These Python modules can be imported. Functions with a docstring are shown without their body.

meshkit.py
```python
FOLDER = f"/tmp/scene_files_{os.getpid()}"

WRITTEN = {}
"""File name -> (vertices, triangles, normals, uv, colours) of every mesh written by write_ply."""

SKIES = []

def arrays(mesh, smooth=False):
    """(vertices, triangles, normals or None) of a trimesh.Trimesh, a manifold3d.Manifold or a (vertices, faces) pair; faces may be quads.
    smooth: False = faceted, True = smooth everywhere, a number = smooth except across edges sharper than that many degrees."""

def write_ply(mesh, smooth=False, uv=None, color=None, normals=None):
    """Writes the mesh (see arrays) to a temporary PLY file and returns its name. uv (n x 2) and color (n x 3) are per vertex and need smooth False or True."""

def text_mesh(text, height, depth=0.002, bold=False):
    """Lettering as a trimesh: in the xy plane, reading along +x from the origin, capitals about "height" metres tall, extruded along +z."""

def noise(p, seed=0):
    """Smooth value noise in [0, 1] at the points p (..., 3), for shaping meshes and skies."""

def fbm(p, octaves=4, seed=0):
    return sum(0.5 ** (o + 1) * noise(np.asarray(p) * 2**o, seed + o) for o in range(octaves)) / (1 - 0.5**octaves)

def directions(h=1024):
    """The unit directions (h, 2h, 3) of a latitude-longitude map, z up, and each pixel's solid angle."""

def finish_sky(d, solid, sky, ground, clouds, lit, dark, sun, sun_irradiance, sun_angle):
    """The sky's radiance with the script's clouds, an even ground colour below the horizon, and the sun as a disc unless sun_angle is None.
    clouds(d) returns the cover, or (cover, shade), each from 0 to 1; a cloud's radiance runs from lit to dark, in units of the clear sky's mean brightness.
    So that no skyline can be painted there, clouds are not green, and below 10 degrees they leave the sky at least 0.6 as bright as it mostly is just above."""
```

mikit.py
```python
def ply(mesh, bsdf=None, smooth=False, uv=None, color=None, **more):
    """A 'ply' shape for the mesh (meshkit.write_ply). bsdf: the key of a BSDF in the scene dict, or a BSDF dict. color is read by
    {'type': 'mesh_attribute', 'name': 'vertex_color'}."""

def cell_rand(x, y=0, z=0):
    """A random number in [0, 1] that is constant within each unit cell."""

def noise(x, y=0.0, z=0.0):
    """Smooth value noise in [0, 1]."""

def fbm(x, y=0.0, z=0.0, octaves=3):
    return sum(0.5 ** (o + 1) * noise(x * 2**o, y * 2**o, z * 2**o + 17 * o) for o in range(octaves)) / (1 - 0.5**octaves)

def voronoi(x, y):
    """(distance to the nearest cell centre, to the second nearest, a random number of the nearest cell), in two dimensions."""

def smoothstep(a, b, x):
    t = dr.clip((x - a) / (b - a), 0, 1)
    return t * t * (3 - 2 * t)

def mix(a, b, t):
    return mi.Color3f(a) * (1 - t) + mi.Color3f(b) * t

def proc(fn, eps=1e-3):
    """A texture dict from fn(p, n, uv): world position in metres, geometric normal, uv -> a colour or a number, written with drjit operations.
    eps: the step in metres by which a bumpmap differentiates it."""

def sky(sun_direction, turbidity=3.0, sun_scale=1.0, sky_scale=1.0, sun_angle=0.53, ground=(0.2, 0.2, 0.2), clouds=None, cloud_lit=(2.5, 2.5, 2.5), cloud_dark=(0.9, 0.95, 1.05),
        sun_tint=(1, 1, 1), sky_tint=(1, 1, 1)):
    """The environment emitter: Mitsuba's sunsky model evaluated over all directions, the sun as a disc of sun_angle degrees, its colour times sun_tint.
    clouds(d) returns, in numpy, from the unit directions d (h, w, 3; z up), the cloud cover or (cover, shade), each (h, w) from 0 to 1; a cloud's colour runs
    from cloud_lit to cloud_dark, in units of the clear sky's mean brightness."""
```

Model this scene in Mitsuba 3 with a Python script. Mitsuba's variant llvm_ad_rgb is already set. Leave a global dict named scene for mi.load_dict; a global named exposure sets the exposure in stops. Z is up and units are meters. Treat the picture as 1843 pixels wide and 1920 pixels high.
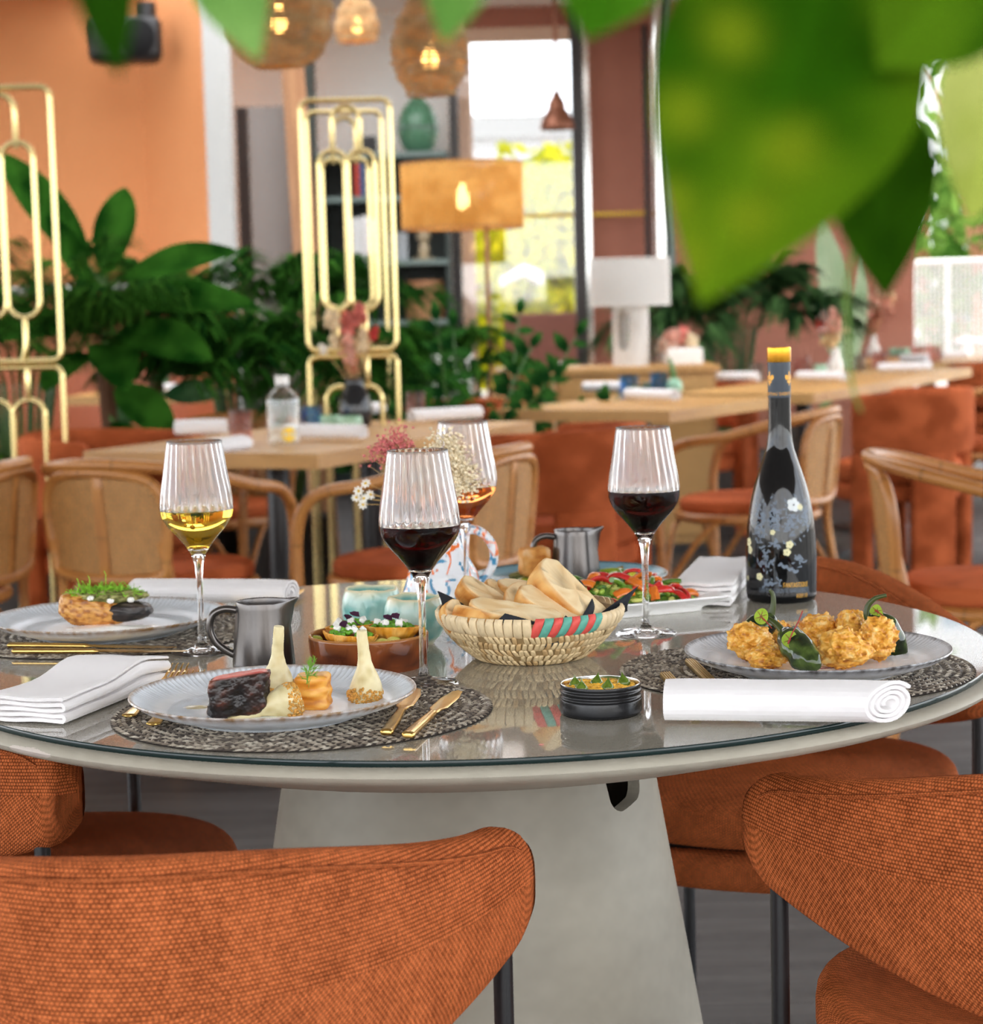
import math, numpy as np, trimesh, mitsuba as mi, drjit as dr, manifold3d as m3, mikit, meshkit
from mikit import proc, noise, fbm, smoothstep, voronoi, cell_rand
T = mi.ScalarTransform4f
A = np.array
PI = math.pi
rng = np.random.default_rng(7)
scene, labels = {}, {}

# ---------------------------------------------------------------- camera, sky, exposure
F, PITCH, ROLL, CZ = 3840.0, 0.1021, -0.0251, 1.146
FW = A([0, math.cos(PITCH), -math.sin(PITCH)]); U0 = A([0, math.sin(PITCH), math.cos(PITCH)])
RT = math.cos(ROLL) * A([1.0, 0, 0]) + math.sin(ROLL) * U0; UP = -math.sin(ROLL) * A([1.0, 0, 0]) + math.cos(ROLL) * U0
EYE = A([0, 0, CZ])
scene['camera'] = dict(type='thinlens', fov=math.degrees(2 * math.atan(921.5 / F)), fov_axis='x', aperture_radius=0.0044, focus_distance=2.06,
                       near_clip=0.05, far_clip=400.0, to_world=T().look_at(origin=EYE.tolist(), target=(EYE + FW).tolist(), up=UP.tolist()))
exposure = 4.65
def _clouds(d):
    n = meshkit.fbm(d * A([2.2, 2.2, 5.0]) + 3.1, 4)
    return 0.72 + 0.28 * np.clip((n - 0.35) * 4, 0, 1), np.clip((n - 0.45) * 1.5, 0, 0.5)
scene['sky'] = mikit.sky([0.55, -0.45, 0.70], turbidity=3.0, sun_scale=0.0, sky_scale=1.0, clouds=_clouds, cloud_lit=(1.75, 1.72, 1.68), cloud_dark=(1.2, 1.22, 1.26), ground=(0.28, 0.27, 0.25))

def _ray(px, py): return FW + (px - 921.5) / F * RT - (py - 960) / F * UP
def on(px, py, z=0.75):
    "the point of the horizontal plane at height z that the photograph shows at this pixel"
    d = _ray(px, py); return EYE + d * ((z - CZ) / d[2])
def at(px, py, y):
    "the point at distance y"
    d = _ray(px, py); return EYE + d * (y / d[1])

# ---------------------------------------------------------------- colours and materials
def lin(r, g=None, b=None):
    c = A([r, g, b] if g is not None else r, float) / 255.0
    return np.where(c <= 0.04045, c / 12.92, ((c + 0.055) / 1.055) ** 2.4)
def _c3(a): return a if isinstance(a, mi.Color3f) else mi.Color3f(*[float(x) for x in a])
def mix(a, b, t): return _c3(a) * (1 - t) + _c3(b) * t
def rgb(c): return {'type': 'rgb', 'value': [float(x) for x in c]}
VC = {'type': 'mesh_attribute', 'name': 'vertex_color'}
# where every triangle has one colour, the colour travels packed in uv, so that meshes of one material can be joined by the renderer
def _unpack(p, n, uv): r = dr.floor(uv.x); return mi.Color3f(r / 1023, (uv.x - r - 0.001) / 0.997, uv.y)
PACKED = proc(_unpack)
def packed(name):
    k = name + '_by_piece'
    if k not in scene:
        sub = lambda d: {a: (PACKED if b is VC or b == VC else sub(b) if isinstance(b, dict) else b) for a, b in d.items()}
        scene[k] = sub(scene[name])
    return k
def mat(name, d, two=True): scene[name] = {'type': 'twosided', 'bsdf': d} if two else d; return name
def prin(name, color, rough=0.5, **k):
    return mat(name, {'type': 'principled', 'base_color': color if isinstance(color, dict) else rgb(color), 'roughness': rough, **k})
prin('vc_matte', VC, 0.8, specular=0.3); prin('vc_semi', VC, 0.38); prin('vc_gloss', VC, 0.1); prin('vc_velvet', VC, 0.9, sheen=0.4, specular=0.1)
mat('leaf', {'type': 'principledthin', 'base_color': VC, 'roughness': 0.42, 'diff_trans': 0.75, 'eta': 1.4}, False)
mat('petal', {'type': 'principledthin', 'base_color': VC, 'roughness': 0.9, 'diff_trans': 0.8, 'eta': 1.2}, False)
prin('brass', lin(236, 214, 150), 0.22, metallic=1.0); prin('gold', lin(232, 190, 110), 0.16, metallic=1.0)
prin('black_metal', lin(28, 28, 30), 0.35); prin('steel', lin(205, 208, 205), 0.3, metallic=1.0); prin('silver', lin(225, 225, 222), 0.12, metallic=1.0)
prin('pewter', lin(104, 100, 98), 0.24, metallic=0.9); prin('copper', lin(150, 98, 76), 0.4, metallic=0.6)
mat('glass', {'type': 'dielectric', 'int_ior': 1.5}, False); mat('pane_glass', {'type': 'thindielectric', 'int_ior': 1.5}, False)
def liquid(n, c):
    mat(n, {'type': 'dielectric', 'int_ior': 1.34, 'ext_ior': 1.5, 'specular_transmittance': rgb(c)}, False); mat(n + '_top', {'type': 'dielectric', 'int_ior': 1.34, 'specular_transmittance': rgb(np.sqrt(c))}, False)
liquid('white_wine', (0.98, 0.83, 0.30)); liquid('red_wine', (0.10, 0.004, 0.008)); liquid('rose_wine', (0.95, 0.54, 0.28))
def tinted(n, c): mat(n, {'type': 'thindielectric', 'int_ior': 1.5, 'specular_transmittance': rgb(c)}, False)
tinted('pink_glass', lin(214, 178, 172)); tinted('blue_glass', lin(120, 172, 212)); tinted('clear_thin', (0.95, 0.96, 0.95)); tinted('smoke_glass', lin(190, 186, 180))
prin('bottle_glass', lin(7, 9, 12), 0.03, eta=1.55)
def bumped(d, fn, scale=1.0, eps=3e-4): return {'type': 'bumpmap', 'arbitrary': {'type': 'x'}, 'bsdf': d} if False else {'type': 'bumpmap', 'tex': proc(fn, eps), 'scale': scale, 'bsdf': d}

# knitted orange upholstery: uv in metres
ORA, ORB = lin(206, 114, 66), lin(140, 66, 32)
def _weave(uv):
    u, v = uv.x / 0.0037, uv.y / 0.0037
    row = dr.floor(v)
    uu = u + 0.5 * (row - 2 * dr.floor(row / 2))
    a = dr.abs(uu - dr.floor(uu) - 0.5) * 2; b = dr.abs(v - row - 0.5) * 2
    return 1 - dr.sqrt(a * a * 0.8 + b * b * 0.8)
def _fab(p, n, uv):
    w = dr.clip(_weave(uv) * 1.5, 0, 1)
    t = fbm(uv.x * 30, uv.y * 30, 1.0, 3); q = cell_rand(dr.floor(uv.x / 0.0037), dr.floor(uv.y / 0.0037))
    return mix(ORB * 0.5, ORA * 1.1, dr.clip(0.02 + 0.82 * w + 0.28 * (t - 0.5) + 0.3 * (q - 0.5), 0, 1))
scene['orange_fabric'] = {'type': 'twosided', 'bsdf': {'type': 'bumpmap', 'tex': proc(lambda p, n, uv: _weave(uv) * 0.0009, 3e-4), 'scale': 1.0,
                          'bsdf': {'type': 'principled', 'base_color': proc(_fab), 'roughness': 0.95, 'sheen': 0.25, 'sheen_tint': 0.6, 'specular': 0.1}}}
def _velvet(p, n, uv):
    t = fbm(p.x * 9, p.y * 9, p.z * 9, 3)
    return mix(lin(138, 64, 32), lin(176, 90, 52), smoothstep(0.3, 0.7, t))
prin('orange_velvet', proc(_velvet), 0.9, sheen=0.3, sheen_tint=0.7, specular=0.1)
def _conc(p):
    a = fbm(p.x * 6, p.y * 6, p.z * 9, 4); b = fbm(p.x * 60, p.y * 60, p.z * 60, 2)
    c = mix(lin(150, 145, 131), lin(176, 171, 156), dr.clip(a * 1.3 - 0.15 + (b - 0.5) * 0.35, 0, 1))
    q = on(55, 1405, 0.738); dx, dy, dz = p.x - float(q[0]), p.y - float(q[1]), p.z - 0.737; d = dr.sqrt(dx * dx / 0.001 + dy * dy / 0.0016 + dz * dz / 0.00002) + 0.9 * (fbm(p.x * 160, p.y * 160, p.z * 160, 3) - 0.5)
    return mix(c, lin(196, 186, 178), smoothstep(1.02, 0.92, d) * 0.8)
prin('concrete', proc(lambda p, n, uv: _conc(p)), 0.5, specular=0.4)
prin('glass_over_concrete', lin(146, 142, 130), 0.02, eta=1.65)
prin('glass_edge', lin(14, 34, 34), 0.08)
def _floor(p, n, uv):
    g = fbm(p.x * 3, p.y * 22, 0.0, 4); pl = cell_rand(dr.floor(p.y / 0.19), dr.floor(p.x / 1.4 + cell_rand(dr.floor(p.y / 0.19)) * 3))
    seam = smoothstep(0.0, 0.02, dr.abs(p.y / 0.19 - dr.floor(p.y / 0.19) - 0.5) * -1 + 0.5)
    return mix(lin(24, 24, 26), lin(70, 69, 68), dr.clip(g * 0.9 + (pl - 0.5) * 0.4, 0, 1)) * (0.5 + 0.5 * seam)
prin('floor_mat', proc(_floor), 0.5)
def _wood(p, n, uv):
    g = fbm(uv.x * 5, uv.y * 70, 0.3, 4); h = fbm(uv.x * 2, uv.y * 12, 4.0, 2)
    return mix(lin(160, 112, 58), lin(212, 168, 104), dr.clip(g * 0.8 + h * 0.5 - 0.15, 0, 1))
prin('oak', proc(_wood), 0.45)
def _rattan(p, n, uv):
    g = fbm(uv.x * 8, uv.y * 90, 0.7, 3)
    node = smoothstep(0.03, 0.0, dr.abs(uv.x / 0.21 - dr.floor(uv.x / 0.21) - 0.5))
    return mix(lin(138, 80, 34), lin(206, 144, 78), dr.clip(g * 1.2 - 0.1, 0, 1)) * (1 - 0.35 * node)
prin('rattan', proc(_rattan), 0.32)
def _cane(p, n, uv):
    u, v = uv.x / 0.0125, uv.y / 0.0125
    fu, fv = dr.abs(u - dr.floor(u) - 0.5), dr.abs(v - dr.floor(v) - 0.5)
    hole = smoothstep(0.34, 0.22, dr.sqrt(fu * fu + fv * fv))
    strand = 0.8 + 0.4 * noise(uv.x * 300, uv.y * 60)
    return mix(lin(186, 134, 76) * 1.0, lin(70, 42, 18), hole * 0.95) * strand
prin('cane', proc(_cane), 0.6)
def _pend(p, n, uv):
    k = uv.y / 0.011; f = dr.abs(k - dr.floor(k) - 0.5) * 2
    t = fbm(uv.x * 30, uv.y * 160, 0.0, 2)
    return mix(lin(150, 112, 68), lin(222, 186, 134), dr.clip(t * 1.2 - 0.25 + 0.3 * (1 - f), 0, 1))
prin('wicker', proc(_pend), 0.7)
def _nap(p, n, uv):
    u, v = uv.x / 0.0028, uv.y / 0.0028
    return (dr.sin(u * 2 * PI) * dr.sin(v * 2 * PI)) * 0.00022
scene['linen'] = {'type': 'twosided', 'bsdf': {'type': 'bumpmap', 'tex': proc(_nap, 2e-4), 'scale': 1.0, 'bsdf': {'type': 'principled', 'base_color': rgb(lin(236, 234, 234)), 'roughness': 0.9, 'specular': 0.15, 'sheen': 0.2}}}
prin('orange_wall', proc(lambda p, n, uv: mix(lin(214, 144, 94), lin(220, 152, 102), fbm(p.x * 3, p.y * 3, p.z * 3, 3))), 0.85, specular=0.2)

# ---------------------------------------------------------------- mesh helpers
def loft(R, closed=True, cap=True, wrap=False):
    "rings R (m, n, 3) joined into one surface; closed: each ring is closed; wrap: the last ring joins the first. Returns (V, F, uv in metres)"
    R = np.asarray(R, float); m, n = R.shape[:2]
    if closed: R = np.concatenate([R, R[:, :1]], 1); n += 1
    if wrap: R = np.concatenate([R, R[:1]], 0); m += 1
    du = np.linalg.norm(np.diff(R, axis=0), axis=2).mean(1); dv = np.linalg.norm(np.diff(R, axis=1), axis=2).max(0)
    u = np.concatenate([[0], np.cumsum(du)]); v = np.concatenate([np.zeros((m, 1)), np.cumsum(np.linalg.norm(np.diff(R, axis=1), axis=2), axis=1)], 1)
    uv = np.stack([np.repeat(u, n), v.ravel()], -1)
    i, j = np.meshgrid(np.arange(m - 1), np.arange(n - 1), indexing='ij'); a = (i * n + j).ravel()
    Fq = np.stack([a, a + 1, a + n + 1, a + n], 1); Fc = np.concatenate([Fq[:, [0, 1, 2]], Fq[:, [0, 2, 3]]]); V = R.reshape(-1, 3)
    if cap and not wrap and closed:
        for row, flip in ((0, 1), (m - 1, 0)):
            ring = R[row, :-1]
            if np.ptp(ring, axis=0).max() < 1e-6: continue
            c = len(V); V = np.vstack([V, ring, ring.mean(0)]); k = np.arange(n - 1); k2 = (k + 1) % (n - 1)
            f = np.stack([c + k, c + k2, np.full(n - 1, c + n - 1)], 1)
            Fc = np.vstack([Fc, f[:, ::-1] if flip else f]); uv = np.vstack([uv, ring[:, :2], ring.mean(0)[None, :2]])
    return V, Fc, uv
def flip(g): return (g[0], g[1][:, ::-1], g[2])
def merge(*gs):
    V, Fc, U, o = [], [], [], 0
    for g in gs:
        V.append(g[0]); Fc.append(g[1] + o); U.append(g[2] if len(g) > 2 and g[2] is not None else np.zeros((len(g[0]), 2))); o += len(g[0])
    return np.vstack(V), np.vstack(Fc), np.vstack(U)
def lathe(prof, n=48, mod=None, cap=True):
    "profile [(r, z)], from the bottom outside up (outward normals); mod(r, z, angles) may change the radius"
    th = np.arange(n) * 2 * PI / n; rings = []; P = A(prof, float); out = [P[0]]
    for k in range(1, len(P)):
        out.append(P[k])
        if k < len(P) - 1:
            a, b = P[k] - P[k - 1], P[k + 1] - P[k]
            if a @ b < 0.72 * np.linalg.norm(a) * np.linalg.norm(b): out.append(P[k])
    for r, z in out:
        rr = r if mod is None else mod(r, z, th)
        rings.append(np.stack([rr * np.cos(th), rr * np.sin(th), np.full(n, z)], 1))
    return loft(rings, True, cap)
def frames(P, closed=False):
    P = np.asarray(P, float)
    t = (np.roll(P, -1, 0) - np.roll(P, 1, 0)) if closed else np.gradient(P, axis=0)
    t /= np.linalg.norm(t, axis=1, keepdims=True) + 1e-12
    a = np.zeros_like(P); x = np.cross(t[0], [0, 0, 1.0] if abs(t[0][2]) < 0.9 else [1.0, 0, 0]); a[0] = x / np.linalg.norm(x)
    for k in range(1, len(P)):
        x = a[k - 1] - t[k] * (a[k - 1] @ t[k]); a[k] = x / (np.linalg.norm(x) + 1e-12)
    return t, a, np.cross(t, a)
def tube(P, r, n=8, closed=False, flat=1.0):
    P = np.asarray(P, float); t, a, b = frames(P, closed); r = np.broadcast_to(r, (len(P),)); th = np.arange(n) * 2 * PI / n
    R = P[:, None] + r[:, None, None] * (np.cos(th)[None, :, None] * a[:, None] + flat * np.sin(th)[None, :, None] * b[:, None])
    return loft(R, True, True, closed)
def smooth_path(P, n=24, closed=False):
    "Catmull-Rom through the points"
    P = np.asarray(P, float); m = len(P); out = []
    for i in range(m if closed else m - 1):
        if closed: p = [P[(i + k) % m] for k in (-1, 0, 1, 2)]
        else: p = [P[max(i - 1, 0)], P[i], P[i + 1], P[min(i + 2, m - 1)]]
        for s in np.arange(n) / n:
            out.append(0.5 * (2 * p[1] + (p[2] - p[0]) * s + (2 * p[0] - 5 * p[1] + 4 * p[2] - p[3]) * s * s + (3 * p[1] - p[0] - 3 * p[2] + p[3]) * s ** 3))
    if not closed: out.append(P[-1])
    return A(out)
def rbox(sx, sy, sz, r=0.004, k=3):
    "box with rounded edges, centred"
    r = min(r, sx / 2, sy / 2, sz / 2); g = trimesh.creation.icosphere(1 if k < 3 else 2, 1.0)
    v = g.vertices; s = np.where(v >= 0, 1.0, -1.0); h = A([sx, sy, sz]) / 2 - r
    hull = trimesh.convex.convex_hull(np.concatenate([v * r + h * A([a, b, c]) for a in (-1, 1) for b in (-1, 1) for c in (-1, 1)]))
    V, Fc = A(hull.vertices), A(hull.faces); return V, Fc, V[:, :2].copy()
def box(x0, x1, y0, y1, z0, z1, r=0.0):
    c = A([(x0 + x1) / 2, (y0 + y1) / 2, (z0 + z1) / 2])
    if r: g = rbox(x1 - x0, y1 - y0, z1 - z0, r, 2); return g[0] + c, g[1], g[2]
    b = trimesh.creation.box((x1 - x0, y1 - y0, z1 - z0)); V = A(b.vertices)[A(b.faces)].reshape(-1, 3); n = np.repeat(A(b.face_normals), 3, 0)
    ax = np.abs(n).argmax(1); e = A([x1 - x0, y1 - y0, z1 - z0]); order = np.argsort(-e)
    uv = np.stack([[V[i][[k for k in order if k != ax[i]][0]], V[i][[k for k in order if k != ax[i]][1]]] for i in range(len(V))])
    return V + c, np.arange(len(V)).reshape(-1, 3), uv
def xf(g, loc=(0, 0, 0), rz=0.0, rx=0.0, ry=0.0, s=1.0):
    V = np.asarray(g[0]) * s
    for ang, ax in ((rx, 0), (ry, 1), (rz, 2)):
        if ang:
            c, sn = math.cos(ang), math.sin(ang); i, j = [(1, 2), (2, 0), (0, 1)][ax]; W = V.copy(); W[:, i] = c * V[:, i] - sn * V[:, j]; W[:, j] = sn * V[:, i] + c * V[:, j]; V = W
    return (V + np.asarray(loc, float), *g[1:])
_ICO = {}
def blob(size, sub=3, amp=0.15, freq=3.0, seed=0, octaves=3, power=1.0):
    "a lumpy ellipsoid"
    if sub not in _ICO: m = trimesh.creation.icosphere(sub, 1.0); _ICO[sub] = (A(m.vertices), A(m.faces))
    v, f = _ICO[sub]; s = np.sign(v) * np.abs(v) ** power
    k = 1 + amp * (meshkit.fbm(v * freq + seed * 7.3 + 50, octaves, seed) - 0.5) * 2
    V = s * k[:, None] * np.asarray(size, float); return V, f, V[:, :2].copy()
def tint(g, c0, c1=None, freq=30.0, seed=0, lo=0.35, hi=0.65, octaves=3):
    V = g[0]
    if c1 is None: return np.broadcast_to(c0, V.shape).copy()
    t = np.clip((meshkit.fbm(V * freq + seed * 3.7 + 40, octaves, seed) - lo) / (hi - lo), 0, 1)[:, None]
    return np.asarray(c0) * (1 - t) + np.asarray(c1) * t
def extr(poly, d):
    "extrude a 2-d outline [(x, y)] by d along z from 0"
    P = np.asarray(poly, float); return loft([np.c_[P, np.zeros(len(P))], np.c_[P, np.full(len(P), d)]])
def M(loc=(0, 0, 0), rz=0.0, s=1.0, rx=0.0, ry=0.0): return T().translate([float(x) for x in loc]).rotate([0, 0, 1], math.degrees(rz)).rotate([0, 1, 0], math.degrees(ry)).rotate([1, 0, 0], math.degrees(rx)).scale(s)
def welded(V, Fc, fn, ar):
    "smooth normals, shared by vertices at one place unless the edge between them is sharp"
    n = np.zeros_like(V)
    w = (fn / np.maximum(ar, 1e-30)[:, None]) * np.sqrt(ar)[:, None]
    for k in range(3): np.add.at(n, Fc[:, k], w)
    nn = n / np.maximum(np.linalg.norm(n, axis=1, keepdims=True), 1e-30)
    _, inv = np.unique(np.round(V / 2e-6).astype(np.int64), axis=0, return_inverse=True); inv = inv.ravel()
    W = np.zeros((inv.max() + 1, 3)); np.add.at(W, inv, n); W = W[inv]; W /= np.maximum(np.linalg.norm(W, axis=1, keepdims=True), 1e-30)
    N = np.where((W * nn).sum(1, keepdims=True) > 0.9, W, nn); N[np.linalg.norm(N, axis=1) < 0.5] = [0, 0, 1]
    return N
BYVC = ('vc_matte', 'vc_semi', 'vc_gloss', 'vc_velvet', 'vc_straw', 'vc_juicy', 'leaf', 'petal')
def pl(g, bsdf, color=None, smooth=True, keep=False):
    "a 'ply' shape; smooth normals are shared across seams, edges sharper than about 50 degrees stay sharp"
    V, Fc = np.asarray(g[0], float), np.asarray(g[1], int)
    fn = np.cross(V[Fc[:, 1]] - V[Fc[:, 0]], V[Fc[:, 2]] - V[Fc[:, 0]]); ar = np.linalg.norm(fn, axis=1)
    ok = ar > 1e-16; Fc, fn, ar = Fc[ok], fn[ok], ar[ok]
    if color is not None: color = np.broadcast_to(np.asarray(color, float), (len(V), 3))
    uv = g[2] if len(g) > 2 else None
    if color is not None and isinstance(bsdf, str) and bsdf in BYVC:
        cf = color[Fc]; same = np.abs(cf - cf[:, :1]).max(initial=0) < 1e-6
        if same or ((len(Fc) > 6000 or (bsdf == 'leaf' and len(Fc) < 600)) and not keep):
            c = np.clip(cf.mean(1), 0, 1); pk = np.stack([np.floor(c[:, 0] * 1023) + 0.001 + c[:, 1] * 0.997, c[:, 2]], 1); bsdf = packed(bsdf); color = None
            if same: uv = np.zeros((len(V), 2)); uv[Fc.ravel()] = np.repeat(pk, 3, 0)
            else:
                if smooth is True: N0 = welded(V, Fc, fn, ar); smooth = 'given'
                uv = np.repeat(pk, 3, 0); V = V[Fc.ravel()]; N0 = N0[Fc.ravel()] if smooth == 'given' else None; Fc = np.arange(len(V)).reshape(-1, 3)
    if smooth == 'given': d = {'type': 'ply', 'filename': meshkit.write_ply((V, Fc), False, uv, color, normals=N0), 'face_normals': False, 'bsdf': {'type': 'ref', 'id': bsdf}}; return d
    if smooth is False: d = mikit.ply((V, Fc), bsdf, smooth=False, uv=uv, color=color); return d
    if smooth is not True: return mikit.ply((V, Fc), bsdf, smooth=smooth)
    N = welded(V, Fc, fn, ar)
    d = {'type': 'ply', 'filename': meshkit.write_ply((V, Fc), False, uv, color, normals=N), 'face_normals': False}
    if bsdf is not None: d['bsdf'] = {'type': 'ref', 'id': bsdf} if isinstance(bsdf, str) else bsdf
    return d
def numbered(k):
    if k not in scene and k not in labels: return k
    i = 1
    while f'{k}_{i:03d}' in scene or f'{k}_{i:03d}' in labels: i += 1
    return f'{k}_{i:03d}'
def thing(name, label, cat, group=None):
    k = numbered(name); labels[k] = {'label': label, 'category': cat}
    if group: labels[k]['group'] = group
    return k
def part(t, name, g, bsdf=None, color=None, smooth=True, to=None, label=None, stuff=False):
    k = numbered(t + '__' + name); d = g if isinstance(g, dict) else pl(g, bsdf, color, smooth)
    scene[k] = d if to is None else {**d, 'to_world': to}
    if label or stuff: labels[k] = {**({'label': label} if label else {}), **({'kind': 'stuff'} if stuff else {})}
    return k
def solo(name, label, cat, g, bsdf=None, color=None, smooth=True, to=None, group=None, stuff=False):
    k = numbered(name); labels[k] = {'label': label, 'category': cat}
    if group: labels[k]['group'] = group
    if stuff: labels[k]['kind'] = 'stuff'
    d = g if isinstance(g, dict) else pl(g, bsdf, color, smooth); scene[k] = d if to is None else {**d, 'to_world': to}
    return k
def struct(name, g, bsdf, smooth=False, color=None, label=None):
    scene[name] = pl(g, bsdf, color, smooth); labels[name] = {'kind': 'structure', **({'label': label} if label else {})}; return name
def inst(proto, name, label, cat, to, group=None):
    "proto: [(part name, ply dict)]"
    t = thing(name, label, cat, group)
    for pn, d in proto: part(t, pn, d, to=to)
    return t
# ---------------------------------------------------------------- the room
prin('ceiling_paint', lin(226, 216, 208), 0.9); prin('white_paint', lin(242, 242, 239), 0.7); prin('trim_paint', lin(186, 187, 185), 0.7); prin('grey_paint', lin(166, 168, 168), 0.6)
prin('salmon_wall', proc(lambda p, n, uv: mix(lin(176, 116, 98), lin(188, 128, 108), fbm(p.x * 4, p.y * 4, p.z * 4, 3))), 0.85, specular=0.2)
prin('dark_green', lin(44, 56, 52), 0.5); prin('green_grey', lin(112, 130, 126), 0.5); prin('dark_frame', lin(52, 48, 48), 0.35); prin('tan_frame', lin(214, 178, 152), 0.5)
prin('post_wood', proc(lambda p, n, uv: mix(lin(150, 100, 66), lin(196, 146, 104), fbm(p.x * 40, p.y * 40, p.z * 3, 3))), 0.6)
prin('terrace_stone', lin(170, 164, 156), 0.9); prin('facade', lin(222, 224, 226), 0.9); prin('facade_glass', lin(150, 168, 182), 0.2)
struct('floor', box(-7, 6.5, -4, 14.2, -0.1, 0), 'floor_mat')
struct('ground', box(-60, 60, 14.2, 120, -0.3, -0.02), 'terrace_stone')
struct('ceiling', merge(box(-7, 5.2, -1.6, 7.3, 2.95, 3.1), box(-7, 5.2, 9.0, 9.5, 2.95, 3.1), box(-7, 5.2, 11.9, 13.2, 2.95, 3.1), box(-7, -2.25, 9.5, 11.9, 2.95, 3.1), box(0.15, 5.2, 9.5, 11.9, 2.95, 3.1), box(-7, -5.5, 7.3, 9.0, 2.95, 3.1), box(2.6, 5.2, 7.3, 9.0, 2.95, 3.1)), 'ceiling_paint')
struct('trim_1', box(-0.3, 5.2, 12.86, 13.2, 2.82, 2.95), 'salmon_wall')
cor, ret = A([-1.955, 12.0]), A([-1.50, 11.35])
struct('wall_left', box(-7, cor[0], 12.0, 12.2, 0, 2.95), 'orange_wall')
dv = ret - cor; L_ = np.linalg.norm(dv); nrm = A([-dv[1], dv[0]]) / L_
struct('wall_return', merge(loft([[[*cor, 0], [*ret, 0], [*(ret + nrm * 0.1), 0], [*(cor + nrm * 0.1), 0]], [[*cor, 2.95], [*ret, 2.95], [*(ret + nrm * 0.1), 2.95], [*(cor + nrm * 0.1), 2.95]]])), 'orange_wall')
struct('trim_2', box(-1.505, -1.375, 11.3, 11.5, 0, 2.95, 0.008), 'trim_paint')
struct('wall_back', box(-1.7, -0.2, 13.0, 13.2, 0, 2.95), 'white_paint')
struct('door_1', box(-1.47, -1.40, 12.4, 12.45, 0, 2.34, 0.005), 'dark_frame'); struct('door_2', box(-1.395, -1.13, 12.4, 12.45, 0, 2.34, 0.005), 'grey_paint')
part('door_2', 'handle', xf(tube([[-1.35, 12.39, 1.0], [-1.35, 12.36, 1.02], [-1.35, 12.36, 1.14], [-1.35, 12.39, 1.16]], 0.008), ), 'steel')
struct('trim_3', box(-1.12, -1.0, 12.2, 12.6, 0, 2.95, 0.005), 'dark_green')
p = at(548, 110, 9.2); q = at(576, 520, 9.2)
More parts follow.
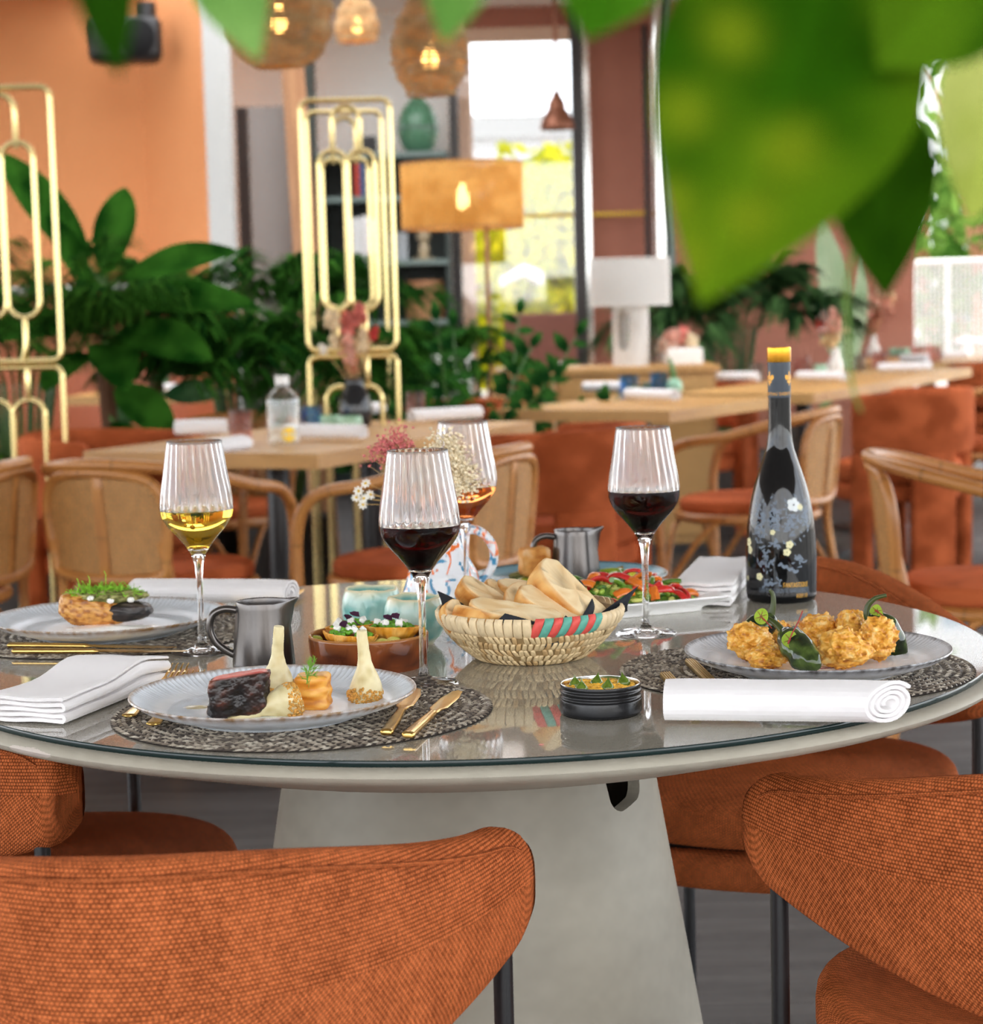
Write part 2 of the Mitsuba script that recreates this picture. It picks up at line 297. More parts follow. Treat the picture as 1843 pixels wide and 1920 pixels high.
dz = (p - q) / (p[2] - q[2])
solo('wooden_post', 'round light brown timber post left of the centre brass screen, below the large wicker pendant', 'post', tube([q - dz * q[2], q, p, p + dz * (2.95 - p[2])], [0.062, 0.056, 0.05, 0.048], 20), 'post_wood')
# windows of the back
struct('window_1_frame', merge(box(-0.2, -0.145, 12.8, 12.9, 0, 2.82, 0.004), box(0.555, 0.625, 12.78, 12.92, 0, 2.95, 0.004), box(1.0, 1.03, 12.82, 12.9, 0, 2.82, 0.003)), 'dark_frame')
struct('window_1_sill', merge(box(-0.145, 0.555, 12.8, 12.92, 2.74, 2.82, 0.004), box(-0.145, -0.06, 12.93, 12.99, 0, 2.74)), 'tan_frame')
struct('window_1_pane', box(-0.145, 0.555, 12.85, 12.852, 0.02, 2.74), 'pane_glass')
struct('window_2_frame', merge(box(0.625, 0.665, 12.8, 12.9, 0, 2.95, 0.006)), 'silver')
struct('column_1', xf(lathe([(0, 0), (0.045, 0), (0.045, 2.95), (0, 2.95)], 24), (1.075, 12.6, 0)), 'silver')
struct('column_2', box(1.125, 1.16, 12.55, 12.7, 0, 2.95, 0.004), 'green_grey')
struct('wall_right', box(1.16, 2.68, 12.9, 13.05, 0, 2.95), 'salmon_wall')
struct('wall_panel', box(0.64, 1.14, 12.93, 13.05, 0, 2.95), 'salmon_wall')
solo('yellow_tape', 'thin yellow safety strip across the window beside the white table lamp', 'tape', box(0.25, 1.0, 12.835, 12.845, 1.66, 1.685), prin('yellow_paint', lin(214, 172, 52), 0.5))
# the daylight side: open glazing posts at the right and behind the camera (seen in reflections)
for i, y in enumerate((2.2, 3.9, 5.8, 8.2, 10.6, 12.9)): struct(f'column_{i + 3}', box(5.05, 5.15, y, y + 0.12, 0, 2.95), 'dark_frame')
for i, x in enumerate((-5.0, -2.6, 2.2)): struct(f'column_{i + 10}', box(x, x + 0.1, -3.2, -3.05, 0, 3.1), 'dark_frame')

# ---------------------------------------------------------------- outside
def facade(x0, x1, y, h, nx, nz, label):
    t = thing('building', label, 'building'); part(t, 'wall', box(x0, x1, y, y + 6, 0, h), 'facade', smooth=False); part(t, 'roof', box(x0 - 0.4, x1 + 0.4, y - 0.5, y + 6, h, h + 0.5), 'grey_paint', smooth=False)
    w, hh = (x1 - x0) / nx, h / nz; d = pl(box(-w * 0.34, w * 0.34, -0.06, 0.1, -hh * 0.3, hh * 0.3), 'facade_glass', smooth=False)
    for i in range(nx):
        for j in range(nz): part(t, 'window', d, to=M((x0 + w * (i + 0.5), y, hh * (j + 0.5))))
facade(9.0, 22.0, 42, 13, 7, 5, 'pale building with rows of windows beyond the terrace railing on the right')
facade(-3.0, 4.0, 52, 5.2, 4, 2, 'low white building behind the yellow tree outside the window')
t = thing('utility_line', 'grey overhead cables on poles against the white sky in the window', 'cable')
for k, (a, b) in enumerate(((at(560, 200, 30), at(1400, 170, 30)), (at(560, 268, 30), at(1400, 214, 30)))): part(t, 'cable', tube(smooth_path([a, (A(a) + A(b)) / 2 - A([0, 0, 0.25]), b], 8), 0.02, 5), 'grey_paint')
for px in (560, 1400): q = at(px, 250, 30); part(t, 'pole', tube([[q[0], 30, -0.05], [q[0], 30, 4.8]], 0.09, 10), 'grey_paint')
def leafcloud(c, r, n, size, c0, c1, seed, flat=0.75):
    g = np.random.default_rng(seed); d = g.normal(size=(n, 3)); d /= np.linalg.norm(d, axis=1, keepdims=True); P = A(c) + d * (g.random(n) ** 0.45)[:, None] * A(r) * (0.6 + 0.7 * meshkit.fbm(d * 2.2 + seed, 2))[:, None]
    a = g.normal(size=(n, 3)); a /= np.linalg.norm(a, axis=1, keepdims=True); b = np.cross(a, g.normal(size=(n, 3))); b /= np.linalg.norm(b, axis=1, keepdims=True); s = size * (0.6 + 0.8 * g.random(n))[:, None]
    V = np.stack([P - a * s, P + b * s * 0.45, P + a * s, P - b * s * 0.45], 1).reshape(-1, 3); i = np.arange(n) * 4
    Fc = np.concatenate([np.stack([i, i + 1, i + 2], 1), np.stack([i, i + 2, i + 3], 1)]); col = np.repeat(c0 + (c1 - c0) * g.random((n, 1)), 4, 0); return (V, Fc, V[:, :2].copy()), col
def tree(pos, h, r, label, c0, c1, seed, n=2600, size=0.11, low=0.45):
    t = thing('tree', label, 'tree', 'trees outside'); x, y = pos; g = np.random.default_rng(seed)
    part(t, 'trunk', tube(smooth_path([[x, y, -0.05], [x + 0.06, y, h * 0.3], [x - 0.05, y + 0.05, h * 0.6], [x, y, h * 0.85]], 6), np.linspace(0.09, 0.03, 19) * h / 3, 8), 'post_wood')
    for k in range(4): a = k * 1.6 + seed; part(t, 'branch', tube([[x, y, h * (0.35 + 0.1 * k)], [x + r * 0.4 * math.cos(a), y + r * 0.4 * math.sin(a), h * (0.5 + 0.1 * k)], [x + r * 0.75 * math.cos(a), y + r * 0.75 * math.sin(a), h * (0.6 + 0.1 * k)]], [0.03, 0.02, 0.01], 6), 'post_wood')
    gm, col = leafcloud((x, y, h * (1 + low) / 2), (r, r, h * (1 - low) / 2 * 1.05), n, size, c0, c1, seed); part(t, 'foliage', gm, 'leaf', col, smooth=False, stuff=True)
YG0, YG1, G0, G1 = lin(150, 160, 20), lin(222, 214, 40), lin(46, 84, 26), lin(120, 158, 70)
pp = at(1010, 430, 19); tree((pp[0] + 0.15, 19), 2.5, 0.8, 'yellow green flowering tree outside the window behind the drum lampshade', YG0, YG1, 3, 2600, 0.1, 0.32)
pp = at(1085, 420, 22); tree((pp[0], 22), 2.7, 0.75, 'smaller yellow tree at the right edge of the window pane', YG0, YG1, 4, 1800, 0.1, 0.3)
pp = at(930, 480, 21); tree((pp[0] - 0.1, 21), 2.2, 0.7, 'low yellow shrub seen under the drum lampshade through the window', YG0, YG1, 9, 1500, 0.09, 0.1)
pp = at(1830, 400, 18); tree((pp[0], 18), 3.4, 0.75, 'green leafy tree outside at the right edge above the railing', G0, G1, 5, 260, 0.13, 0.2)
pp = at(1735, 470, 20); tree((pp[0], 20), 2.3, 0.55, 'small green tree between the terracotta wall and the railing', G0, G1, 6, 330, 0.10, 0.1)
pp = at(1790, 500, 24); tree((pp[0], 24), 2.6, 0.9, 'loose green tree farther behind the railing', G0, G1, 8, 420, 0.12, 0.2)
gm, col = leafcloud((0.5, 25, 0.9), (4.0, 1.0, 1.0), 2500, 0.12, lin(84, 74, 62), lin(110, 100, 74), 12); solo('hedge', 'brownish hedge along the street behind the yellow trees', 'hedge', gm, 'leaf', col, smooth=False)
# parked car like pale shape and street furniture
solo('parasol', 'folded pale awning beside the tree outside the window', 'awning', loft([[at(940, 525, 17) + A([0, 0.0, 0]), at(940, 525, 17) + A([0, 1.2, 0.05]), at(940, 530, 17) + A([0, 1.2, -0.03]), at(940, 530, 17)], [at(985, 500, 17), at(985, 500, 17) + A([0, 1.2, 0.05]), at(985, 510, 17) + A([0, 1.2, -0.03]), at(985, 510, 17)], [at(1020, 515, 17), at(1020, 515, 17) + A([0, 1.2, 0.05]), at(1020, 530, 17) + A([0, 1.2, -0.03]), at(1020, 530, 17)]]), 'white_paint')
# railing
t = thing('railing', 'white balcony railing with thin upright bars at the far right of the terrace', 'railing')
a, b = at(1600, 522, 15.5), at(1960, 512, 15.0); zt, zb = 1.36, 0.78
ha = A([a[0], a[1], 0]); hb = A([b[0], b[1], 0]); Lr = np.linalg.norm(hb - ha)
part(t, 'top_rail', tube([ha + A([0, 0, zt]), hb + A([0, 0, zt])], 0.022, 8), 'white_paint'); part(t, 'bottom_rail', tube([ha + A([0, 0, 0.12]), hb + A([0, 0, 0.12])], 0.018, 8), 'white_paint')
d = pl(tube([[0, 0, 0.12], [0, 0, zt]], 0.009, 6), 'white_paint')
for k in range(44): part(t, 'baluster', d, to=M(ha + (hb - ha) * (k + 0.5) / 44))
for k in (0, 0.5, 1): part(t, 'post', tube([ha + (hb - ha) * k, ha + (hb - ha) * k + A([0, 0, zt])], 0.025, 8), 'white_paint')
# ---------------------------------------------------------------- chairs
def band(path, th0, th1, top, bot, thick, n=56, k=22, endr=0.03, e=4.0):
    "an upright padded band along path(t) in plan; top, bot: functions of |arc position| from the middle, 0 to 1"
    s = np.linspace(-1, 1, n); t = th0 + (th1 - th0) * (0.5 + 0.5 * np.sin(s * PI / 2) * 0.4 + 0.5 * s * 0.6)
    P = np.stack(path(t), 1); D = np.gradient(P, axis=0); D /= np.linalg.norm(D, axis=1, keepdims=True); N = np.stack([D[:, 1], -D[:, 0]], 1)
    Lc = np.concatenate([[0], np.cumsum(np.linalg.norm(np.diff(P, axis=0), axis=1))])
    d = np.minimum(Lc, Lc[-1] - Lc); q = np.sqrt(np.clip(1 - (1 - np.clip(d / endr, 0.0, 1)) ** 2, 0.0, 1)); ph = np.arange(k) * 2 * PI / k + 0.02
    cx, sx = np.sign(np.cos(ph)) * np.abs(np.cos(ph)) ** (2 / e), np.sign(np.sin(ph)) * np.abs(np.sin(ph)) ** (2 / e)
    rings = []
    for i in range(n):
        w = abs(2 * Lc[i] / Lc[-1] - 1); z1, z0 = top(w), bot(w); hh = (z1 - z0) / 2; hz = max(hh - endr * (1 - q[i]), 0.004); ht = thick / 2 * max(min(1, 1.6 * q[i]), 0.06)
        rings.append(np.c_[P[i] + N[i] * (ht * cx)[:, None], (z0 + z1) / 2 + hz * sx])
    return loft(rings)
def ell(a, b): return lambda t: (a * np.sin(t), -b * np.cos(t))
def cushion(rx, ry, z0, z1, r=0.03, e=2.6, n=48, dome=0.012):
    th = np.arange(n) * 2 * PI / n; c, s = np.sign(np.cos(th)) * np.abs(np.cos(th)) ** (2 / e), np.sign(np.sin(th)) * np.abs(np.sin(th)) ** (2 / e); rings = []
    for q in np.linspace(0, PI / 2, 7): rings.append((r - r * math.sin(q), z0 + r - r * math.cos(q)))
    for q in np.linspace(0, PI / 2, 7): rings.append((r - r * math.cos(q), z1 - r + r * math.sin(q)))
    R = [np.c_[(rx - d) * c, (ry - d) * s, np.full(n, z)] for d, z in rings]
    for f in (0.75, 0.5, 0.25, 0.02): R.append(np.c_[(rx - r) * f * c, (ry - r) * f * s, np.full(n, z1 + dome * (1 - f * f))])
    return loft(R)
sm = lambda w: w * w * (3 - 2 * w)
def proto_A():
    top = lambda w: 0.742 - 0.067 * sm(w); bot = lambda w: 0.485 + 0.085 * w ** 1.7
    arc = lambda t: (t, -0.27 + 0.35 * (np.abs(t) / 0.30) ** 1.9)
    P = [('backrest', pl(band(arc, -0.3, 0.3, top, bot, 0.052, 90, 30, 0.042, 3.2), 'orange_fabric'))]
    t = np.linspace(-0.285, 0.285, 80); c = A(arc(t)).T; D = np.gradient(c, axis=0); D /= np.linalg.norm(D, axis=1, keepdims=True); N = np.stack([D[:, 1], -D[:, 0]], 1)
    Lc = np.concatenate([[0], np.cumsum(np.linalg.norm(np.diff(c, axis=0), axis=1))]); w = np.abs(2 * Lc / Lc[-1] - 1) * 0.96
    for off in (0.0228, -0.0228): P.append(('piping', pl(tube(np.c_[c + N * off, [top(x) - 0.0105 - 0.010 * max(0, (x - 0.88) / 0.08) ** 2 for x in w]], 0.0022, 6), 'orange_fabric')))
    P += [('seat_cushion', pl(xf(cushion(0.255, 0.238, 0.395, 0.47, 0.026), (0, -0.03, 0)), 'orange_fabric')), ('seat_base', pl(xf(cushion(0.245, 0.228, 0.335, 0.385, 0.018, dome=0.0), (0, -0.03, 0)), 'orange_fabric'))]
    P.append(('seat_frame', pl(tube([[-0.2, 0.15, 0.39], [0.2, 0.15, 0.39], [0.2, -0.2, 0.39], [-0.2, -0.2, 0.39]], 0.008, 8, True), 'black_metal')))
    for x, y, z in ((-0.288, 0.035, 0.61), (0.288, 0.035, 0.61), (-0.17, -0.20, 0.36), (0.17, -0.20, 0.36)): P.append(('leg', pl(tube([[x, y, 0.0], [x, y, z]], 0.0092, 14), 'black_metal')))
    return P
def proto_B():
    P = [('backrest', pl(band(ell(0.28, 0.27), -2.0, 2.0, lambda w: 0.765 - 0.02 * w, lambda w: 0.50, 0.062, 60, 22, 0.04), 'orange_velvet'))]
    for a0, a1 in ((-1.15, -0.45), (0.45, 1.15), (-1.98, -1.72), (1.72, 1.98)): P.append(('leg', pl(band(ell(0.28, 0.27), a0, a1, lambda w: 0.53, lambda w: 0.0, 0.06, 16, 16, 0.01, 5.0), 'orange_velvet')))
    P += [('seat_cushion', pl(cushion(0.245, 0.245, 0.385, 0.475, 0.03), 'orange_velvet')), ('seat_base', pl(cushion(0.245, 0.245, 0.315, 0.385, 0.02, dome=0), 'orange_velvet'))]
    return P
def proto_C():
    rail = smooth_path([[-0.25, 0.20, 0], [-0.262, 0.215, 0.30], [-0.272, 0.215, 0.55], [-0.28, 0.15, 0.655], [-0.28, -0.02, 0.69], [-0.235, -0.19, 0.735], [-0.12, -0.275, 0.755], [0, -0.297, 0.76], [0.12, -0.275, 0.755], [0.235, -0.19, 0.735], [0.28, -0.02, 0.69], [0.28, 0.15, 0.655], [0.272, 0.215, 0.55], [0.262, 0.215, 0.30], [0.25, 0.20, 0]], 7)
    P = [('arm_rail', pl(tube(rail, 0.0165, 12), 'rattan'))]
    def bp(x, z): return [x, -0.235 - 0.03 * (1 - (x / 0.2) ** 2) - 0.10 * (z - 0.45), z]
    loop = smooth_path([bp(-0.175, 0.52), bp(-0.185, 0.64), bp(-0.155, 0.712), bp(-0.07, 0.735), bp(0.07, 0.735), bp(0.155, 0.712), bp(0.185, 0.64), bp(0.175, 0.52), bp(0.16, 0.475), bp(0.06, 0.462), bp(-0.06, 0.462), bp(-0.16, 0.475)], 6, True)
    P.append(('back_frame', pl(tube(loop, 0.014, 10, True), 'rattan')))
    rows = []
    for z in np.linspace(0.466, 0.732, 14):
        w = np.interp(z, [0.46, 0.475, 0.52, 0.64, 0.712, 0.735], [0.06, 0.16, 0.175, 0.185, 0.155, 0.07]); rows.append([bp(x, z) for x in np.linspace(-w, w, 15)])
    R = A(rows); V, Fc, uv = loft(R, closed=False, cap=False); V2 = V + A([0, 0.004, 0]); n = len(V)
    P.append(('cane_panel', pl((np.vstack([V, V2]), np.vstack([Fc, Fc[:, ::-1] + n]), np.vstack([np.c_[V[:, 0], V[:, 2]]] * 2)), 'cane')))
    P.append(('back_strip', pl(loft([[A(bp(x, z)) + A([0, dy, 0]) for x, dy in ((-0.016, -0.004), (0.016, -0.004), (0.016, 0.008), (-0.016, 0.008))] for z in np.linspace(0.465, 0.73, 8)]), 'rattan')))
    P.append(('seat_cushion', pl(cushion(0.225, 0.225, 0.425, 0.472, 0.02, 2.3), 'orange_velvet')))
    th = np.arange(40) * 2 * PI / 40; P.append(('seat_ring', pl(tube(np.c_[0.232 * np.cos(th), 0.232 * np.sin(th), 0 * th + 0.412], 0.017, 10, True), 'rattan')))
    for x in (-1, 1): P.append(('leg', pl(tube(smooth_path([bp(x * 0.17, 0.56), [x * 0.172, -0.225, 0.40], [x * 0.19, -0.25, 0.2], [x * 0.205, -0.285, 0.0]], 5), 0.0145, 10), 'rattan')))
    for x in (-1, 1): P.append(('brace', pl(tube(smooth_path([[x * 0.255, 0.205, 0.16], [x * 0.15, 0.215, 0.36], [0, 0.22, 0.405]], 6), 0.010, 8), 'rattan')))
    for x in (-1, 1): P.append(('side_brace', pl(tube(smooth_path([[x * 0.255, 0.20, 0.18], [x * 0.235, 0.05, 0.385], [x * 0.22, -0.08, 0.39], [x * 0.195, -0.255, 0.17]], 6), 0.010, 8), 'rattan')))
    return P
PA, PB, PC = proto_A(), proto_B(), proto_C()
def chairA(x, y, rz, label): inst(PA, 'upholstered_chair', label, 'chair', M((x, y, 0), math.radians(rz)))
chairA(-0.288, 1.76, 0, 'orange knit-fabric chair nearest the camera, its curved backrest turned to us at the bottom left')
chairA(0.565, 1.962, 4, 'orange knit-fabric chair at the bottom right corner, black leg and seat in view')
chairA(-0.54, 2.50, -90, 'orange knit-fabric chair at the left edge, half tucked in under the round table')
chairA(0.40, 2.90, 163, 'orange knit-fabric chair on the far side of the round table, behind the dark wine bottle')
def chairB(x, y, rz, label): inst(PB, 'barrel_chair', label, 'chair', M((x, y, 0), math.radians(rz)))
chairB(0.20, 6.42, 64, 'rust velvet barrel armchair behind the red wine glass, right of the cane-back chair')
chairB(1.66, 8.30, 64, 'rust velvet barrel armchair at the long oak table right of the dark bottle')
chairB(-1.22, 6.62, -118, 'rust velvet barrel armchair beyond the left oak table, only its rounded top showing')
chairB(-0.20, 8.05, 154, 'rust velvet barrel armchair in front of the centre brass screen')
chairB(1.00, 9.95, 154, 'rust velvet chair beyond the long oak table, left of the bottle neck')
chairB(2.75, 11.6, 70, 'rust velvet chair at the far right table near the railing')
def chairC(x, y, rz, label): inst(PC, 'rattan_chair', label, 'chair', M((x, y, 0), math.radians(rz)))
chairC(-0.875, 5.46, -26, 'bentwood rattan chair at the left, cane back turned to us behind the white wine')
chairC(-0.20, 5.50, 64, 'bentwood rattan chair seen from its side, behind the rose wine glass')
chairC(-0.98, 7.16, 154, 'bentwood rattan chair across the left oak table, behind the pink tumbler and folded napkin')
chairC(0.87, 6.92, 64, 'bentwood rattan chair directly behind the dark bottle at the table with blue tumblers')
chairC(1.19, 4.80, -96, 'bentwood rattan chair at the right edge, its arm rail level with the bottle label')
chairC(2.22, 9.25, 64, 'bentwood rattan chair at the right edge next to the barrel armchair')
chairC(-1.52, 5.35, 80, 'bentwood rattan chair cut off by the left edge, its legs under the brass screen')
chairC(0.35, 11.2, 180, 'bentwood rattan chair at the far table left of the white lamp')

# ---------------------------------------------------------------- oak tables
def oak(corner, rz, lu, lv, label, thick=0.042):
    "corner: the corner nearest to the camera; the table runs lu along its own +y and lv along its own -x"
    t = thing('oak_table', label, 'table'); m = M((corner[0], corner[1], 0), math.radians(rz))
    part(t, 'tabletop', pl(box(-lv, 0, 0, lu, 0.75 - thick, 0.75), 'oak', smooth=False), to=m)
    for y in ((0.3 * lu, 0.7 * lu) if lu > 1 else (0.5 * lu,)):
        part(t, 'leg', pl(xf(tube([[0, 0, 0.02], [0, 0, 0.71]], 0.035, 16), (-lv / 2, y, 0)), 'black_metal'), to=m); part(t, 'base', pl(xf(lathe([(0, 0), (0.2, 0), (0.2, 0.012), (0.05, 0.025), (0, 0.025)], 32), (-lv / 2, y, 0)), 'black_metal'), to=m)
    c, s = math.cos(math.radians(rz)), math.sin(math.radians(rz))
    return lambda v, u: A([corner[0] - v * c - u * s, corner[1] - v * s + u * c, 0.75])
TA = oak((-0.465, 5.52), -26, 1.40, 0.78, 'oak table at the left laid with the clear water bottle and the dark vase')
TB = oak((0.635, 7.20), -32, 0.95, 0.72, 'small oak table in the middle laid with two blue tumblers')
TC = oak((1.30, 8.20), -27, 2.6, 0.60, 'long oak table at the right laid with pink tumblers and a white vase')
TD = oak((-1.36, 9.66), -6, 0.65, 0.66, 'oak table at the far left behind the plants, in front of the booth')
TE = oak((0.95, 11.9), 0, 0.6, 0.9, 'dark oak table far back left of the white lamp')
TG = oak((2.95, 11.35), -8, 1.05, 0.95, 'oak table behind the long oak table at the right, in front of the terracotta wall')
TF = oak((4.3, 11.8), -10, 0.9, 1.1, 'oak table at the far right edge by the railing')
# ---------------------------------------------------------------- the round table
TCX, TCY = -0.034, 2.348
t = thing('round_table', 'large round greige concrete table on a tapered pedestal in the foreground', 'table')
part(t, 'tabletop', xf(lathe([(0, 0.683), (0.44, 0.684), (0.45, 0.686), (0.598, 0.7275), (0.606, 0.731), (0.611, 0.7345), (0.613, 0.738), (0.611, 0.7415), (0.606, 0.7435), (0.60, 0.744), (0, 0.744)], 128), (TCX, TCY, 0)), 'concrete')
def cone(r0, r1, z0, z1, n=72): return m3.Manifold.cylinder(z1 - z0, r0, r1, n).translate([0, 0, z0])
ped = cone(0.318, 0.203, 0, 0.684) - cone(0.298, 0.186, -0.01, 0.70)
cut = m3.Manifold.batch_hull([m3.Manifold.cylinder(0.3, 0.019, 0.019, 24).rotate([90, 0, 0]).translate([x, 0, z]) for x, z in ((-0.012, 0.604), (0.014, 0.609), (0.026, 0.69), (-0.022, 0.69))])
ped = ped - cut.rotate([0, 0, 54])
part(t, 'pedestal', xf((*meshkit.arrays(ped)[:2], None)[:2], (TCX, TCY, 0)), 'concrete', smooth=40)
t = thing('glass_top', 'round clear glass sheet lying on the concrete tabletop', 'glass top')
part(t, 'sheet', xf(lathe([(r, 0.7501) for r in (0.5945, 0.56, 0.5, 0.43, 0.36, 0.3, 0.24, 0.18, 0.12, 0.07, 0.03, 0.0)], 96), (TCX, TCY, 0)), 'glass_over_concrete')
part(t, 'edge', xf(lathe([(0.585, 0.7441), (0.5945, 0.7441), (0.5955, 0.7452), (0.5955, 0.749), (0.5945, 0.7501), (0.585, 0.7498)], 160), (TCX, TCY, 0)), 'glass_edge')
# ---------------------------------------------------------------- tableware
ZT = 0.7502
def plate(key, label, c, R, top, edge, ribs=132, under=None, rib=0.0010, z=ZT + 0.003):
    under = top if under is None else under; n = 528 if ribs else 128
    prof = [(0, 0.002), (R * 0.52, 0.002), (R * 0.54, 0.0), (R * 0.60, 0.0), (R * 0.62, 0.003), (R * 0.78, 0.0085), (R * 0.93, 0.016), (R * 0.99, 0.0215), (R, 0.0232), (R * 0.995, 0.0246), (R * 0.985, 0.0242), (R * 0.96, 0.0215), (R * 0.90, 0.0168), (R * 0.82, 0.0125), (R * 0.74, 0.0098), (R * 0.66, 0.008), (R * 0.60, 0.0072), (R * 0.5, 0.007), (R * 0.25, 0.0068), (0, 0.0068)]
    V, Fc, uv = lathe(prof, n); r, th = np.hypot(V[:, 0], V[:, 1]), np.arctan2(V[:, 1], V[:, 0]); up = (V[:, 2] > 0.0068) & (r < 0.983 * R) & (V[:, 2] > 0.0066 + 0.012 * np.clip((r / R - 0.62) / 0.38, 0, 1))
    k = np.where(up, smooth01(0.55, 0.68, r / R), 0); w = np.cos(ribs * th) * k if ribs else 0 * k
    V = V + np.c_[np.zeros((len(V), 2)), w * rib]
    m = meshkit.fbm(V * 70 + 3, 3)[:, None]; col = np.where(up[:, None], top, under) * (0.86 + 0.22 * m) * (1 + 0.15 * w[:, None])
    e = smooth01(0.972, 0.988, r / R)[:, None] * (V[:, 2] > 0.0205)[:, None] * np.clip(0.55 + 1.2 * (meshkit.fbm(V * 220, 2)[:, None] - 0.35), 0, 1)
    return solo(key, label, 'plate', (V, Fc, uv), 'vc_plate', col * (1 - e) + edge * e, to=M((c[0], c[1], z)))
def smooth01(a, b, x): t = np.clip((np.asarray(x) - a) / (b - a), 0, 1); return t * t * (3 - 2 * t)
prin('vc_plate', VC, 0.22, eta=1.5)
BW, RIM = lin(224, 231, 238), lin(128, 96, 58)
P1, PL, PR, PB_ = A([-0.216, 1.958]), A([-0.474, 2.49]), A([0.338, 2.122]), A([0.104, 2.77])
plate('dinner_plate', 'pale blue ribbed plate with a brown rim, carrying the seared steak', P1, 0.139, BW, RIM)
plate('dinner_plate', 'pale blue ribbed plate with a brown rim, carrying the herb-topped fish', PL, 0.142, BW * 0.93, RIM)
plate('dinner_plate', 'pale grey ribbed plate with a dark rim, carrying crumbed cauliflower and green peppers', PR, 0.139, lin(226, 230, 236), lin(70, 66, 66))
plate('dinner_plate', 'turquoise blue plate at the back of the table, behind the bread basket', PB_, 0.134, lin(132, 176, 192), lin(60, 90, 100), 0, lin(60, 92, 100), z=ZT + 0.001)

# woven placemats
def weave_mat():
    g = np.random.default_rng(3); base = A([[1, 0, 0], [0, 1, 0], [-1, 0, 0], [0, -1, 0], [0, 0, 1]], float); Fb = A([[0, 1, 4], [1, 2, 4], [2, 3, 4], [3, 0, 4]]); Vs, Cs, Fs, o = [], [], [], 0
    pal = [lin(150, 140, 126), lin(116, 106, 95), lin(84, 76, 69), lin(176, 168, 154)]
    for i, r in enumerate(np.arange(0.006, 0.1845, 0.0048)):
        n = max(6, int(2 * PI * r / 0.0098))
        for k in range(n):
            th = (k + 0.5 * (i % 2)) * 2 * PI / n; sl = 0.62 * (1 if i % 2 else -1); a = th + PI / 2 + sl; L, w = 0.0064, 0.0021
            ux, uy = math.cos(a), math.sin(a); Vl = np.stack([base[:, 0] * L * ux - base[:, 1] * w * uy, base[:, 0] * L * uy + base[:, 1] * w * ux, base[:, 2] * 0.0017], 1) + A([r * math.cos(th), r * math.sin(th), 0.0016])
            Vs.append(Vl); Fs.append(Fb + o); o += 5; Cs.append(np.tile(pal[g.choice(4, p=[0.36, 0.3, 0.18, 0.16])] * (0.85 + 0.3 * g.random()), (5, 1)))
    return (np.vstack(Vs), np.vstack(Fs), np.vstack(Vs)[:, :2].copy()), np.vstack(Cs)
_g, _c = weave_mat(); WEAVE = pl(_g, 'vc_semi', _c, smooth=False)
MATB = pl(lathe([(0, 0), (0.185, 0), (0.1865, 0.0008), (0.185, 0.0016), (0, 0.0016)], 96), 'vc_matte', lin(52, 46, 42))
for c, lb in ((A([-0.190, 1.984]), 'round grey-brown woven placemat under the steak plate'), (A([-0.478, 2.505]), 'round grey-brown woven placemat under the fish plate at the left'), (A([0.318, 2.142]), 'round grey-brown woven placemat under the cauliflower plate at the right')):
    t = thing('placemat', lb, 'placemat'); part(t, 'base', MATB, to=M((*c, ZT))); part(t, 'weave', WEAVE, to=M((*c, ZT)), stuff=True)

# cutlery
def bar(S, n=14, e=2.6):
    "sections (distance, width, thickness, height) of a piece of cutlery along +y"
    S = A(S); s = np.linspace(0, 1, 44); q = np.interp(s, np.linspace(0, 1, len(S)), np.arange(len(S))); ph = np.arange(n) * 2 * PI / n; c, d = np.sign(np.cos(ph)) * np.abs(np.cos(ph)) ** (2 / e), np.sign(np.sin(ph)) * np.abs(np.sin(ph)) ** (2 / e)
    R = []
    for x in q:
        i = min(int(x), len(S) - 2); f = x - i; f = f * f * (3 - 2 * f); y = S[i, 0] + (S[i + 1, 0] - S[i, 0]) * (x - i); w, tk, z = S[i, 1:] * (1 - f) + S[i + 1, 1:] * f; R.append(np.c_[w / 2 * c, np.full(n, y), z + tk / 2 * d])
    return loft(R)
KN_H = pl(bar([(0, 0.009, 0.004, 0.003), (0.002, 0.0125, 0.0066, 0.0036), (0.05, 0.0115, 0.0064, 0.0036), (0.10, 0.0085, 0.006, 0.0036)]), 'gold')
KN_B = pl(bar([(0.098, 0.008, 0.005, 0.0036), (0.108, 0.010, 0.0026, 0.004), (0.125, 0.018, 0.0017, 0.004), (0.17, 0.019, 0.0014, 0.004), (0.205, 0.012, 0.001, 0.004), (0.212, 0.002, 0.0008, 0.004)]), 'gold')
FK_H = pl(bar([(0, 0.008, 0.002, 0.002), (0.003, 0.0145, 0.0034, 0.0025), (0.03, 0.0115, 0.003, 0.0035), (0.08, 0.0062, 0.0034, 0.006), (0.14, 0.0058, 0.0034, 0.008)]), 'gold')
FK_N = pl(bar([(0.138, 0.006, 0.0032, 0.008), (0.155, 0.018, 0.0022, 0.0055), (0.175, 0.023, 0.002, 0.005), (0.182, 0.022, 0.002, 0.0056)]), 'gold')
FK_T = [pl(xf(bar([(0.178, 0.0032, 0.002, 0.0055), (0.20, 0.0028, 0.0018, 0.009), (0.222, 0.001, 0.001, 0.0145)]), (x, 0, 0)), 'gold') for x in (-0.0088, -0.0029, 0.0029, 0.0088)]
def lay(a, b): d = A(b) - A(a); return math.atan2(-d[0], d[1])
def knife(a, b, z, label): t = thing('table_knife', label, 'knife', None); m = M((a[0], a[1], z), lay(a[:2], b[:2])); part(t, 'handle', KN_H, to=m); part(t, 'blade', KN_B, to=m)
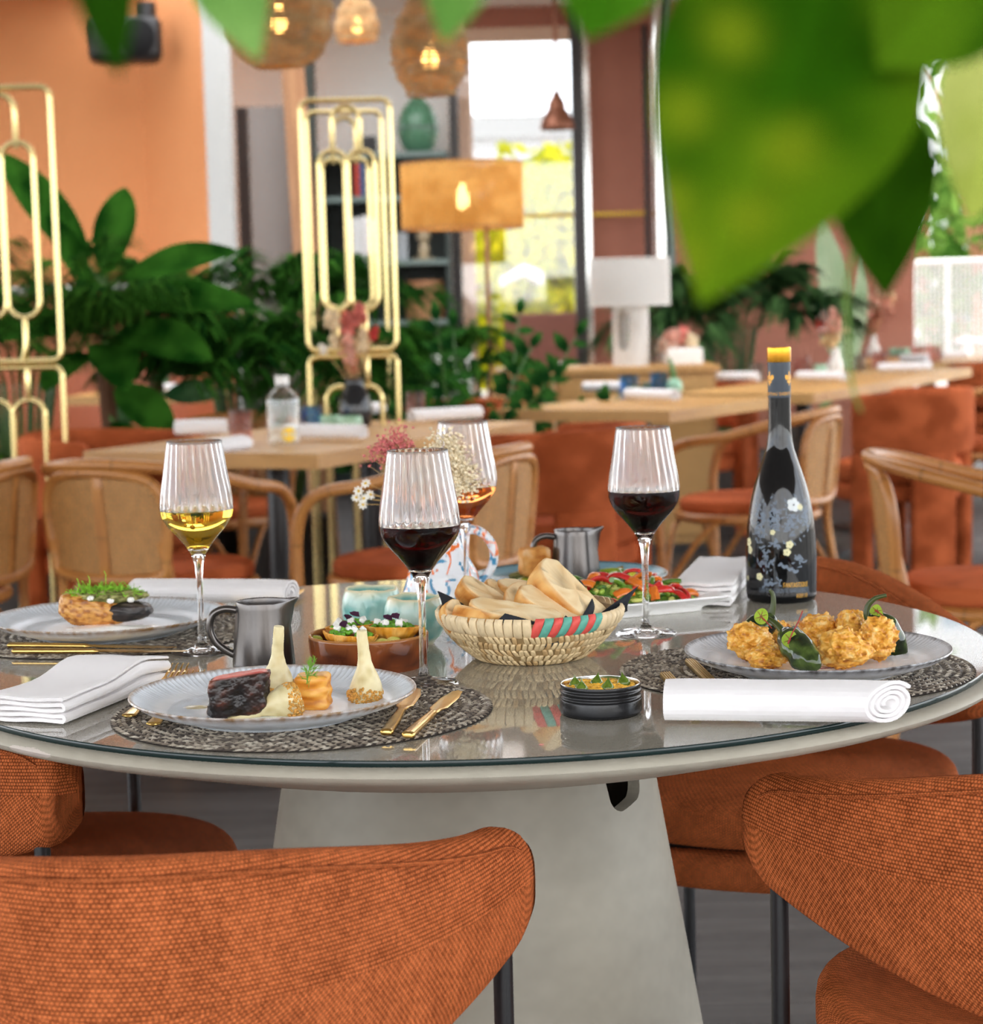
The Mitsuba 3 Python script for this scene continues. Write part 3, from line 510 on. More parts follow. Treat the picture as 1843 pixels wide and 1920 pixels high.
def fork(a, b, z, label):
    t = thing('table_fork', label, 'fork', None); m = M((a[0], a[1], z), lay(a[:2], b[:2])); part(t, 'handle', FK_H, to=m); part(t, 'neck', FK_N, to=m)
    for d in FK_T: part(t, 'tine', d, to=m)
zm = ZT + 0.0034
knife((-0.101, 1.842), (-0.083, 2.03), zm, 'gold knife touching the right rim of the steak plate')
knife((-0.081, 1.828), (-0.037, 2.04), zm, 'gold knife lying free right of the steak plate, blade visible')
fork((-0.357, 1.955), (-0.336, 2.20), zm, 'outer gold fork left of the steak plate, next to the folded napkin')
fork((-0.326, 1.912), (-0.312, 2.20), zm, 'inner gold fork half under the left rim of the steak plate')
knife((-0.575, 2.395), (-0.369, 2.345), zm, 'gold knife along the front edge of the fish plate, the farther of two')
knife((-0.56, 2.352), (-0.40, 2.325), zm, 'gold knife nearest the front on the fish placemat')
fork((-0.345, 2.62), (-0.318, 2.75), zm, 'gold fork peeking out between the fish plate and the rolled napkin')
knife((-0.300, 2.60), (-0.283, 2.70), zm, 'gold knife tip behind the pewter jug beside the rolled napkin')
prin('gold_satin', lin(206, 176, 112), 0.3, metallic=1.0)
def stick(a, b, z, label):
    t = thing('ribbed_cutlery', label, 'cutlery'); L = float(np.linalg.norm(A(b) - A(a))); m = M((a[0], a[1], z), lay(a, b))
    part(t, 'handle', pl(bar([(0, 0.009, 0.005, 0.003), (0.001, 0.0115, 0.006, 0.003), (L, 0.010, 0.005, 0.003)], 14, 5), 'gold_satin'), to=m)
    for k in range(4): part(t, 'rib', pl(xf(bar([(0.0005, 0.0016, 0.002, 0.0062), (L, 0.0014, 0.0016, 0.0056)], 8), ((k - 1.5) * 0.0026, 0, 0)), 'gold_satin'), to=m)
stick((0.209, 2.172), (0.2285, 1.925), zm, 'ribbed gold handle sticking out behind the rolled napkin at the right, nearer the plate')
stick((0.176, 2.098), (0.190, 1.922), zm, 'ribbed gold handle at the left end of the rolled napkin on the right')

# linen napkins
from shapely.geometry import LineString
def cloth(line, t, L, steps=14, warp=None):
    "a folded cloth: its section, a thick polyline in (x, z), drawn out along +y"
    poly = LineString(line).buffer(t / 2, cap_style='round', quad_segs=3); ring = A(poly.exterior.coords)[:-1]; y = np.linspace(0, L, steps)
    if np.cross(ring[1] - ring[0], ring[2] - ring[1]).sum() is None: pass
    R = [np.c_[ring[:, 0], np.full(len(ring), yy), ring[:, 1]] for yy in y]; V, Fc, uv = loft(R, True, False)
    cv, cf = trimesh.creation.triangulate_polygon(poly, engine='earcut'); k = len(V)
    for yy, fl in ((0, 0), (L, 1)): c3 = np.c_[cv[:, 0], np.full(len(cv), yy), cv[:, 1]]; Fc = np.vstack([Fc, (cf[:, ::-1] if fl else cf) + len(V)]); V = np.vstack([V, c3]); uv = np.vstack([uv, cv])
    if warp: V = warp(V)
    return V, Fc, uv
def rough(V, a=0.002, f=18, s=0): return V + np.c_[np.zeros(len(V)), np.zeros(len(V)), (meshkit.fbm(V * A([f, f * 0.7, 0]) + s + 9, 2) - 0.5) * 2 * a * np.clip(V[:, 2] / 0.03, 0, 1)]
def serp(w, n, h, lean=0.0):
    P = []
    for k in range(n):
        x = np.linspace(-w / 2, w / 2, 9); z = h * (k + 0.5); x = x if k % 2 == 0 else x[::-1]; P += [(xx + lean * k, z + 0.0006 * math.sin(9 * xx / w + k)) for xx in x]
        if k < n - 1: s = 1 if k % 2 == 0 else -1; P += [((w / 2 + h * 0.35) * s + lean * k, h * (k + 0.78)), ((w / 2 + h * 0.42) * s + lean * k, h * (k + 1)), ((w / 2 + h * 0.35) * s + lean * k, h * (k + 1.22))]
    return P
def spiral(rx, rz, turns, gap):
    P = []
    for s in np.linspace(0, 1, int(26 * turns)): k = 0.22 + 0.78 * s; a = s * turns * 2 * PI; P.append((rx * k * math.cos(a), rz + rz * k * math.sin(a) * (0.97 + 0.03 * math.cos(3 * a))))
    return P
# front left: folded flat in layers
m = M((-0.458, 1.955, ZT + 0.0018), lay((-0.458, 1.955), (-0.392, 2.16)))
solo('linen_napkin', 'white linen napkin folded flat in layers at the left front, beside the steak plate', 'napkin', cloth(serp(0.084, 5, 0.0052), 0.0034, 0.225, 16, lambda V: rough(V, 0.0035, 14) + np.c_[0 * V[:, 0], 0 * V[:, 0], 0.010 * np.exp(-((V[:, 1] - 0.17) / 0.05) ** 2) * np.clip(V[:, 2] / 0.02, 0, 1)]), 'linen', to=m)
def creased(V, L): k = 1 + 0.05 * (meshkit.fbm(np.c_[V[:, 1] * 26, V[:, 0] * 20, V[:, 2] * 20] + L * 50, 3) - 0.5) * 2; return np.c_[V[:, 0] * k, V[:, 1], V[:, 2] * (0.96 + 0.5 * (k - 1))]
def roll(a, b, rx, rz, turns, label, z=ZT + 0.0018, t=0.0032, amp=0.0018, cut=0.0):
    L = float(np.linalg.norm(A(b) - A(a))); solo('linen_napkin', label, 'napkin', cloth(spiral(rx, rz, turns, 0), t, L, 40, lambda V: creased(rough(V - A([0, 1, 0]) * (cut * V[:, 0:1] * V[:, 1:2] / L), amp, 12, L), L)), 'linen', to=M((a[0], a[1], z), lay(a, b)))
roll((0.158, 1.884), (0.360, 1.848), 0.027, 0.0205, 3.4, 'white linen napkin rolled up at the right front, over two ribbed gold handles', z=ZT + 0.002, t=0.0036, amp=0.003, cut=0.85)
roll((-0.485, 2.745), (-0.268, 2.688), 0.031, 0.0185, 2.6, 'white linen napkin rolled up behind the fish plate and the white wine glass')
m = M((0.266, 2.60, ZT + 0.0015), lay((0.266, 2.60), (0.325, 2.86)))
solo('linen_napkin', 'white linen napkin folded thick behind the salad platter, left of the dark bottle', 'napkin', cloth(serp(0.072, 5, 0.0062, 0.001), 0.0042, 0.27, 14, lambda V: rough(V, 0.002, 14, 4)), 'linen', to=m)

# wine glasses
GP = [(0.0, 0.0006), (0.0352, 0.0), (0.0366, 0.0008), (0.036, 0.0018), (0.022, 0.0034), (0.010, 0.0062), (0.0058, 0.011), (0.0043, 0.022), (0.0037, 0.05), (0.0038, 0.085), (0.0052, 0.103), (0.0088, 0.115), (0.0155, 0.1255), (0.0255, 0.1375), (0.0350, 0.1485), (0.0411, 0.1605), (0.0424, 0.170), (0.0413, 0.184), (0.0376, 0.206), (0.0340, 0.230), (0.0316, 0.2455)]
def glass_mesh():
    z = A([p[1] for p in GP[11:]]); r = A([p[0] for p in GP[11:]]); zz = np.linspace(0.1155, 0.2455, 26)
    from scipy.interpolate import PchipInterpolator
    ri = PchipInterpolator(z, r); out = GP[:12] + [(float(ri(q)), q) for q in np.linspace(0.1175, 0.2455, 26)]; tk = 0.0009
    return out, ri
GOUT, RI = glass_mesh(); TK = 0.0009
def inner_r(q): return float(RI(q)) - TK
BOT = [(0.009, 0.1228), (0.004, 0.1215), (0, 0.1212)]
def ribbed(V):
    th = np.arctan2(V[:, 1], V[:, 0]); rr = np.hypot(V[:, 0], V[:, 1]); d = 0.00055 * np.cos(26 * (th + 1.6 * (V[:, 2] - 0.17))) * smooth01(0.168, 0.176, V[:, 2]); k = 1 + d / np.maximum(rr, 1e-4); return V * np.c_[k, k, np.ones_like(k)]
def wineglass(c, level, w, label, lb):
    t = thing('wine_glass', label, 'wine glass'); m = M((c[0], c[1], ZT))
    out = lathe(GOUT, 112, cap=False); inn = lathe([(0.0316, 0.2455), (0.0311, 0.2459)] + [(inner_r(q), q) for q in np.linspace(0.2455, level, 26)], 168, cap=False)
    part(t, 'glass', pl(merge(out, (ribbed(inn[0]), *inn[1:])), 'glass'), to=m)
    zz = np.linspace(0.1265, level, 18); part(t, 'wine', pl(lathe(BOT[::-1] + [(inner_r(q), q) for q in zz], 72, cap=False), w), to=m, label=lb)
    part(t, 'wine_surface', pl(lathe([(inner_r(level), level), (inner_r(level) - 0.0012, level - 0.0005), (inner_r(level) * 0.6, level - 0.0006), (inner_r(level) * 0.2, level - 0.0006), (0, level - 0.0006)], 72, cap=False), w + '_top'), to=m)
wineglass((-0.340, 2.352), 0.1665, 'white_wine', 'ribbed wine glass of white wine at the left, above the pewter jug', 'golden white wine')
wineglass((-0.075, 2.112), 0.168, 'red_wine', 'ribbed wine glass of red wine nearest the camera, in front of the splattered jug', 'dark red wine')
wineglass((0.180, 2.402), 0.171, 'red_wine', 'ribbed wine glass of red wine left of the dark bottle', 'dark red wine')
wineglass((-0.034, 2.610), 0.163, 'rose_wine', 'ribbed wine glass of rose wine behind the dried flowers', 'amber rose wine')

# the dark bottle
BPROF = [(0, 0.004), (0.030, 0.004), (0.040, 0.0), (0.0444, 0.003), (0.0457, 0.010), (0.0459, 0.052), (0.0440, 0.094), (0.0413, 0.115), (0.0386, 0.130), (0.0342, 0.148), (0.0280, 0.168), (0.0212, 0.188), (0.0170, 0.203), (0.0151, 0.222), (0.0143, 0.262)]
_bz, _br = A([p[1] for p in BPROF[4:]]), A([p[0] for p in BPROF[4:]])
from scipy.interpolate import PchipInterpolator
BR = PchipInterpolator(np.r_[_bz, 0.33], np.r_[_br, 0.0143])
t = thing('wine_bottle', 'dark wine bottle with printed flowers and a grey and gold neck sleeve', 'bottle'); bm = M((0.376, 2.65, ZT))
part(t, 'bottle', pl(lathe(BPROF[:5] + [(float(BR(q)), q) for q in np.linspace(0.012, 0.268, 60)] + [(0.0143, 0.325), (0, 0.325)], 96), 'bottle_glass'), to=bm)
part(t, 'sleeve', pl(lathe([(0.01465, 0.264), (0.0148, 0.2645), (0.0148, 0.309), (0.01465, 0.3095)], 64), 'vc_semi', lin(52, 62, 74)), to=bm, label='slate grey neck sleeve')
part(t, 'cap', pl(lathe([(0.0148, 0.3095), (0.01545, 0.310), (0.0156, 0.3275), (0.0150, 0.329), (0, 0.329)], 64), prin('cap_gold', lin(226, 160, 50), 0.22, metallic=0.9)), to=bm, label='gold cap')
VIEW = -PI / 2 - math.atan2(0.376, 2.65) * 1.0
def wrap(xy, r_of_z, ang0, z0, off=0.00025):
    "flat print (x across, y up) laid around the bottle; ang0: the angle that x = 0 faces"
    xy = np.asarray(xy); z = z0 + xy[:, 1]; r = r_of_z(z) + off; a = ang0 + xy[:, 0] / r; return np.c_[r * np.cos(a), r * np.sin(a), z]
def text_on(s, h, ang0, z0, r_of_z, off=0.0002, wide=1.0, depth=0.0002):
    tm = meshkit.text_mesh(s, h, depth); tm = tm.subdivide_to_size(max(h * 0.7, 0.0025)); V = A(tm.vertices); V[:, 0] *= wide; V[:, 0] -= V[:, 0].mean()
    w = wrap(V[:, :2], r_of_z, ang0, z0, off); rr = 1 + V[:, 2:3] / np.maximum(np.hypot(w[:, 0], w[:, 1])[:, None], 1e-6); return np.c_[w[:, :2] * rr, w[:, 2]], A(tm.faces), w[:, :2].copy()
def off_px(dx, y): return dx * 0.00069, (1125 - y) * 0.00069
def ang_of(dx, z): return VIEW + math.asin(max(-0.98, min(0.98, dx / float(BR(z)))))
prin('print_gold', lin(236, 180, 84), 0.3, metallic=0.6); prin('print_grey', lin(104, 118, 134), 0.4); prin('sleeve_gold', lin(232, 168, 70), 0.35, metallic=0.5)
for s, h, xa, xb, y0, mt in (('FANTASTIQUE', 0.0058, 1467, 1512, 1093, 'print_gold'), ('CHATEAU SAINTE MARGUERITE', 0.0054, 1423, 1514, 1103, 'print_grey')):
    z0 = off_px(0, y0)[1]; a0, a1 = ang_of((xa - 1464) * 0.00069, z0), ang_of((xb - 1464) * 0.00069, z0); tm = meshkit.text_mesh(s, h, 0.0002); w = (a1 - a0) * float(BR(z0)) / float(np.ptp(A(tm.vertices)[:, 0]))
    part(t, 'lettering', pl(text_on(s, h, (a0 + a1) / 2, z0, BR, 0.0002, w), mt, smooth=False), to=bm)
z0 = off_px(0, 1112)[1]; part(t, 'lettering', pl(text_on('|||||| |||', 0.0032, ang_of(0.0262, z0), z0, BR, 0.0002, 1.25), 'print_gold', smooth=False), to=bm, label='tiny illegible gold line of print')
part(t, 'lettering', pl(text_on('CHATEAU SAINTE', 0.0038, VIEW - 0.22, 0.2672, lambda z: 0.0148 + 0 * z, 0.0001, 0.92), 'sleeve_gold', smooth=False), to=bm)
def fleur(cx, s):
    th = np.linspace(0, 2 * PI, 20); el = lambda x, y, a, b, rot=0: np.c_[x + a * np.cos(th) * math.cos(rot) - b * np.sin(th) * math.sin(rot), y + a * np.cos(th) * math.sin(rot) + b * np.sin(th) * math.cos(rot)]
    return [q * s + A([cx, 0]) for q in (el(0, 0.35, 0.13, 0.62), el(-0.42, 0.18, 0.24, 0.34, 0.5), el(0.42, 0.18, 0.24, 0.34, -0.5), el(-0.22, -0.32, 0.14, 0.17), el(0.22, -0.32, 0.14, 0.17), el(0, -0.45, 0.10, 0.34))]
def disc(poly, fn): P = np.vstack([poly.mean(0), poly]); V = fn(P); n = len(poly); i = np.arange(n); return V, np.c_[np.zeros(n, int), 1 + i, 1 + (i + 1) % n], P
G = []
for a in (-0.98, 1.02): G += [disc(q, lambda P: wrap(P, lambda z: 0.0148 + 0 * z, VIEW + a, 0.288, 0.0002)) for q in fleur(0, 0.011)]
part(t, 'emblem', pl(merge(*G), 'sleeve_gold'), to=bm, label='gold fleur-de-lis on the neck sleeve')
gr = np.random.default_rng(11); LV, FLW, th14 = [], [], np.linspace(0, 2 * PI, 15)[:-1]
def leafprint(dx, y, L, W, rot): x, z = off_px(dx, y); p = np.c_[W * np.sin(th14) * (1 - 0.5 * np.cos(th14)), L * np.cos(th14)]; c, s = math.cos(rot), math.sin(rot); p = p @ A([[c, s], [-s, c]]); return disc(p, lambda P: wrap(P, BR, ang_of(x, z), z, 0.00015))
for cx, cy, sx, sy, n in ((-38, 975, 13, 38, 70), (-10, 960, 9, 26, 44), (22, 965, 14, 34, 70), (44, 968, 6, 24, 26), (-30, 1040, 14, 16, 34), (-22, 1085, 14, 9, 26), (32, 1040, 12, 9, 20), (-6, 1012, 14, 8, 18)):
    for k in range(n): LV.append(leafprint(cx + gr.normal() * sx * 0.6, cy + gr.normal() * sy * 0.6, 0.0031 * (0.6 + 0.7 * gr.random()), 0.0010, gr.random() * 6.28))
for k in range(7): LV.append(leafprint(-2 + 5 * k, 1050 + 2.4 * k, 0.0036, 0.0018, 0.7 if k % 2 else 2.2)); LV.append(leafprint(46 + 0.6 * k, 935 + 9 * k, 0.003, 0.0013, 0.4 if k % 2 else 2.6))
part(t, 'leaf_print', pl(merge(*LV), 'print_grey'), to=bm, label='grey printed leaves', stuff=True)
prin('print_cream', lin(222, 216, 170), 0.5); prin('print_pale', lin(214, 220, 222), 0.4)
def blossom(dx, y, r, m_):
    x, z = off_px(dx, y); a = ang_of(x, z); parts_ = []
    for k in range(5): q = k * 2 * PI / 5; parts_.append(disc(np.c_[r * 0.62 * math.cos(q) + r * 0.48 * np.cos(th14), r * 0.62 * math.sin(q) + r * 0.48 * np.sin(th14)], lambda P: wrap(P, BR, a, z, 0.0003)))
    part(t, 'flower_print', pl(merge(*parts_), m_), to=bm)
for dx, y, r, m_ in ((24, 940, 0.0085, 'print_pale'), (36, 945, 0.004, 'print_cream'), (-15, 990, 0.0034, 'print_cream'), (-59, 1012, 0.0058, 'print_cream'), (-57, 1026, 0.005, 'print_cream'), (16, 1013, 0.0048, 'print_cream'), (11, 1027, 0.0048, 'print_cream'), (-40, 1074, 0.0048, 'print_cream'), (-62, 1080, 0.003, 'print_cream')): blossom(dx, y, r, m_)

# pewter creamers
def creamer():
    prof = [(0, 0.0), (0.0335, 0.0), (0.0345, 0.0015), (0.0346, 0.006), (0.0335, 0.02), (0.0312, 0.045), (0.0292, 0.066), (0.0290, 0.072), (0.0283, 0.0735), (0.0272, 0.072), (0.0274, 0.060), (0.0300, 0.02), (0.0300, 0.006), (0, 0.005)]
    def mod(r, z, th): s = smooth01(0.056, 0.075, z) * (1 if r > 0.02 else 0); return r * (1 + 0.42 * s * np.exp(-(np.abs(th_wrap(th)) / 0.34) ** 1.6))
    g = lathe(prof, 72, mod); V = g[0]; k = smooth01(0.055, 0.073, V[:, 2]) * np.exp(-(np.arctan2(V[:, 1], V[:, 0]) / 0.35) ** 2); V[:, 2] += 0.003 * k
    h = tube(smooth_path([[-0.0285, 0, 0.064], [-0.042, 0, 0.0655], [-0.054, 0, 0.060], [-0.0585, 0, 0.046], [-0.054, 0, 0.031], [-0.044, 0, 0.021], [-0.0325, 0, 0.014]], 7), 0.0042, 12)
    return [('body', pl((V, *g[1:]), 'pewter')), ('handle', pl(h, 'pewter'))]
def th_wrap(t): return (np.asarray(t) + PI) % (2 * PI) - PI
CR = creamer()
inst(CR, 'pewter_jug', 'small dark pewter cream jug behind the steak, spout to the right', 'jug', M((-0.2565, 2.245, ZT), 0.05))
inst(CR, 'pewter_jug', 'small dark pewter cream jug standing on the turquoise plate at the back', 'jug', M((0.114, 2.805, ZT + 0.008), 0.08))

# splatter jug
def splat(V, seed):
    P = V * 46; a = meshkit.fbm(P * A([1, 1, 0.6]) + 5, 2, 3); b = meshkit.fbm(P * A([1.1, 1.1, 0.7]) + 31, 2, 8); c = meshkit.noise(V * 170 + 4, 5); d = meshkit.noise(V * 150 + 70, 6)
    blue = np.clip((0.05 - np.abs(a - 0.5)) / 0.012, 0, 1) * (meshkit.noise(V * 40 + 9, 2) > 0.42) + np.clip((c - 0.80) / 0.04, 0, 1); org = np.clip((0.045 - np.abs(b - 0.52)) / 0.012, 0, 1) * (meshkit.noise(V * 34 + 77, 4) > 0.5) + np.clip((d - 0.84) / 0.04, 0, 1)
    w = np.tile(lin(224, 226, 230), (len(V), 1)); bl = np.clip(blue, 0, 1)[:, None]; o = np.clip(org, 0, 1)[:, None]; w = w * (1 - bl) + lin(66, 136, 176) * bl; return w * (1 - o) + lin(226, 116, 56) * o
t = thing('splatter_jug', 'white ceramic jug splattered blue and orange, holding dried flowers', 'jug'); JC = A([-0.066, 2.66]); jm = M((*JC, ZT), 0.0)
jp = [(0, 0.003), (0.046, 0.0), (0.0535, 0.002), (0.055, 0.007), (0.0525, 0.022), (0.0455, 0.045), (0.0330, 0.068), (0.0245, 0.088), (0.0200, 0.110), (0.0195, 0.128), (0.0225, 0.148), (0.022, 0.150), (0.020, 0.148), (0.017, 0.128), (0.018, 0.110), (0.031, 0.068), (0.048, 0.02), (0, 0.01)]
from numpy import interp as _ip
jz = np.linspace(0.007, 0.148, 150); jo = [(float(_ip(q, [p[1] for p in jp[3:11]], [p[0] for p in jp[3:11]])), q) for q in jz]; g = lathe(jp[:3] + jo + jp[11:], 260); part(t, 'body', pl(g, 'vc_gloss', splat(g[0], 1), keep=True), to=jm)
g = tube(smooth_path([[0.020, 0, 0.093], [0.034, 0.0, 0.101], [0.052, 0, 0.097], [0.066, 0, 0.079], [0.067, 0, 0.058], [0.058, 0, 0.040], [0.046, 0, 0.031]], 14), np.linspace(0.0062, 0.0056, 85), 40); part(t, 'handle', g, 'vc_gloss', splat(g[0] * 1.6, 2), to=jm)

# celadon cups
def cup(c, label, s=1.0):
    t = thing('celadon_cup', label, 'cup'); prof = [(0, 0.003), (0.018, 0.002), (0.020, 0.0), (0.022, 0.0), (0.0235, 0.004), (0.0305, 0.010), (0.0352, 0.020), (0.0362, 0.032), (0.0348, 0.044), (0.0322, 0.053), (0.0312, 0.0555), (0.0300, 0.0562), (0.0288, 0.0552), (0.0300, 0.050), (0.0325, 0.040), (0.0335, 0.030), (0.032, 0.016), (0.02, 0.009), (0, 0.008)]
    V, Fc, uv = lathe(prof, 96); a = np.arctan2(V[:, 1], V[:, 0]); V[:, 2] += (V[:, 2] > 0.05) * (0.0008 * np.sin(3 * a + c[0] * 40) + 0.0005 * np.sin(7 * a)); V *= s
    z = V[:, 2] / s; m_ = meshkit.fbm(V * 60 + A([c[0] * 90, 3, 0]), 3); k = np.clip((m_ - 0.38) / 0.3, 0, 1)[:, None]; col = lin(118, 178, 172) * (1 - k) + lin(190, 214, 202) * k; r = np.clip((z - 0.0515) / 0.003, 0, 1)[:, None]; f = np.clip((0.006 - z) / 0.003, 0, 1)[:, None] * (np.hypot(V[:, 0], V[:, 1]) > 0.015 * s)[:, None]
    col = col * (1 - r) + lin(216, 206, 170) * r; col = col * (1 - f) + lin(196, 186, 160) * f; part(t, 'cup', (V, Fc, uv), 'vc_gloss', col, to=M((*c, ZT)))
    part(t, 'drink', pl(lathe([(0, 0.044 * s), (0.0315 * s, 0.044 * s), (0.0315 * s, 0.0445 * s), (0, 0.0445 * s)], 40), 'vc_gloss', lin(96, 176, 168)), to=M((*c, ZT)))
cup((-0.148, 2.455), 'pale turquoise ceramic cup behind the brown dish, the farther of two')
cup((-0.093, 2.372), 'pale turquoise ceramic cup right behind the brown dish, partly hidden by the wine glass stem')
# terracotta dish
t = thing('terracotta_dish', 'round brown glazed earthenware dish filled with tartlets', 'dish'); DC = A([-0.139, 2.232]); V, Fc, uv = lathe([(0, 0.004), (0.056, 0.004), (0.0575, 0.0), (0.060, 0.0), (0.0605, 0.006), (0.0635, 0.0085), (0.0655, 0.020), (0.0665, 0.034), (0.0660, 0.0362), (0.0645, 0.0372), (0.0628, 0.0362), (0.0620, 0.030), (0.061, 0.010), (0, 0.009)], 96)
k = np.clip((meshkit.fbm(V * A([30, 30, 60]) + 8, 3) - 0.4) / 0.25, 0, 1)[:, None]; col = lin(76, 36, 22) * (1 - k) + lin(124, 64, 34) * k; e = np.clip((V[:, 2:3] - 0.0335) / 0.003, 0, 1); col = col * (1 - e) + lin(168, 116, 66) * e; part(t, 'dish', (V, Fc, uv), 'vc_gloss', col, to=M((*DC, ZT)))
# black tin
t = thing('black_tin', 'round open black tin of yellow crumble at the front of the table', 'tin'); TN = A([0.1005, 1.94]); zr = []
for q in np.linspace(0.0155, 0.0275, 26): zr.append((0.0388 + 0.0007 * math.sin((q - 0.0155) / 0.012 * 4 * PI), q))
part(t, 'tin', pl(lathe([(0, 0.0), (0.036, 0.0), (0.0385, 0.002), (0.0396, 0.004), (0.0396, 0.0145)] + zr + [(0.0388, 0.0295), (0.0384, 0.030)], 96, cap=False), prin('black_tin_paint', lin(20, 21, 24), 0.28)), to=M((*TN, ZT)))
part(t, 'inside', pl(lathe([(0.0384, 0.030), (0.0376, 0.0302), (0.0372, 0.0295), (0.0368, 0.018), (0, 0.018)], 96, cap=False), 'silver'), to=M((*TN, ZT)), label='bare metal inside')

# bread basket
t = thing('bread_basket', 'round woven straw basket with red and green stitching, full of bread', 'basket'); BC = A([0.040, 2.262]); bkm = M((*BC, ZT))
prin('vc_straw', VC, 0.55)
def bwall(z): return 0.058 + 0.047 * np.sin(np.clip(z / 0.062, 0, 1) * PI / 2) ** 0.85
zs = np.linspace(0.0, 0.050, 12); prof = [(0, 0.001), (0.05, 0.0)] + [(float(bwall(q)) - 0.0015, q + 0.001) for q in zs] + [(float(bwall(q)) - 0.006, q + 0.002) for q in zs[::-1]] + [(0, 0.006)]
part(t, 'shell', pl(lathe(prof, 96), 'vc_straw', lin(150, 124, 84)), to=bkm)
g = np.random.default_rng(5); S = []
def stitch(th, z0, z1, w, lean, thick=0.0026):
    q = np.linspace(-1, 1, 7); R = []
    for s in q:
        z = z0 + (z1 - z0) * (s + 1) / 2; r = float(bwall(np.clip(z, 0, 0.07))) + thick * (1 - s ** 4) - 0.002; a = th + lean * s; ww = w * (1 - 0.12 * s * s) / r; R.append([[(r + o) * math.cos(a + ww * e), (r + o) * math.sin(a + ww * e), z] for e, o in ((-0.5, -0.0022), (-0.42, -0.0004), (0, 0.0006), (0.42, -0.0004), (0.5, -0.0022))])
    return loft(R, True, True)
C = []
for i, (z0, z1) in enumerate(((0.0, 0.0075), (0.006, 0.0145), (0.013, 0.0220), (0.0205, 0.0300), (0.0285, 0.0385))):
    n = int(2 * PI * float(bwall(z0)) / 0.0062)
    for k in range(n):
        if g.random() < 0.05: continue
        st = stitch((k + 0.5 * (i % 2) + g.normal() * 0.08) * 2 * PI / n, z0, z1, 0.0056, (0.014 if i % 2 else -0.014) + g.normal() * 0.008); S.append(st); C.append(np.tile((lin(214, 190, 146) if g.random() < 0.75 else lin(190, 158, 110)) * (0.85 + 0.25 * g.random()), (len(st[0]), 1)))
part(t, 'weave', pl(merge(*S), 'vc_straw', np.vstack(C)), to=bkm, stuff=True)
n = 62
for k in range(n):
    a = k * 2 * PI / n; rel = th_wrap(a - math.radians(-90)); red = -0.03 < rel < 0.80 or 1.60 < rel < 1.95; j = int(k) % 2
    if red: col = lin(216, 84, 76) if j else (lin(96, 168, 150) if rel < 1 else lin(226, 150, 70)); st = stitch(a, 0.0365, 0.0585, 0.0112, 0.04, 0.0040)
    else: col = lin(224, 202, 162) * (0.9 + 0.14 * g.random()); st = stitch(a, 0.0365, 0.0580, 0.0106, 0.012 * g.normal(), 0.0040)
    part(t, 'rim_stitch', pl(st, 'vc_straw', col), to=bkm)
# white rectangular platter
t = thing('salad_platter', 'white rectangular porcelain platter heaped with vegetable salad', 'platter'); SP, SR = A([0.135, 2.565]), 0.40; spm = M((*SP, ZT), SR)
def rr(w, h, r, z, n=10):
    P = []
    for cx, cy, a in ((w - r, h - r, 0), (-(w - r), h - r, 90), (-(w - r), -(h - r), 180), (w - r, -(h - r), 270)): P += [[cx + r * math.cos(math.radians(a + 90 * q / n)), cy + r * math.sin(math.radians(a + 90 * q / n)), z] for q in range(n + 1)]
    return P
part(t, 'platter', pl(loft([rr(0.118, 0.048, 0.008, 0.0), rr(0.12, 0.05, 0.008, 0.001), rr(0.122, 0.052, 0.008, 0.006), rr(0.148, 0.076, 0.01, 0.0185), rr(0.150, 0.078, 0.01, 0.0205), rr(0.149, 0.077, 0.01, 0.022), rr(0.146, 0.074, 0.01, 0.0215), rr(0.122, 0.052, 0.008, 0.010), rr(0.10, 0.04, 0.008, 0.009), rr(0.01, 0.005, 0.004, 0.009)]), prin('porcelain', lin(236, 236, 236), 0.15)), to=spm)
# ---------------------------------------------------------------- food
ZP = ZT + 0.0100
def atop(px, py, z=ZP): p = on(px, py, z); return p
def lump(size, sub, a1, f1, a2, f2, seed, power=1.0):
    V, Fc, uv = blob(size, sub, a1, f1, seed, 3, power); s = np.max(size); n = V / np.linalg.norm(V, axis=1, keepdims=True)
    V = V + n * ((meshkit.fbm(V * f2 + seed, 3) - 0.5) * 2 * a2)[:, None]; V[:, 2] -= V[:, 2].min(); return V, Fc, uv
def ramp(x, *stops):
    x = np.asarray(x); xs = [s[0] for s in stops]; cs = A([s[1] for s in stops]); return np.stack([np.interp(x, xs, cs[:, k]) for k in range(3)], -1)
# seared steak
b = trimesh.creation.box((0.056, 0.036, 0.040)).subdivide_to_size(0.0011); V = A(b.vertices); k = np.abs(V) / A([0.028, 0.018, 0.020]); q = (k ** 7).sum(1) ** (1 / 7); V = V / np.maximum(q, 0.6)[:, None] * 1.0
top = smooth01(0.0165, 0.0192, V[:, 2]); n_ = V / np.linalg.norm(V, axis=1, keepdims=True); cr = meshkit.fbm(V * 75 + 2, 4) - 0.5; V2 = V + n_ * (cr * 0.009 * (1 - top) + 0.0012 * top * (meshkit.fbm(V * 300, 2) - 0.5))[:, None]
V2[:, 0] += 0.10 * V2[:, 2]; V2[:, 2] += 0.12 * V2[:, 0] - 0.08 * V2[:, 1]; V2[:, 2] = np.maximum(V2[:, 2], -0.0215); sear = meshkit.fbm(V * 130 + 11, 3)
col = ramp(np.clip(sear * 0.7 + cr * 1.3, 0, 1), (0.2, lin(20, 13, 11)), (0.5, lin(44, 24, 18)), (0.7, lin(92, 48, 34)), (0.9, lin(146, 88, 62))); rim = smooth01(0.0, 0.0035, np.minimum(0.028 - np.abs(V[:, 0]), 0.018 - np.abs(V[:, 1])))
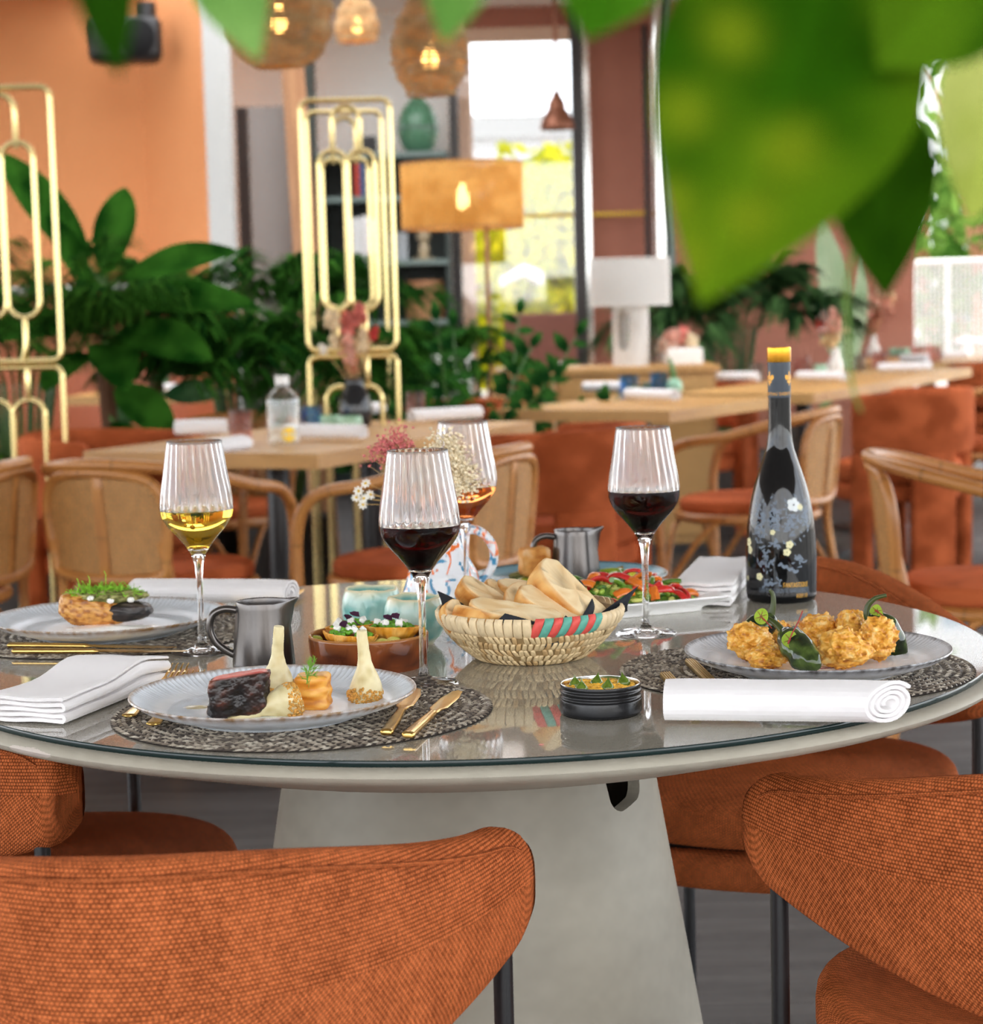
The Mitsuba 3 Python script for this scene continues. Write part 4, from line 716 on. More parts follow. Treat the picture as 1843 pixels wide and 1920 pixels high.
pk = ramp(meshkit.fbm(V * A([60, 200, 60]), 3), (0.3, lin(196, 92, 86)), (0.7, lin(226, 138, 126))); w = (top * rim)[:, None]; col = col * (1 - w) + pk * w
p = atop(445, 1349); t = thing('seared_steak', 'thick charred steak with a pink cut top, on the front plate', 'steak'); part(t, 'meat', (V2, A(b.faces), V2[:, :2].copy()), prin('vc_juicy', VC, 0.32), col, to=M((p[0], p[1] + 0.018, ZP + 0.0212), 0.10))
# cream sauce smears
def smear(px, py, rx, ry, c, label, seed, rz=0.0, z=ZP, h=0.0016, bs='vc_gloss'):
    p = on(px, py, z); V, Fc, uv = blob((rx, ry, h), 3, 0.35, 2.0, seed); solo('sauce_smear', label, 'sauce', (V, Fc, uv), bs, c, to=M((p[0], p[1], z - 0.0006), rz))
smear(362, 1326, 0.021, 0.010, lin(214, 206, 172), 'pale cream sauce smear left of the steak', 1)
smear(462, 1352, 0.022, 0.010, lin(214, 206, 172), 'pale cream sauce smear in front of the steak', 2, 0.15)
# artichokes
ART = [(0, 0.0), (0.010, 0.0006), (0.0152, 0.004), (0.0168, 0.010), (0.0158, 0.017), (0.0125, 0.026), (0.0088, 0.034), (0.0068, 0.042), (0.0058, 0.052), (0.0054, 0.066), (0.0050, 0.0715), (0.0042, 0.0722), (0, 0.0722)]
az = [(float(np.interp(s, range(len(ART)), [a[0] for a in ART])), float(np.interp(s, range(len(ART)), [a[1] for a in ART]))) for s in np.linspace(0, 12, 60)]
g = lathe(az, 40); V = g[0] + (meshkit.fbm(g[0] * 120 + 4, 2)[:, None] - 0.5) * 0.0016; V[:, 0] += 0.0016 * np.sin(V[:, 2] * 60)
ARTG = pl((V, *g[1:]), 'vc_semi', ramp(meshkit.fbm(V * 60, 3), (0.3, lin(190, 172, 118)), (0.55, lin(220, 208, 164)), (0.75, lin(206, 186, 130))))
g = np.random.default_rng(21); ic = trimesh.creation.icosphere(1, 1.0); S, C = [], []
for k in range(420):
    a, z = g.random() * 2 * PI, 0.001 + 0.018 * g.random() ** 0.85
    if z > 0.0145 + 0.003 * math.sin(a * 2): continue
    r = float(np.interp(z, [q[1] for q in ART[:5]], [q[0] for q in ART[:5]])) + 0.0005; S.append((A(ic.vertices) * 0.0013 + A([r * math.cos(a), r * math.sin(a), z]), A(ic.faces))); C.append(np.tile(lin(200, 146, 62) * (0.7 + 0.5 * g.random()), (len(ic.vertices), 1)))
SEEDS = pl(merge(*S), 'vc_semi', np.vstack(C))
def artichoke(to, label): t = thing('poached_artichoke', label, 'artichoke'); part(t, 'heart', ARTG, to=to); part(t, 'mustard_seeds', SEEDS, to=to, stuff=True)
p = atop(684, 1318); artichoke(M((p[0], p[1] + 0.006, ZP - 0.0012), 0.6), 'artichoke heart standing alone at the right of the steak plate, stem up')
p = atop(517, 1312); artichoke(M((p[0], p[1] + 0.022, ZP - 0.001), 2.2, ry=-0.07), 'artichoke heart standing behind the steak, its stem in front of the pewter jug')
p = atop(566, 1338); artichoke(M((p[0], p[1] + 0.001, ZP + 0.0155), 0.22, ry=-1.82), 'artichoke heart lying in front of the steak, its stem pointing to the front left')
# potato block with dill
b = trimesh.creation.box((0.032, 0.030, 0.034)).subdivide_to_size(0.0016); V = A(b.vertices); q = ((np.abs(V) / A([0.016, 0.015, 0.017])) ** 8).sum(1) ** (1 / 8); V = V / np.maximum(q, 0.6)[:, None]; n_ = V / np.linalg.norm(V, axis=1, keepdims=True)
V = V + n_ * (0.0009 * np.sin(V[:, 2] * 520 + 3 * meshkit.fbm(V * 60, 2)) * (np.abs(V[:, 2]) < 0.016) + 0.002 * (meshkit.fbm(V * 90, 2) - 0.5))[:, None]
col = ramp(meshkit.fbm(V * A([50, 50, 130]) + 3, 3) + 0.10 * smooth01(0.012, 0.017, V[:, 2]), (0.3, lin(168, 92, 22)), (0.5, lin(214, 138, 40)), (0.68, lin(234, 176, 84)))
p = atop(586, 1332); t = thing('potato_block', 'golden roasted potato block with a dill sprig, behind the lying artichoke', 'potato'); part(t, 'potato', (V, A(b.faces), V[:, :2].copy()), 'vc_semi', col, to=M((p[0], p[1] + 0.014, ZP + 0.0165), -0.12))
def sprig(base, tip, n, ln, seed, r=0.0004):
    g = np.random.default_rng(seed); P = smooth_path([base, (A(base) + tip) / 2 + g.normal(size=3) * 0.002, tip], 8); G = [tube(P, r * 1.4, 5)]
    for k in range(n):
        s = 0.15 + 0.85 * k / n; o = P[int(s * (len(P) - 1))]; d = g.normal(size=3); d[2] = abs(d[2]); d /= np.linalg.norm(d); L = ln * (1.1 - 0.5 * s); m_ = o + d * L * 0.5; e = o + d * L + A([0, 0, L * 0.35]); G.append(tube([o, m_, e], [r, r * 0.8, r * 0.4], 4))
        for j in range(2): d2 = d + g.normal(size=3) * 0.6; G.append(tube([m_, m_ + d2 * L * 0.4], [r * 0.8, r * 0.4], 4))
    return merge(*G)
c0 = A([p[0], p[1] + 0.006, ZP + 0.033]); part(t, 'dill_sprig', sprig(c0 + A([-0.004, -0.012, -0.006]), c0 + A([0.002, 0.008, 0.010]), 26, 0.011, 4), 'vc_matte', lin(110, 160, 52), label='bright green dill sprig')

# fish on the left plate
ZL = ZP; p = on(190, 1181, ZL); t = thing('fish_fillet', 'crusted fish fillet heaped with green herbs on the left plate', 'fish'); fm = M((p[0] + 0.002, p[1] + 0.024, ZL + 0.001), 0.0)
g = lump((0.046, 0.024, 0.0185), 5, 0.10, 1.6, 0.0022, 130, 3, 0.8); V = g[0]; V[:, 0] -= 0.012; V[:, 2] += 0.18 * (-V[:, 0]) * np.clip(V[:, 2] / 0.03, 0, 1)
part(t, 'crust', g, 'vc_semi', ramp(meshkit.fbm(V * 180 + 7, 3), (0.25, lin(120, 64, 20)), (0.45, lin(178, 112, 44)), (0.62, lin(214, 160, 84)), (0.8, lin(150, 84, 28))), to=fm)
g = lump((0.032, 0.021, 0.0125), 4, 0.12, 1.6, 0.001, 90, 4, 0.85); g = (g[0] + A([0.026, -0.004, 0.006]), *g[1:]); part(t, 'charred_skin', g, 'vc_semi', ramp(meshkit.fbm(g[0] * 110, 3), (0.3, lin(18, 16, 18)), (0.6, lin(50, 42, 40)), (0.8, lin(96, 84, 76))), to=fm, label='blackened skin')
g = lump((0.050, 0.022, 0.009), 5, 0.16, 2.0, 0.0028, 170, 5); g = (g[0] + A([0.0, 0, 0.0275]), *g[1:]); part(t, 'herb_paste', g, 'vc_matte', ramp(meshkit.fbm(g[0] * 230, 3), (0.3, lin(66, 70, 34)), (0.5, lin(116, 116, 62)), (0.7, lin(176, 172, 116))), to=fm)
gr = np.random.default_rng(31); H, HC = [], []
for k in range(420):
    a, r = gr.random() * 6.28, gr.random() ** 0.6; o = A([0.043 * r * math.cos(a), 0.017 * r * math.sin(a), 0.044 - 0.007 * r * r]); d = gr.normal(size=3); d[2] = abs(d[2]) * 0.6; d[0] *= 1.4; d /= np.linalg.norm(d); L = 0.009 + 0.009 * gr.random(); q = tube([o, o + d * L * 0.5 + A([0, 0, 0.001]), o + d * L], [0.00055, 0.0005, 0.0003], 4)
    H.append(q); c = lin(140, 196, 56) * (0.65 + 0.6 * gr.random()); HC.append(np.tile(c, (len(q[0]), 1)))
    if k % 2: e = o + d * L; u = gr.normal(size=3); u /= np.linalg.norm(u); w = np.cross(u, d); w /= np.linalg.norm(w); q = (A([e - u * 0.0022, e + w * 0.0012, e + u * 0.0022, e - w * 0.0012]), A([[0, 1, 2], [0, 2, 3], [2, 1, 0], [3, 2, 0]]), None); H.append((q[0], q[1], q[0][:, :2].copy())); HC.append(np.tile(c * 0.85, (4, 1)))
for x, y, z2 in ((-0.033, 0.0, 0.060), (-0.02, 0.004, 0.063), (0.0, 0.004, 0.068)): q = tube([[x, y, 0.045], [x + 0.001, y, z2 - 0.005], [x - 0.001, y, z2]], 0.0006, 5); H.append(q); HC.append(np.tile(lin(150, 190, 60), (len(q[0]), 1)))
part(t, 'herb_shreds', merge(*H), 'vc_matte', np.vstack(HC), to=fm, stuff=True, label='bright green shredded herbs')
for x, y, z in ((-0.014, -0.020, 0.0375), (0.010, -0.021, 0.034), (0.034, -0.016, 0.034)): part(t, 'sauce_dot', xf(blob((0.0046, 0.003, 0.0036), 2, 0.1, 2, 3), (x, y, z)), 'vc_gloss', lin(232, 230, 224), to=fm, label='white cream dot')
smear(214, 1182, 0.058, 0.028, lin(250, 250, 248), 'white cream under the herb-topped fish', 6, 0.0, h=0.007)

# crumbed cauliflower, charred peppers, red-veined leaves
CAULI = [(1411, 1243, 0.0235, 0.022, 0.037, 'crumbed cauliflower floret at the left of the right plate'), (1447, 1259, 0.027, 0.019, 0.024, 'low crumbed cauliflower floret at the front left, half under the lying pepper'), (1536, 1222, 0.0225, 0.021, 0.036, 'round crumbed cauliflower floret at the back middle of the right plate'), (1588, 1260, 0.0265, 0.022, 0.044, 'largest crumbed cauliflower floret at the front, right of the lying pepper'),
         (1654, 1247, 0.0205, 0.021, 0.045, 'crumbed cauliflower floret at the far right of its plate'), (1606, 1222, 0.024, 0.021, 0.042, 'crumbed cauliflower floret behind, below the upright pepper'), (1466, 1226, 0.014, 0.014, 0.033, 'small crumbed cauliflower floret hidden behind the lying pepper')]
for i, (px, py, rx, ry, h, lb) in enumerate(CAULI):
    p = on(px, py, ZP); g = lump((rx, ry, h / 2), 5, 0.34, 1.25, 0.0030, 190, i + 1); V = g[0]; cr = meshkit.fbm(V * 210 + i, 3); d = V - A([0, 0, h * 0.45]); d /= np.linalg.norm(d, axis=1, keepdims=True); V = V + d * (np.clip(cr - 0.52, 0, 1) * 0.010)[:, None]; V[:, 2] = np.maximum(V[:, 2], 0)
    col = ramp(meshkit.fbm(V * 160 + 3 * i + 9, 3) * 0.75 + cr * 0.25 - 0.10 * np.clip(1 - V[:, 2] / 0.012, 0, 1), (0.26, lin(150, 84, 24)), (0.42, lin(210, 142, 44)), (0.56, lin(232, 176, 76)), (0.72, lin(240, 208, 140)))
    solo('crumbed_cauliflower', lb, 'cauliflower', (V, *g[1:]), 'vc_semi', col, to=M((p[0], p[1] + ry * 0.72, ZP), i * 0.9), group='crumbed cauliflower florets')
def pepper(path, rad, stem, label, seed):
    t = thing('charred_pepper', label, 'pepper'); P = smooth_path(path, 10); s = np.linspace(0, 1, len(P)); r = np.interp(s, np.linspace(0, 1, len(rad)), rad); g = tube(P, r, 28); V = g[0] + (meshkit.fbm(g[0] * 70 + seed, 2)[:, None] - 0.5) * 0.003
    col = ramp(meshkit.fbm(V * A([90, 90, 90]) + seed, 3), (0.3, lin(12, 14, 10)), (0.46, lin(30, 44, 18)), (0.66, lin(66, 84, 34)), (0.8, lin(92, 108, 56))); part(t, 'body', (V, *g[1:]), 'vc_gloss', col); Q = smooth_path(stem, 8); part(t, 'stem', tube(Q, np.linspace(0.0042, 0.0019, len(Q)), 10), 'vc_semi', ramp(np.repeat(np.linspace(0, 1, len(Q)), 11)[:1].repeat(1), (0, lin(60, 72, 30)), (1, lin(60, 72, 30)))[0], label='thin dried stem')
p = lambda px, py, y: at(px, py, y)
pepper([p(1468, 1184, 2.085), p(1480, 1199, 2.075), p(1500, 1222, 2.055), p(1522, 1243, 2.035), p(1537, 1252, 2.028)], [0.0055, 0.0125, 0.0165, 0.0155, 0.0105, 0.002], [p(1471, 1188, 2.083), p(1456, 1171, 2.10), p(1440, 1160, 2.11), p(1432, 1158, 2.112)], 'dark green charred pepper lying in front, topped with a round leaf', 3)
pepper([p(1450, 1165, 2.185), p(1440, 1168, 2.18), p(1422, 1178, 2.175), p(1404, 1194, 2.172), p(1392, 1206, 2.17)], [0.006, 0.0125, 0.0155, 0.014, 0.005], [p(1448, 1166, 2.185), p(1447, 1152, 2.185), p(1450, 1132, 2.185), p(1449, 1115, 2.185), p(1443, 1106, 2.185)], 'dark charred pepper at the back left of its plate, stem standing up', 5)
pepper([p(1628, 1158, 2.16), p(1638, 1166, 2.16), p(1658, 1182, 2.16), p(1676, 1206, 2.16), p(1690, 1230, 2.16)], [0.007, 0.0145, 0.0165, 0.0145, 0.008], [p(1630, 1164, 2.16), p(1625, 1152, 2.16), p(1628, 1135, 2.16), p(1641, 1122, 2.158), p(1662, 1116, 2.156)], 'dark green charred pepper standing behind the right florets, with a hooked stem', 7)
def sorrel(c, r, nrm, stem, label, seed):
    t = thing('sorrel_leaf', label, 'leaf'); nrm = A(nrm, float) / np.linalg.norm(nrm); u = np.cross(nrm, [0.2, 0.1, 1.0]); u /= np.linalg.norm(u); v = np.cross(nrm, u); a = np.linspace(0, 2 * PI, 25)[:-1]; R = []
    for k in (0.02, 0.35, 0.7, 1.0): R.append(A(c) + (r * k * (1 + 0.05 * np.cos(3 * a)))[:, None] * (np.cos(a)[:, None] * u * 0.86 + np.sin(a)[:, None] * v) - nrm * (0.0022 * k * k * np.cos(2 * a))[:, None])
    part(t, 'blade', loft(R, True, False), 'leaf', lin(160, 190, 70)); part(t, 'stem', tube(smooth_path(stem, 6), 0.0007, 6), 'vc_semi', lin(150, 40, 34), label='red stem'); vv = [tube([A(c) + nrm * 0.0008, A(c) + nrm * 0.0006 + (u * math.cos(q) * 0.86 + v * math.sin(q)) * r * 0.85], [0.0004, 0.0002], 4) for q in (0.5, 1.4, 2.4, 3.6, 4.6, 5.6)]; part(t, 'veins', merge(*vv), 'vc_semi', lin(130, 60, 50))
sorrel(p(1427, 1156, 2.10), 0.0085, (-0.3, -1, 0.35), [p(1428, 1157, 2.098), p(1437, 1166, 2.098), p(1447, 1178, 2.098)], 'small round green leaf at the tip of the lying pepper stem', 1)
sorrel(p(1481, 1200, 2.052), 0.0092, (0.05, -1, 0.45), [p(1477, 1207, 2.05), p(1486, 1186, 2.05), p(1497, 1165, 2.052), p(1505, 1145, 2.054)], 'round green red-veined leaf lying on the front pepper', 2)
sorrel(p(1645, 1147, 2.14), 0.0088, (0.3, -0.7, 0.9), [p(1640, 1144, 2.14), p(1652, 1152, 2.138), p(1662, 1161, 2.136)], 'round green leaf on the upright pepper at the right', 3)
smear(1540, 1252, 0.020, 0.006, lin(150, 52, 34), 'thin red sauce streak between the pepper and the large floret', 8, h=0.0012)

# tartlets in the brown dish
def tartlet(c, z, rz, label, seed):
    g = np.random.default_rng(seed); t = thing('tartlet', label, 'tartlet'); m = M((c[0], c[1], z), rz, ry=0.10)
    mod = lambda r, z_, th: r * (1 + 0.05 * np.cos(16 * th) * np.clip(z_ / 0.012, 0, 1))
    sh = lathe([(0, 0), (0.020, 0), (0.0265, 0.007), (0.0295, 0.0135), (0.0290, 0.0142), (0.0280, 0.0135), (0.0245, 0.0075), (0.0185, 0.0025), (0, 0.0022)], 128, mod); part(t, 'shell', sh, 'vc_semi', ramp(meshkit.fbm(sh[0] * 120 + seed, 3), (0.3, lin(172, 98, 22)), (0.5, lin(218, 150, 46)), (0.7, lin(232, 184, 104))), to=m)
    S, C = [], []
    for k in range(60):
        a, r = g.random() * 6.28, 0.0235 * g.random() ** 0.55; S.append((A(ic.vertices) * (0.0026 + 0.0006 * g.random()) + A([r * math.cos(a), r * math.sin(a), 0.0125 + 0.007 * (1 - (r / 0.0235) ** 2) * g.random()]), A(ic.faces))); C.append(np.tile(lin(92, 150, 34) * (0.7 + 0.5 * g.random()), (len(ic.vertices), 1)))
    part(t, 'peas', pl(merge(*S), 'vc_gloss', np.vstack(C)), to=m, stuff=True, label='green peas')
    for k in range(6):
        a = k * 1.05 + seed; r = 0.006 + 0.015 * g.random(); part(t, 'feta_cube', pl(xf(xf(rbox(0.0082, 0.0072, 0.0066, 0.0012, 2), rz=g.random() * 3, rx=g.random(), ry=g.random()), (r * math.cos(a), r * math.sin(a), 0.0175)), 'vc_matte', lin(236, 236, 230)), to=m)
    for k in range(2):
        V = A([[-1, 0, 0], [-0.5, 0.6, 0.2], [0.3, 0.75, 0.5], [1, 0, 0.3], [0.3, -0.75, 0.5], [-0.5, -0.6, 0.2]]) * 0.0065; V = np.vstack([V, V.mean(0) + A([0, 0, -0.001])]); f = A([[6, i, (i + 1) % 6] for i in range(6)]); part(t, 'purple_leaf', pl(xf((V, f, V[:, :2].copy()), (0.004 * k - 0.002 + 0.006 * math.cos(seed + 2 * k), 0.006 * math.sin(seed + 2 * k), 0.0225 + 0.002 * k), g.random() * 6, 0.5, 0.6), 'petal', lin(84, 52, 74)), to=m, label='small purple leaf')
ZD = ZT + 0.009
tartlet((-0.158, 2.205), ZD + 0.0185, 0.3, 'pastry tartlet with peas and white cheese at the front left of the brown dish', 3)
tartlet((-0.112, 2.238), ZD + 0.0195, 1.3, 'pastry tartlet with peas and white cheese at the right of the brown dish', 8)
tartlet((-0.158, 2.262), ZD + 0.0185, 2.3, 'pastry tartlet at the back of the brown dish, only its orange rim showing', 14)
for px, py, r, lb in ((592, 1200, 0.0085, 'pale green bean at the left end of the brown dish'), (700, 1200, 0.0075, 'yellow bean in the brown dish right of the long artichoke stem'), (716, 1206, 0.0085, 'pale bean lying at the front of the brown dish'), (738, 1203, 0.009, 'pale bean between the front of the brown dish and the right tartlet'), (698, 1209, 0.006, 'small white bean beside the long artichoke stem')):
    q = on(px, py, ZD + 0.02); g = xf(blob((r, r * 0.75, r * 0.7), 3, 0.1, 1.5, int(px)), (q[0], max(q[1], 2.182), ZD + 0.0195)); solo('broad_bean', lb, 'bean', g, 'vc_gloss', tint(g, lin(176, 186, 70), lin(216, 206, 128), 90, 2), group='beans in the brown dish')
solo('braised_beans', 'bed of green beans and puree filling the brown dish under the tartlets', 'beans', xf(lathe([(0, 0), (0.058, 0), (0.0605, 0.012), (0.05, 0.0175), (0, 0.0185)], 48), (*DC, ZD)), 'vc_gloss', lin(150, 160, 70), stuff=True)

# tin filling
g = lathe([(0, 0.0185), (0.0362, 0.0185), (0.0362, 0.0225), (0.028, 0.0245), (0.012, 0.0255), (0, 0.0255)], 64); gr = np.random.default_rng(8); S, C = [g], [np.tile(lin(216, 160, 40), (len(g[0]), 1))]
for k in range(230): a, r = gr.random() * 6.28, 0.034 * gr.random() ** 0.55; q = xf(blob((0.0022 + 0.002 * gr.random(), 0.002, 0.002), 1, 0.3, 2, k), (r * math.cos(a), r * math.sin(a), 0.0245 + 0.002 * gr.random())); S.append(q); C.append(np.tile(lin(234, 180, 60) * (0.75 + 0.45 * gr.random()), (len(q[0]), 1)))
solo('yellow_crumble', 'yellow crumble filling the black tin', 'crumble', merge(*S), 'vc_semi', np.vstack(C), to=M((*TN, ZT)), stuff=True)
for dx, dy, lb in ((-0.024, 0.006, 'back left green dollop in the black tin'), (-0.019, -0.015, 'front left green dollop in the black tin'), (-0.003, 0.014, 'middle back green dollop in the black tin'), (0.006, -0.012, 'front middle green dollop in the black tin'), (0.023, 0.012, 'right green dollop in the black tin')):
    g = lathe([(0, 0), (0.0062, 0.0), (0.0068, 0.002), (0.0052, 0.0052), (0.0026, 0.0082), (0.0009, 0.0105), (0.0003, 0.0125), (0, 0.0126)], 28); V = g[0] + A([1, 0.3, 0]) * (np.clip(g[0][:, 2:3] - 0.006, 0, 1) * 0.3); solo('herb_dollop', lb, 'dollop', xf((V, *g[1:]), (TN[0] + dx, TN[1] + dy, ZT + 0.0245), dx * 90), 'vc_gloss', tint(g, lin(72, 96, 26), lin(100, 122, 40), 300, 2), group='green dollops in the black tin')

# bread and black napkin in the basket
def bread(c, a, b, th, L, U, label, seed):
    "a piece of halved baguette: cut faces across th, crust along the curved side that faces U, its long axis along L"
    ph = np.linspace(0, PI, 30); o = np.vstack([np.c_[a * np.sign(np.cos(ph)) * np.abs(np.cos(ph)) ** 0.75, b * np.sin(ph) ** 0.8], np.c_[np.linspace(-a, a, 12)[1:-1], -0.35 * b * np.ones(10)]]); o[:, 1] -= 0.15 * b; R = []; n = len(o)
    for k, z in ((0.02, -0.5), (0.4, -0.5), (0.75, -0.5), (0.92, -0.49), (0.98, -0.45), (1, -0.3), (1.01, 0), (1, 0.3), (0.98, 0.45), (0.92, 0.49), (0.75, 0.5), (0.4, 0.5), (0.02, 0.5)): R.append(np.c_[o * k, np.full(n, z * th)])
    V, Fc, uv = loft(R, True, True); e = np.abs(V[:, 2]) / (th / 2); n_ = meshkit.fbm(V * 90 + seed, 3); k = np.maximum(np.abs(V[:, 0]) / a, np.abs(V[:, 1] + 0.15 * b) / b)
    holes = np.clip((0.34 - meshkit.noise(V * 120 + seed * 3, 4)) / 0.1, 0, 1) * (e > 0.95) * (k < 0.8); crumb = ramp(n_, (0.3, lin(218, 184, 132)), (0.6, lin(238, 216, 174))) * (1 - 0.38 * holes[:, None]); crust = ramp(n_, (0.3, lin(170, 100, 34)), (0.5, lin(208, 146, 72)), (0.7, lin(226, 182, 116))); w = (smooth01(0.96, 0.86, e) * (V[:, 1] > -0.42 * b))[:, None]
    W = V + A([0, 0, 1]) * ((n_ - 0.5) * 0.003 - holes * 0.0016)[:, None] * np.sign(V[:, 2:3]); x = A(L, float); x /= np.linalg.norm(x); y = A(U, float) - x * (A(U, float) @ x); y /= np.linalg.norm(y); m = np.eye(4); m[:3, 0], m[:3, 1], m[:3, 2], m[:3, 3] = x, y, np.cross(x, y), c
    solo('bread_slice', label, 'bread', (W, Fc, uv), 'vc_matte', crumb * (1 - w) + crust * w, to=T(m), group='baguette slices in the basket')
b_ = lambda px, py, y: at(px, py, y)
bread(b_(856, 1158, 2.232), 0.020, 0.020, 0.016, (0.5, -0.2, -0.85), (-0.8, -0.6, 0.1), 'bread slice at the far left of the basket', 1)
bread(b_(894, 1161, 2.212), 0.028, 0.024, 0.020, (0.9, -0.35, -0.15), (-0.25, -0.85, 0.3), 'bread slice at the front left of the basket', 2)
bread(b_(966, 1156, 2.212), 0.052, 0.028, 0.022, (0.97, 0.0, -0.18), (-0.25, -0.8, -0.25), 'long bread slice along the front of the basket, behind the black napkin peak', 3)
bread(b_(915, 1130, 2.285), 0.040, 0.026, 0.024, (0.80, -0.2, -0.52), (-0.45, -0.85, -0.1), 'bread slice at the back left of the basket leaning outwards', 4)
bread(b_(946, 1124, 2.32), 0.030, 0.020, 0.018, (0.78, -0.1, -0.56), (-0.5, -0.8, 0.0), 'thin bread slice at the back, second from the left', 5)
bread(b_(998, 1112, 2.33), 0.042, 0.024, 0.020, (0.96, 0.1, -0.16), (-0.2, -0.9, -0.2), 'bread slice at the middle back of the basket', 6)
bread(b_(1003, 1134, 2.27), 0.036, 0.028, 0.018, (0.9, -0.2, -0.36), (0.3, 0.7, 0.5), 'airy bread slice in the middle of the basket', 7)
bread(b_(1038, 1147, 2.24), 0.046, 0.026, 0.024, (0.88, -0.15, -0.42), (-0.35, -0.85, -0.3), 'bread slice with a dark crust right of the middle of the basket', 8)
bread(b_(1066, 1124, 2.262), 0.052, 0.034, 0.034, (0.66, -0.30, -0.66), (-0.6, -0.75, -0.1), 'tallest bread slice standing at the right of the basket', 9)
bread(b_(985, 1164, 2.262), 0.05, 0.03, 0.02, (0.9, 0.4, 0.05), (-0.4, 0.9, 0.0), 'bread slice lying at the bottom of the basket', 10)
prin('black_paper', lin(36, 40, 46), 0.85)
t = thing('black_napkin', 'black paper napkin lining the bread basket, its corners sticking up', 'napkin')
def flap(a, b, c, bow, thick=0.0007):
    a, b, c = A(a), A(b), A(c); n = np.cross(b - a, c - a); n /= np.linalg.norm(n); R = []
    for s in np.linspace(0, 0.995, 9):
        l, r = a + (c - a) * s, b + (c - b) * s; q = np.linspace(0, 1, 9); P = l + (r - l) * q[:, None] + n * (bow * np.sin(q * PI) * (1 - s) + bow * 0.6 * math.sin(s * PI))[:, None] if True else None; R.append(np.vstack([P - n * thick / 2, (P + n * thick / 2)[::-1]]))
    return loft(R)
for q in (((832, 1170, 2.23), (896, 1156, 2.28), (820, 1108, 2.27), 0.006), ((1088, 1178, 2.195), (1176, 1146, 2.25), (1198, 1098, 2.28), -0.012), ((1076, 1100, 2.33), (1116, 1132, 2.29), (1088, 1088, 2.34), 0.004), ((915, 1182, 2.178), (1042, 1178, 2.176), (947, 1150, 2.184), 0.004), ((1048, 1178, 2.18), (1084, 1176, 2.186), (1060, 1154, 2.188), 0.003), ((1080, 1172, 2.2), (1114, 1150, 2.24), (1110, 1122, 2.255), 0.003)): part(t, 'corner', flap(b_(*q[0]), b_(*q[1]), b_(*q[2]), q[3]), 'black_paper')
part(t, 'sheet', xf(lathe([(0, 0.0085), (0.05, 0.0085), (0.086, 0.026), (0.093, 0.042), (0.0925, 0.0422), (0.084, 0.027), (0.049, 0.0095), (0, 0.0095)], 40, lambda r, z, th: r * (1 + 0.03 * np.cos(5 * th) * (z > 0.02))), (*BC, ZT)), 'black_paper')

# salad on the white platter
gs = np.random.default_rng(17); sx, sy = np.cos(SR), np.sin(SR)
def on_heap(u, v): h = 0.012 + 0.034 * (1 - min(1, (abs(u) / 0.125) ** 2.4)) * (1 - min(1, (abs(v) / 0.062) ** 2.2)); return A([SP[0] + u * sx - v * sy, SP[1] + u * sy + v * sx, ZT + h])
S, C = [], []
for k in range(420):
    u, v = (gs.random() * 2 - 1) * 0.118, (gs.random() * 2 - 1) * 0.052; o = on_heap(u, v) - A([0, 0, 0.004]); q = xf(xf(blob((0.006 + 0.006 * gs.random(), 0.004, 0.0028), 1, 0.5, 1.5, k), rz=gs.random() * 6, rx=gs.random() * 2), o); S.append(q); C.append(np.tile((lin(96, 142, 40), lin(150, 180, 70), lin(64, 100, 36), lin(200, 206, 110))[gs.integers(4)] * (0.7 + 0.5 * gs.random()), (len(q[0]), 1)))
g = loft([[on_heap(u, v) - A([0, 0, 0.006]) for v in np.linspace(-0.05, 0.05, 17)] for u in np.linspace(-0.116, 0.116, 29)], False, False); S.append(g); C.append(np.tile(lin(90, 126, 44), (len(g[0]), 1)))
solo('chopped_greens', 'bed of chopped green vegetables on the white platter', 'salad', merge(*S), 'vc_semi', np.vstack(C), stuff=True)
def strip(L, w, th, curl): a = np.linspace(-curl, curl, 12); r = L / (2 * curl); P = np.c_[r * np.sin(a), 0 * a, r * np.cos(a) - r]; return tube(P, w, 10, flat=th)
RP = [pl(strip(0.046, 0.0050, 0.5, c), 'vc_gloss', lin(196, 44, 40)) for c in (0.9, 1.3)]; CS = pl(strip(0.030, 0.0062, 0.55, 0.7), 'vc_gloss', lin(222, 118, 40)); GB = pl(strip(0.042, 0.0038, 0.9, 0.5), 'vc_gloss', lin(88, 128, 40))
SP_R = [(0.55, -0.75), (0.9, -0.6), (0.3, 0.05), (0.75, -0.8), (1.0, 0.2), (0.62, -0.5), (0.74, 0.35), (0.42, -0.62), (0.20, -0.2), (-0.12, -0.3), (-0.4, 0.2), (0.88, -0.25), (-0.65, -0.1), (0.05, 0.4)]; SP_C = [(0.45, -0.8), (0.1, -0.8), (0.9, 0.0), (0.66, 0.6), (0.98, -0.45), (0.30, -0.55), (0.52, 0.1), (-0.05, 0.1), (-0.3, -0.4), (-0.52, 0.35), (0.8, 0.55), (0.15, 0.6), (0.68, -0.05), (-0.8, 0.1)]; SP_G = [(0.36, 0.2), (-0.2, 0.45), (0.84, 0.15), (0.58, -0.25), (-0.45, -0.3), (0.1, -0.55), (-0.7, 0.4)]
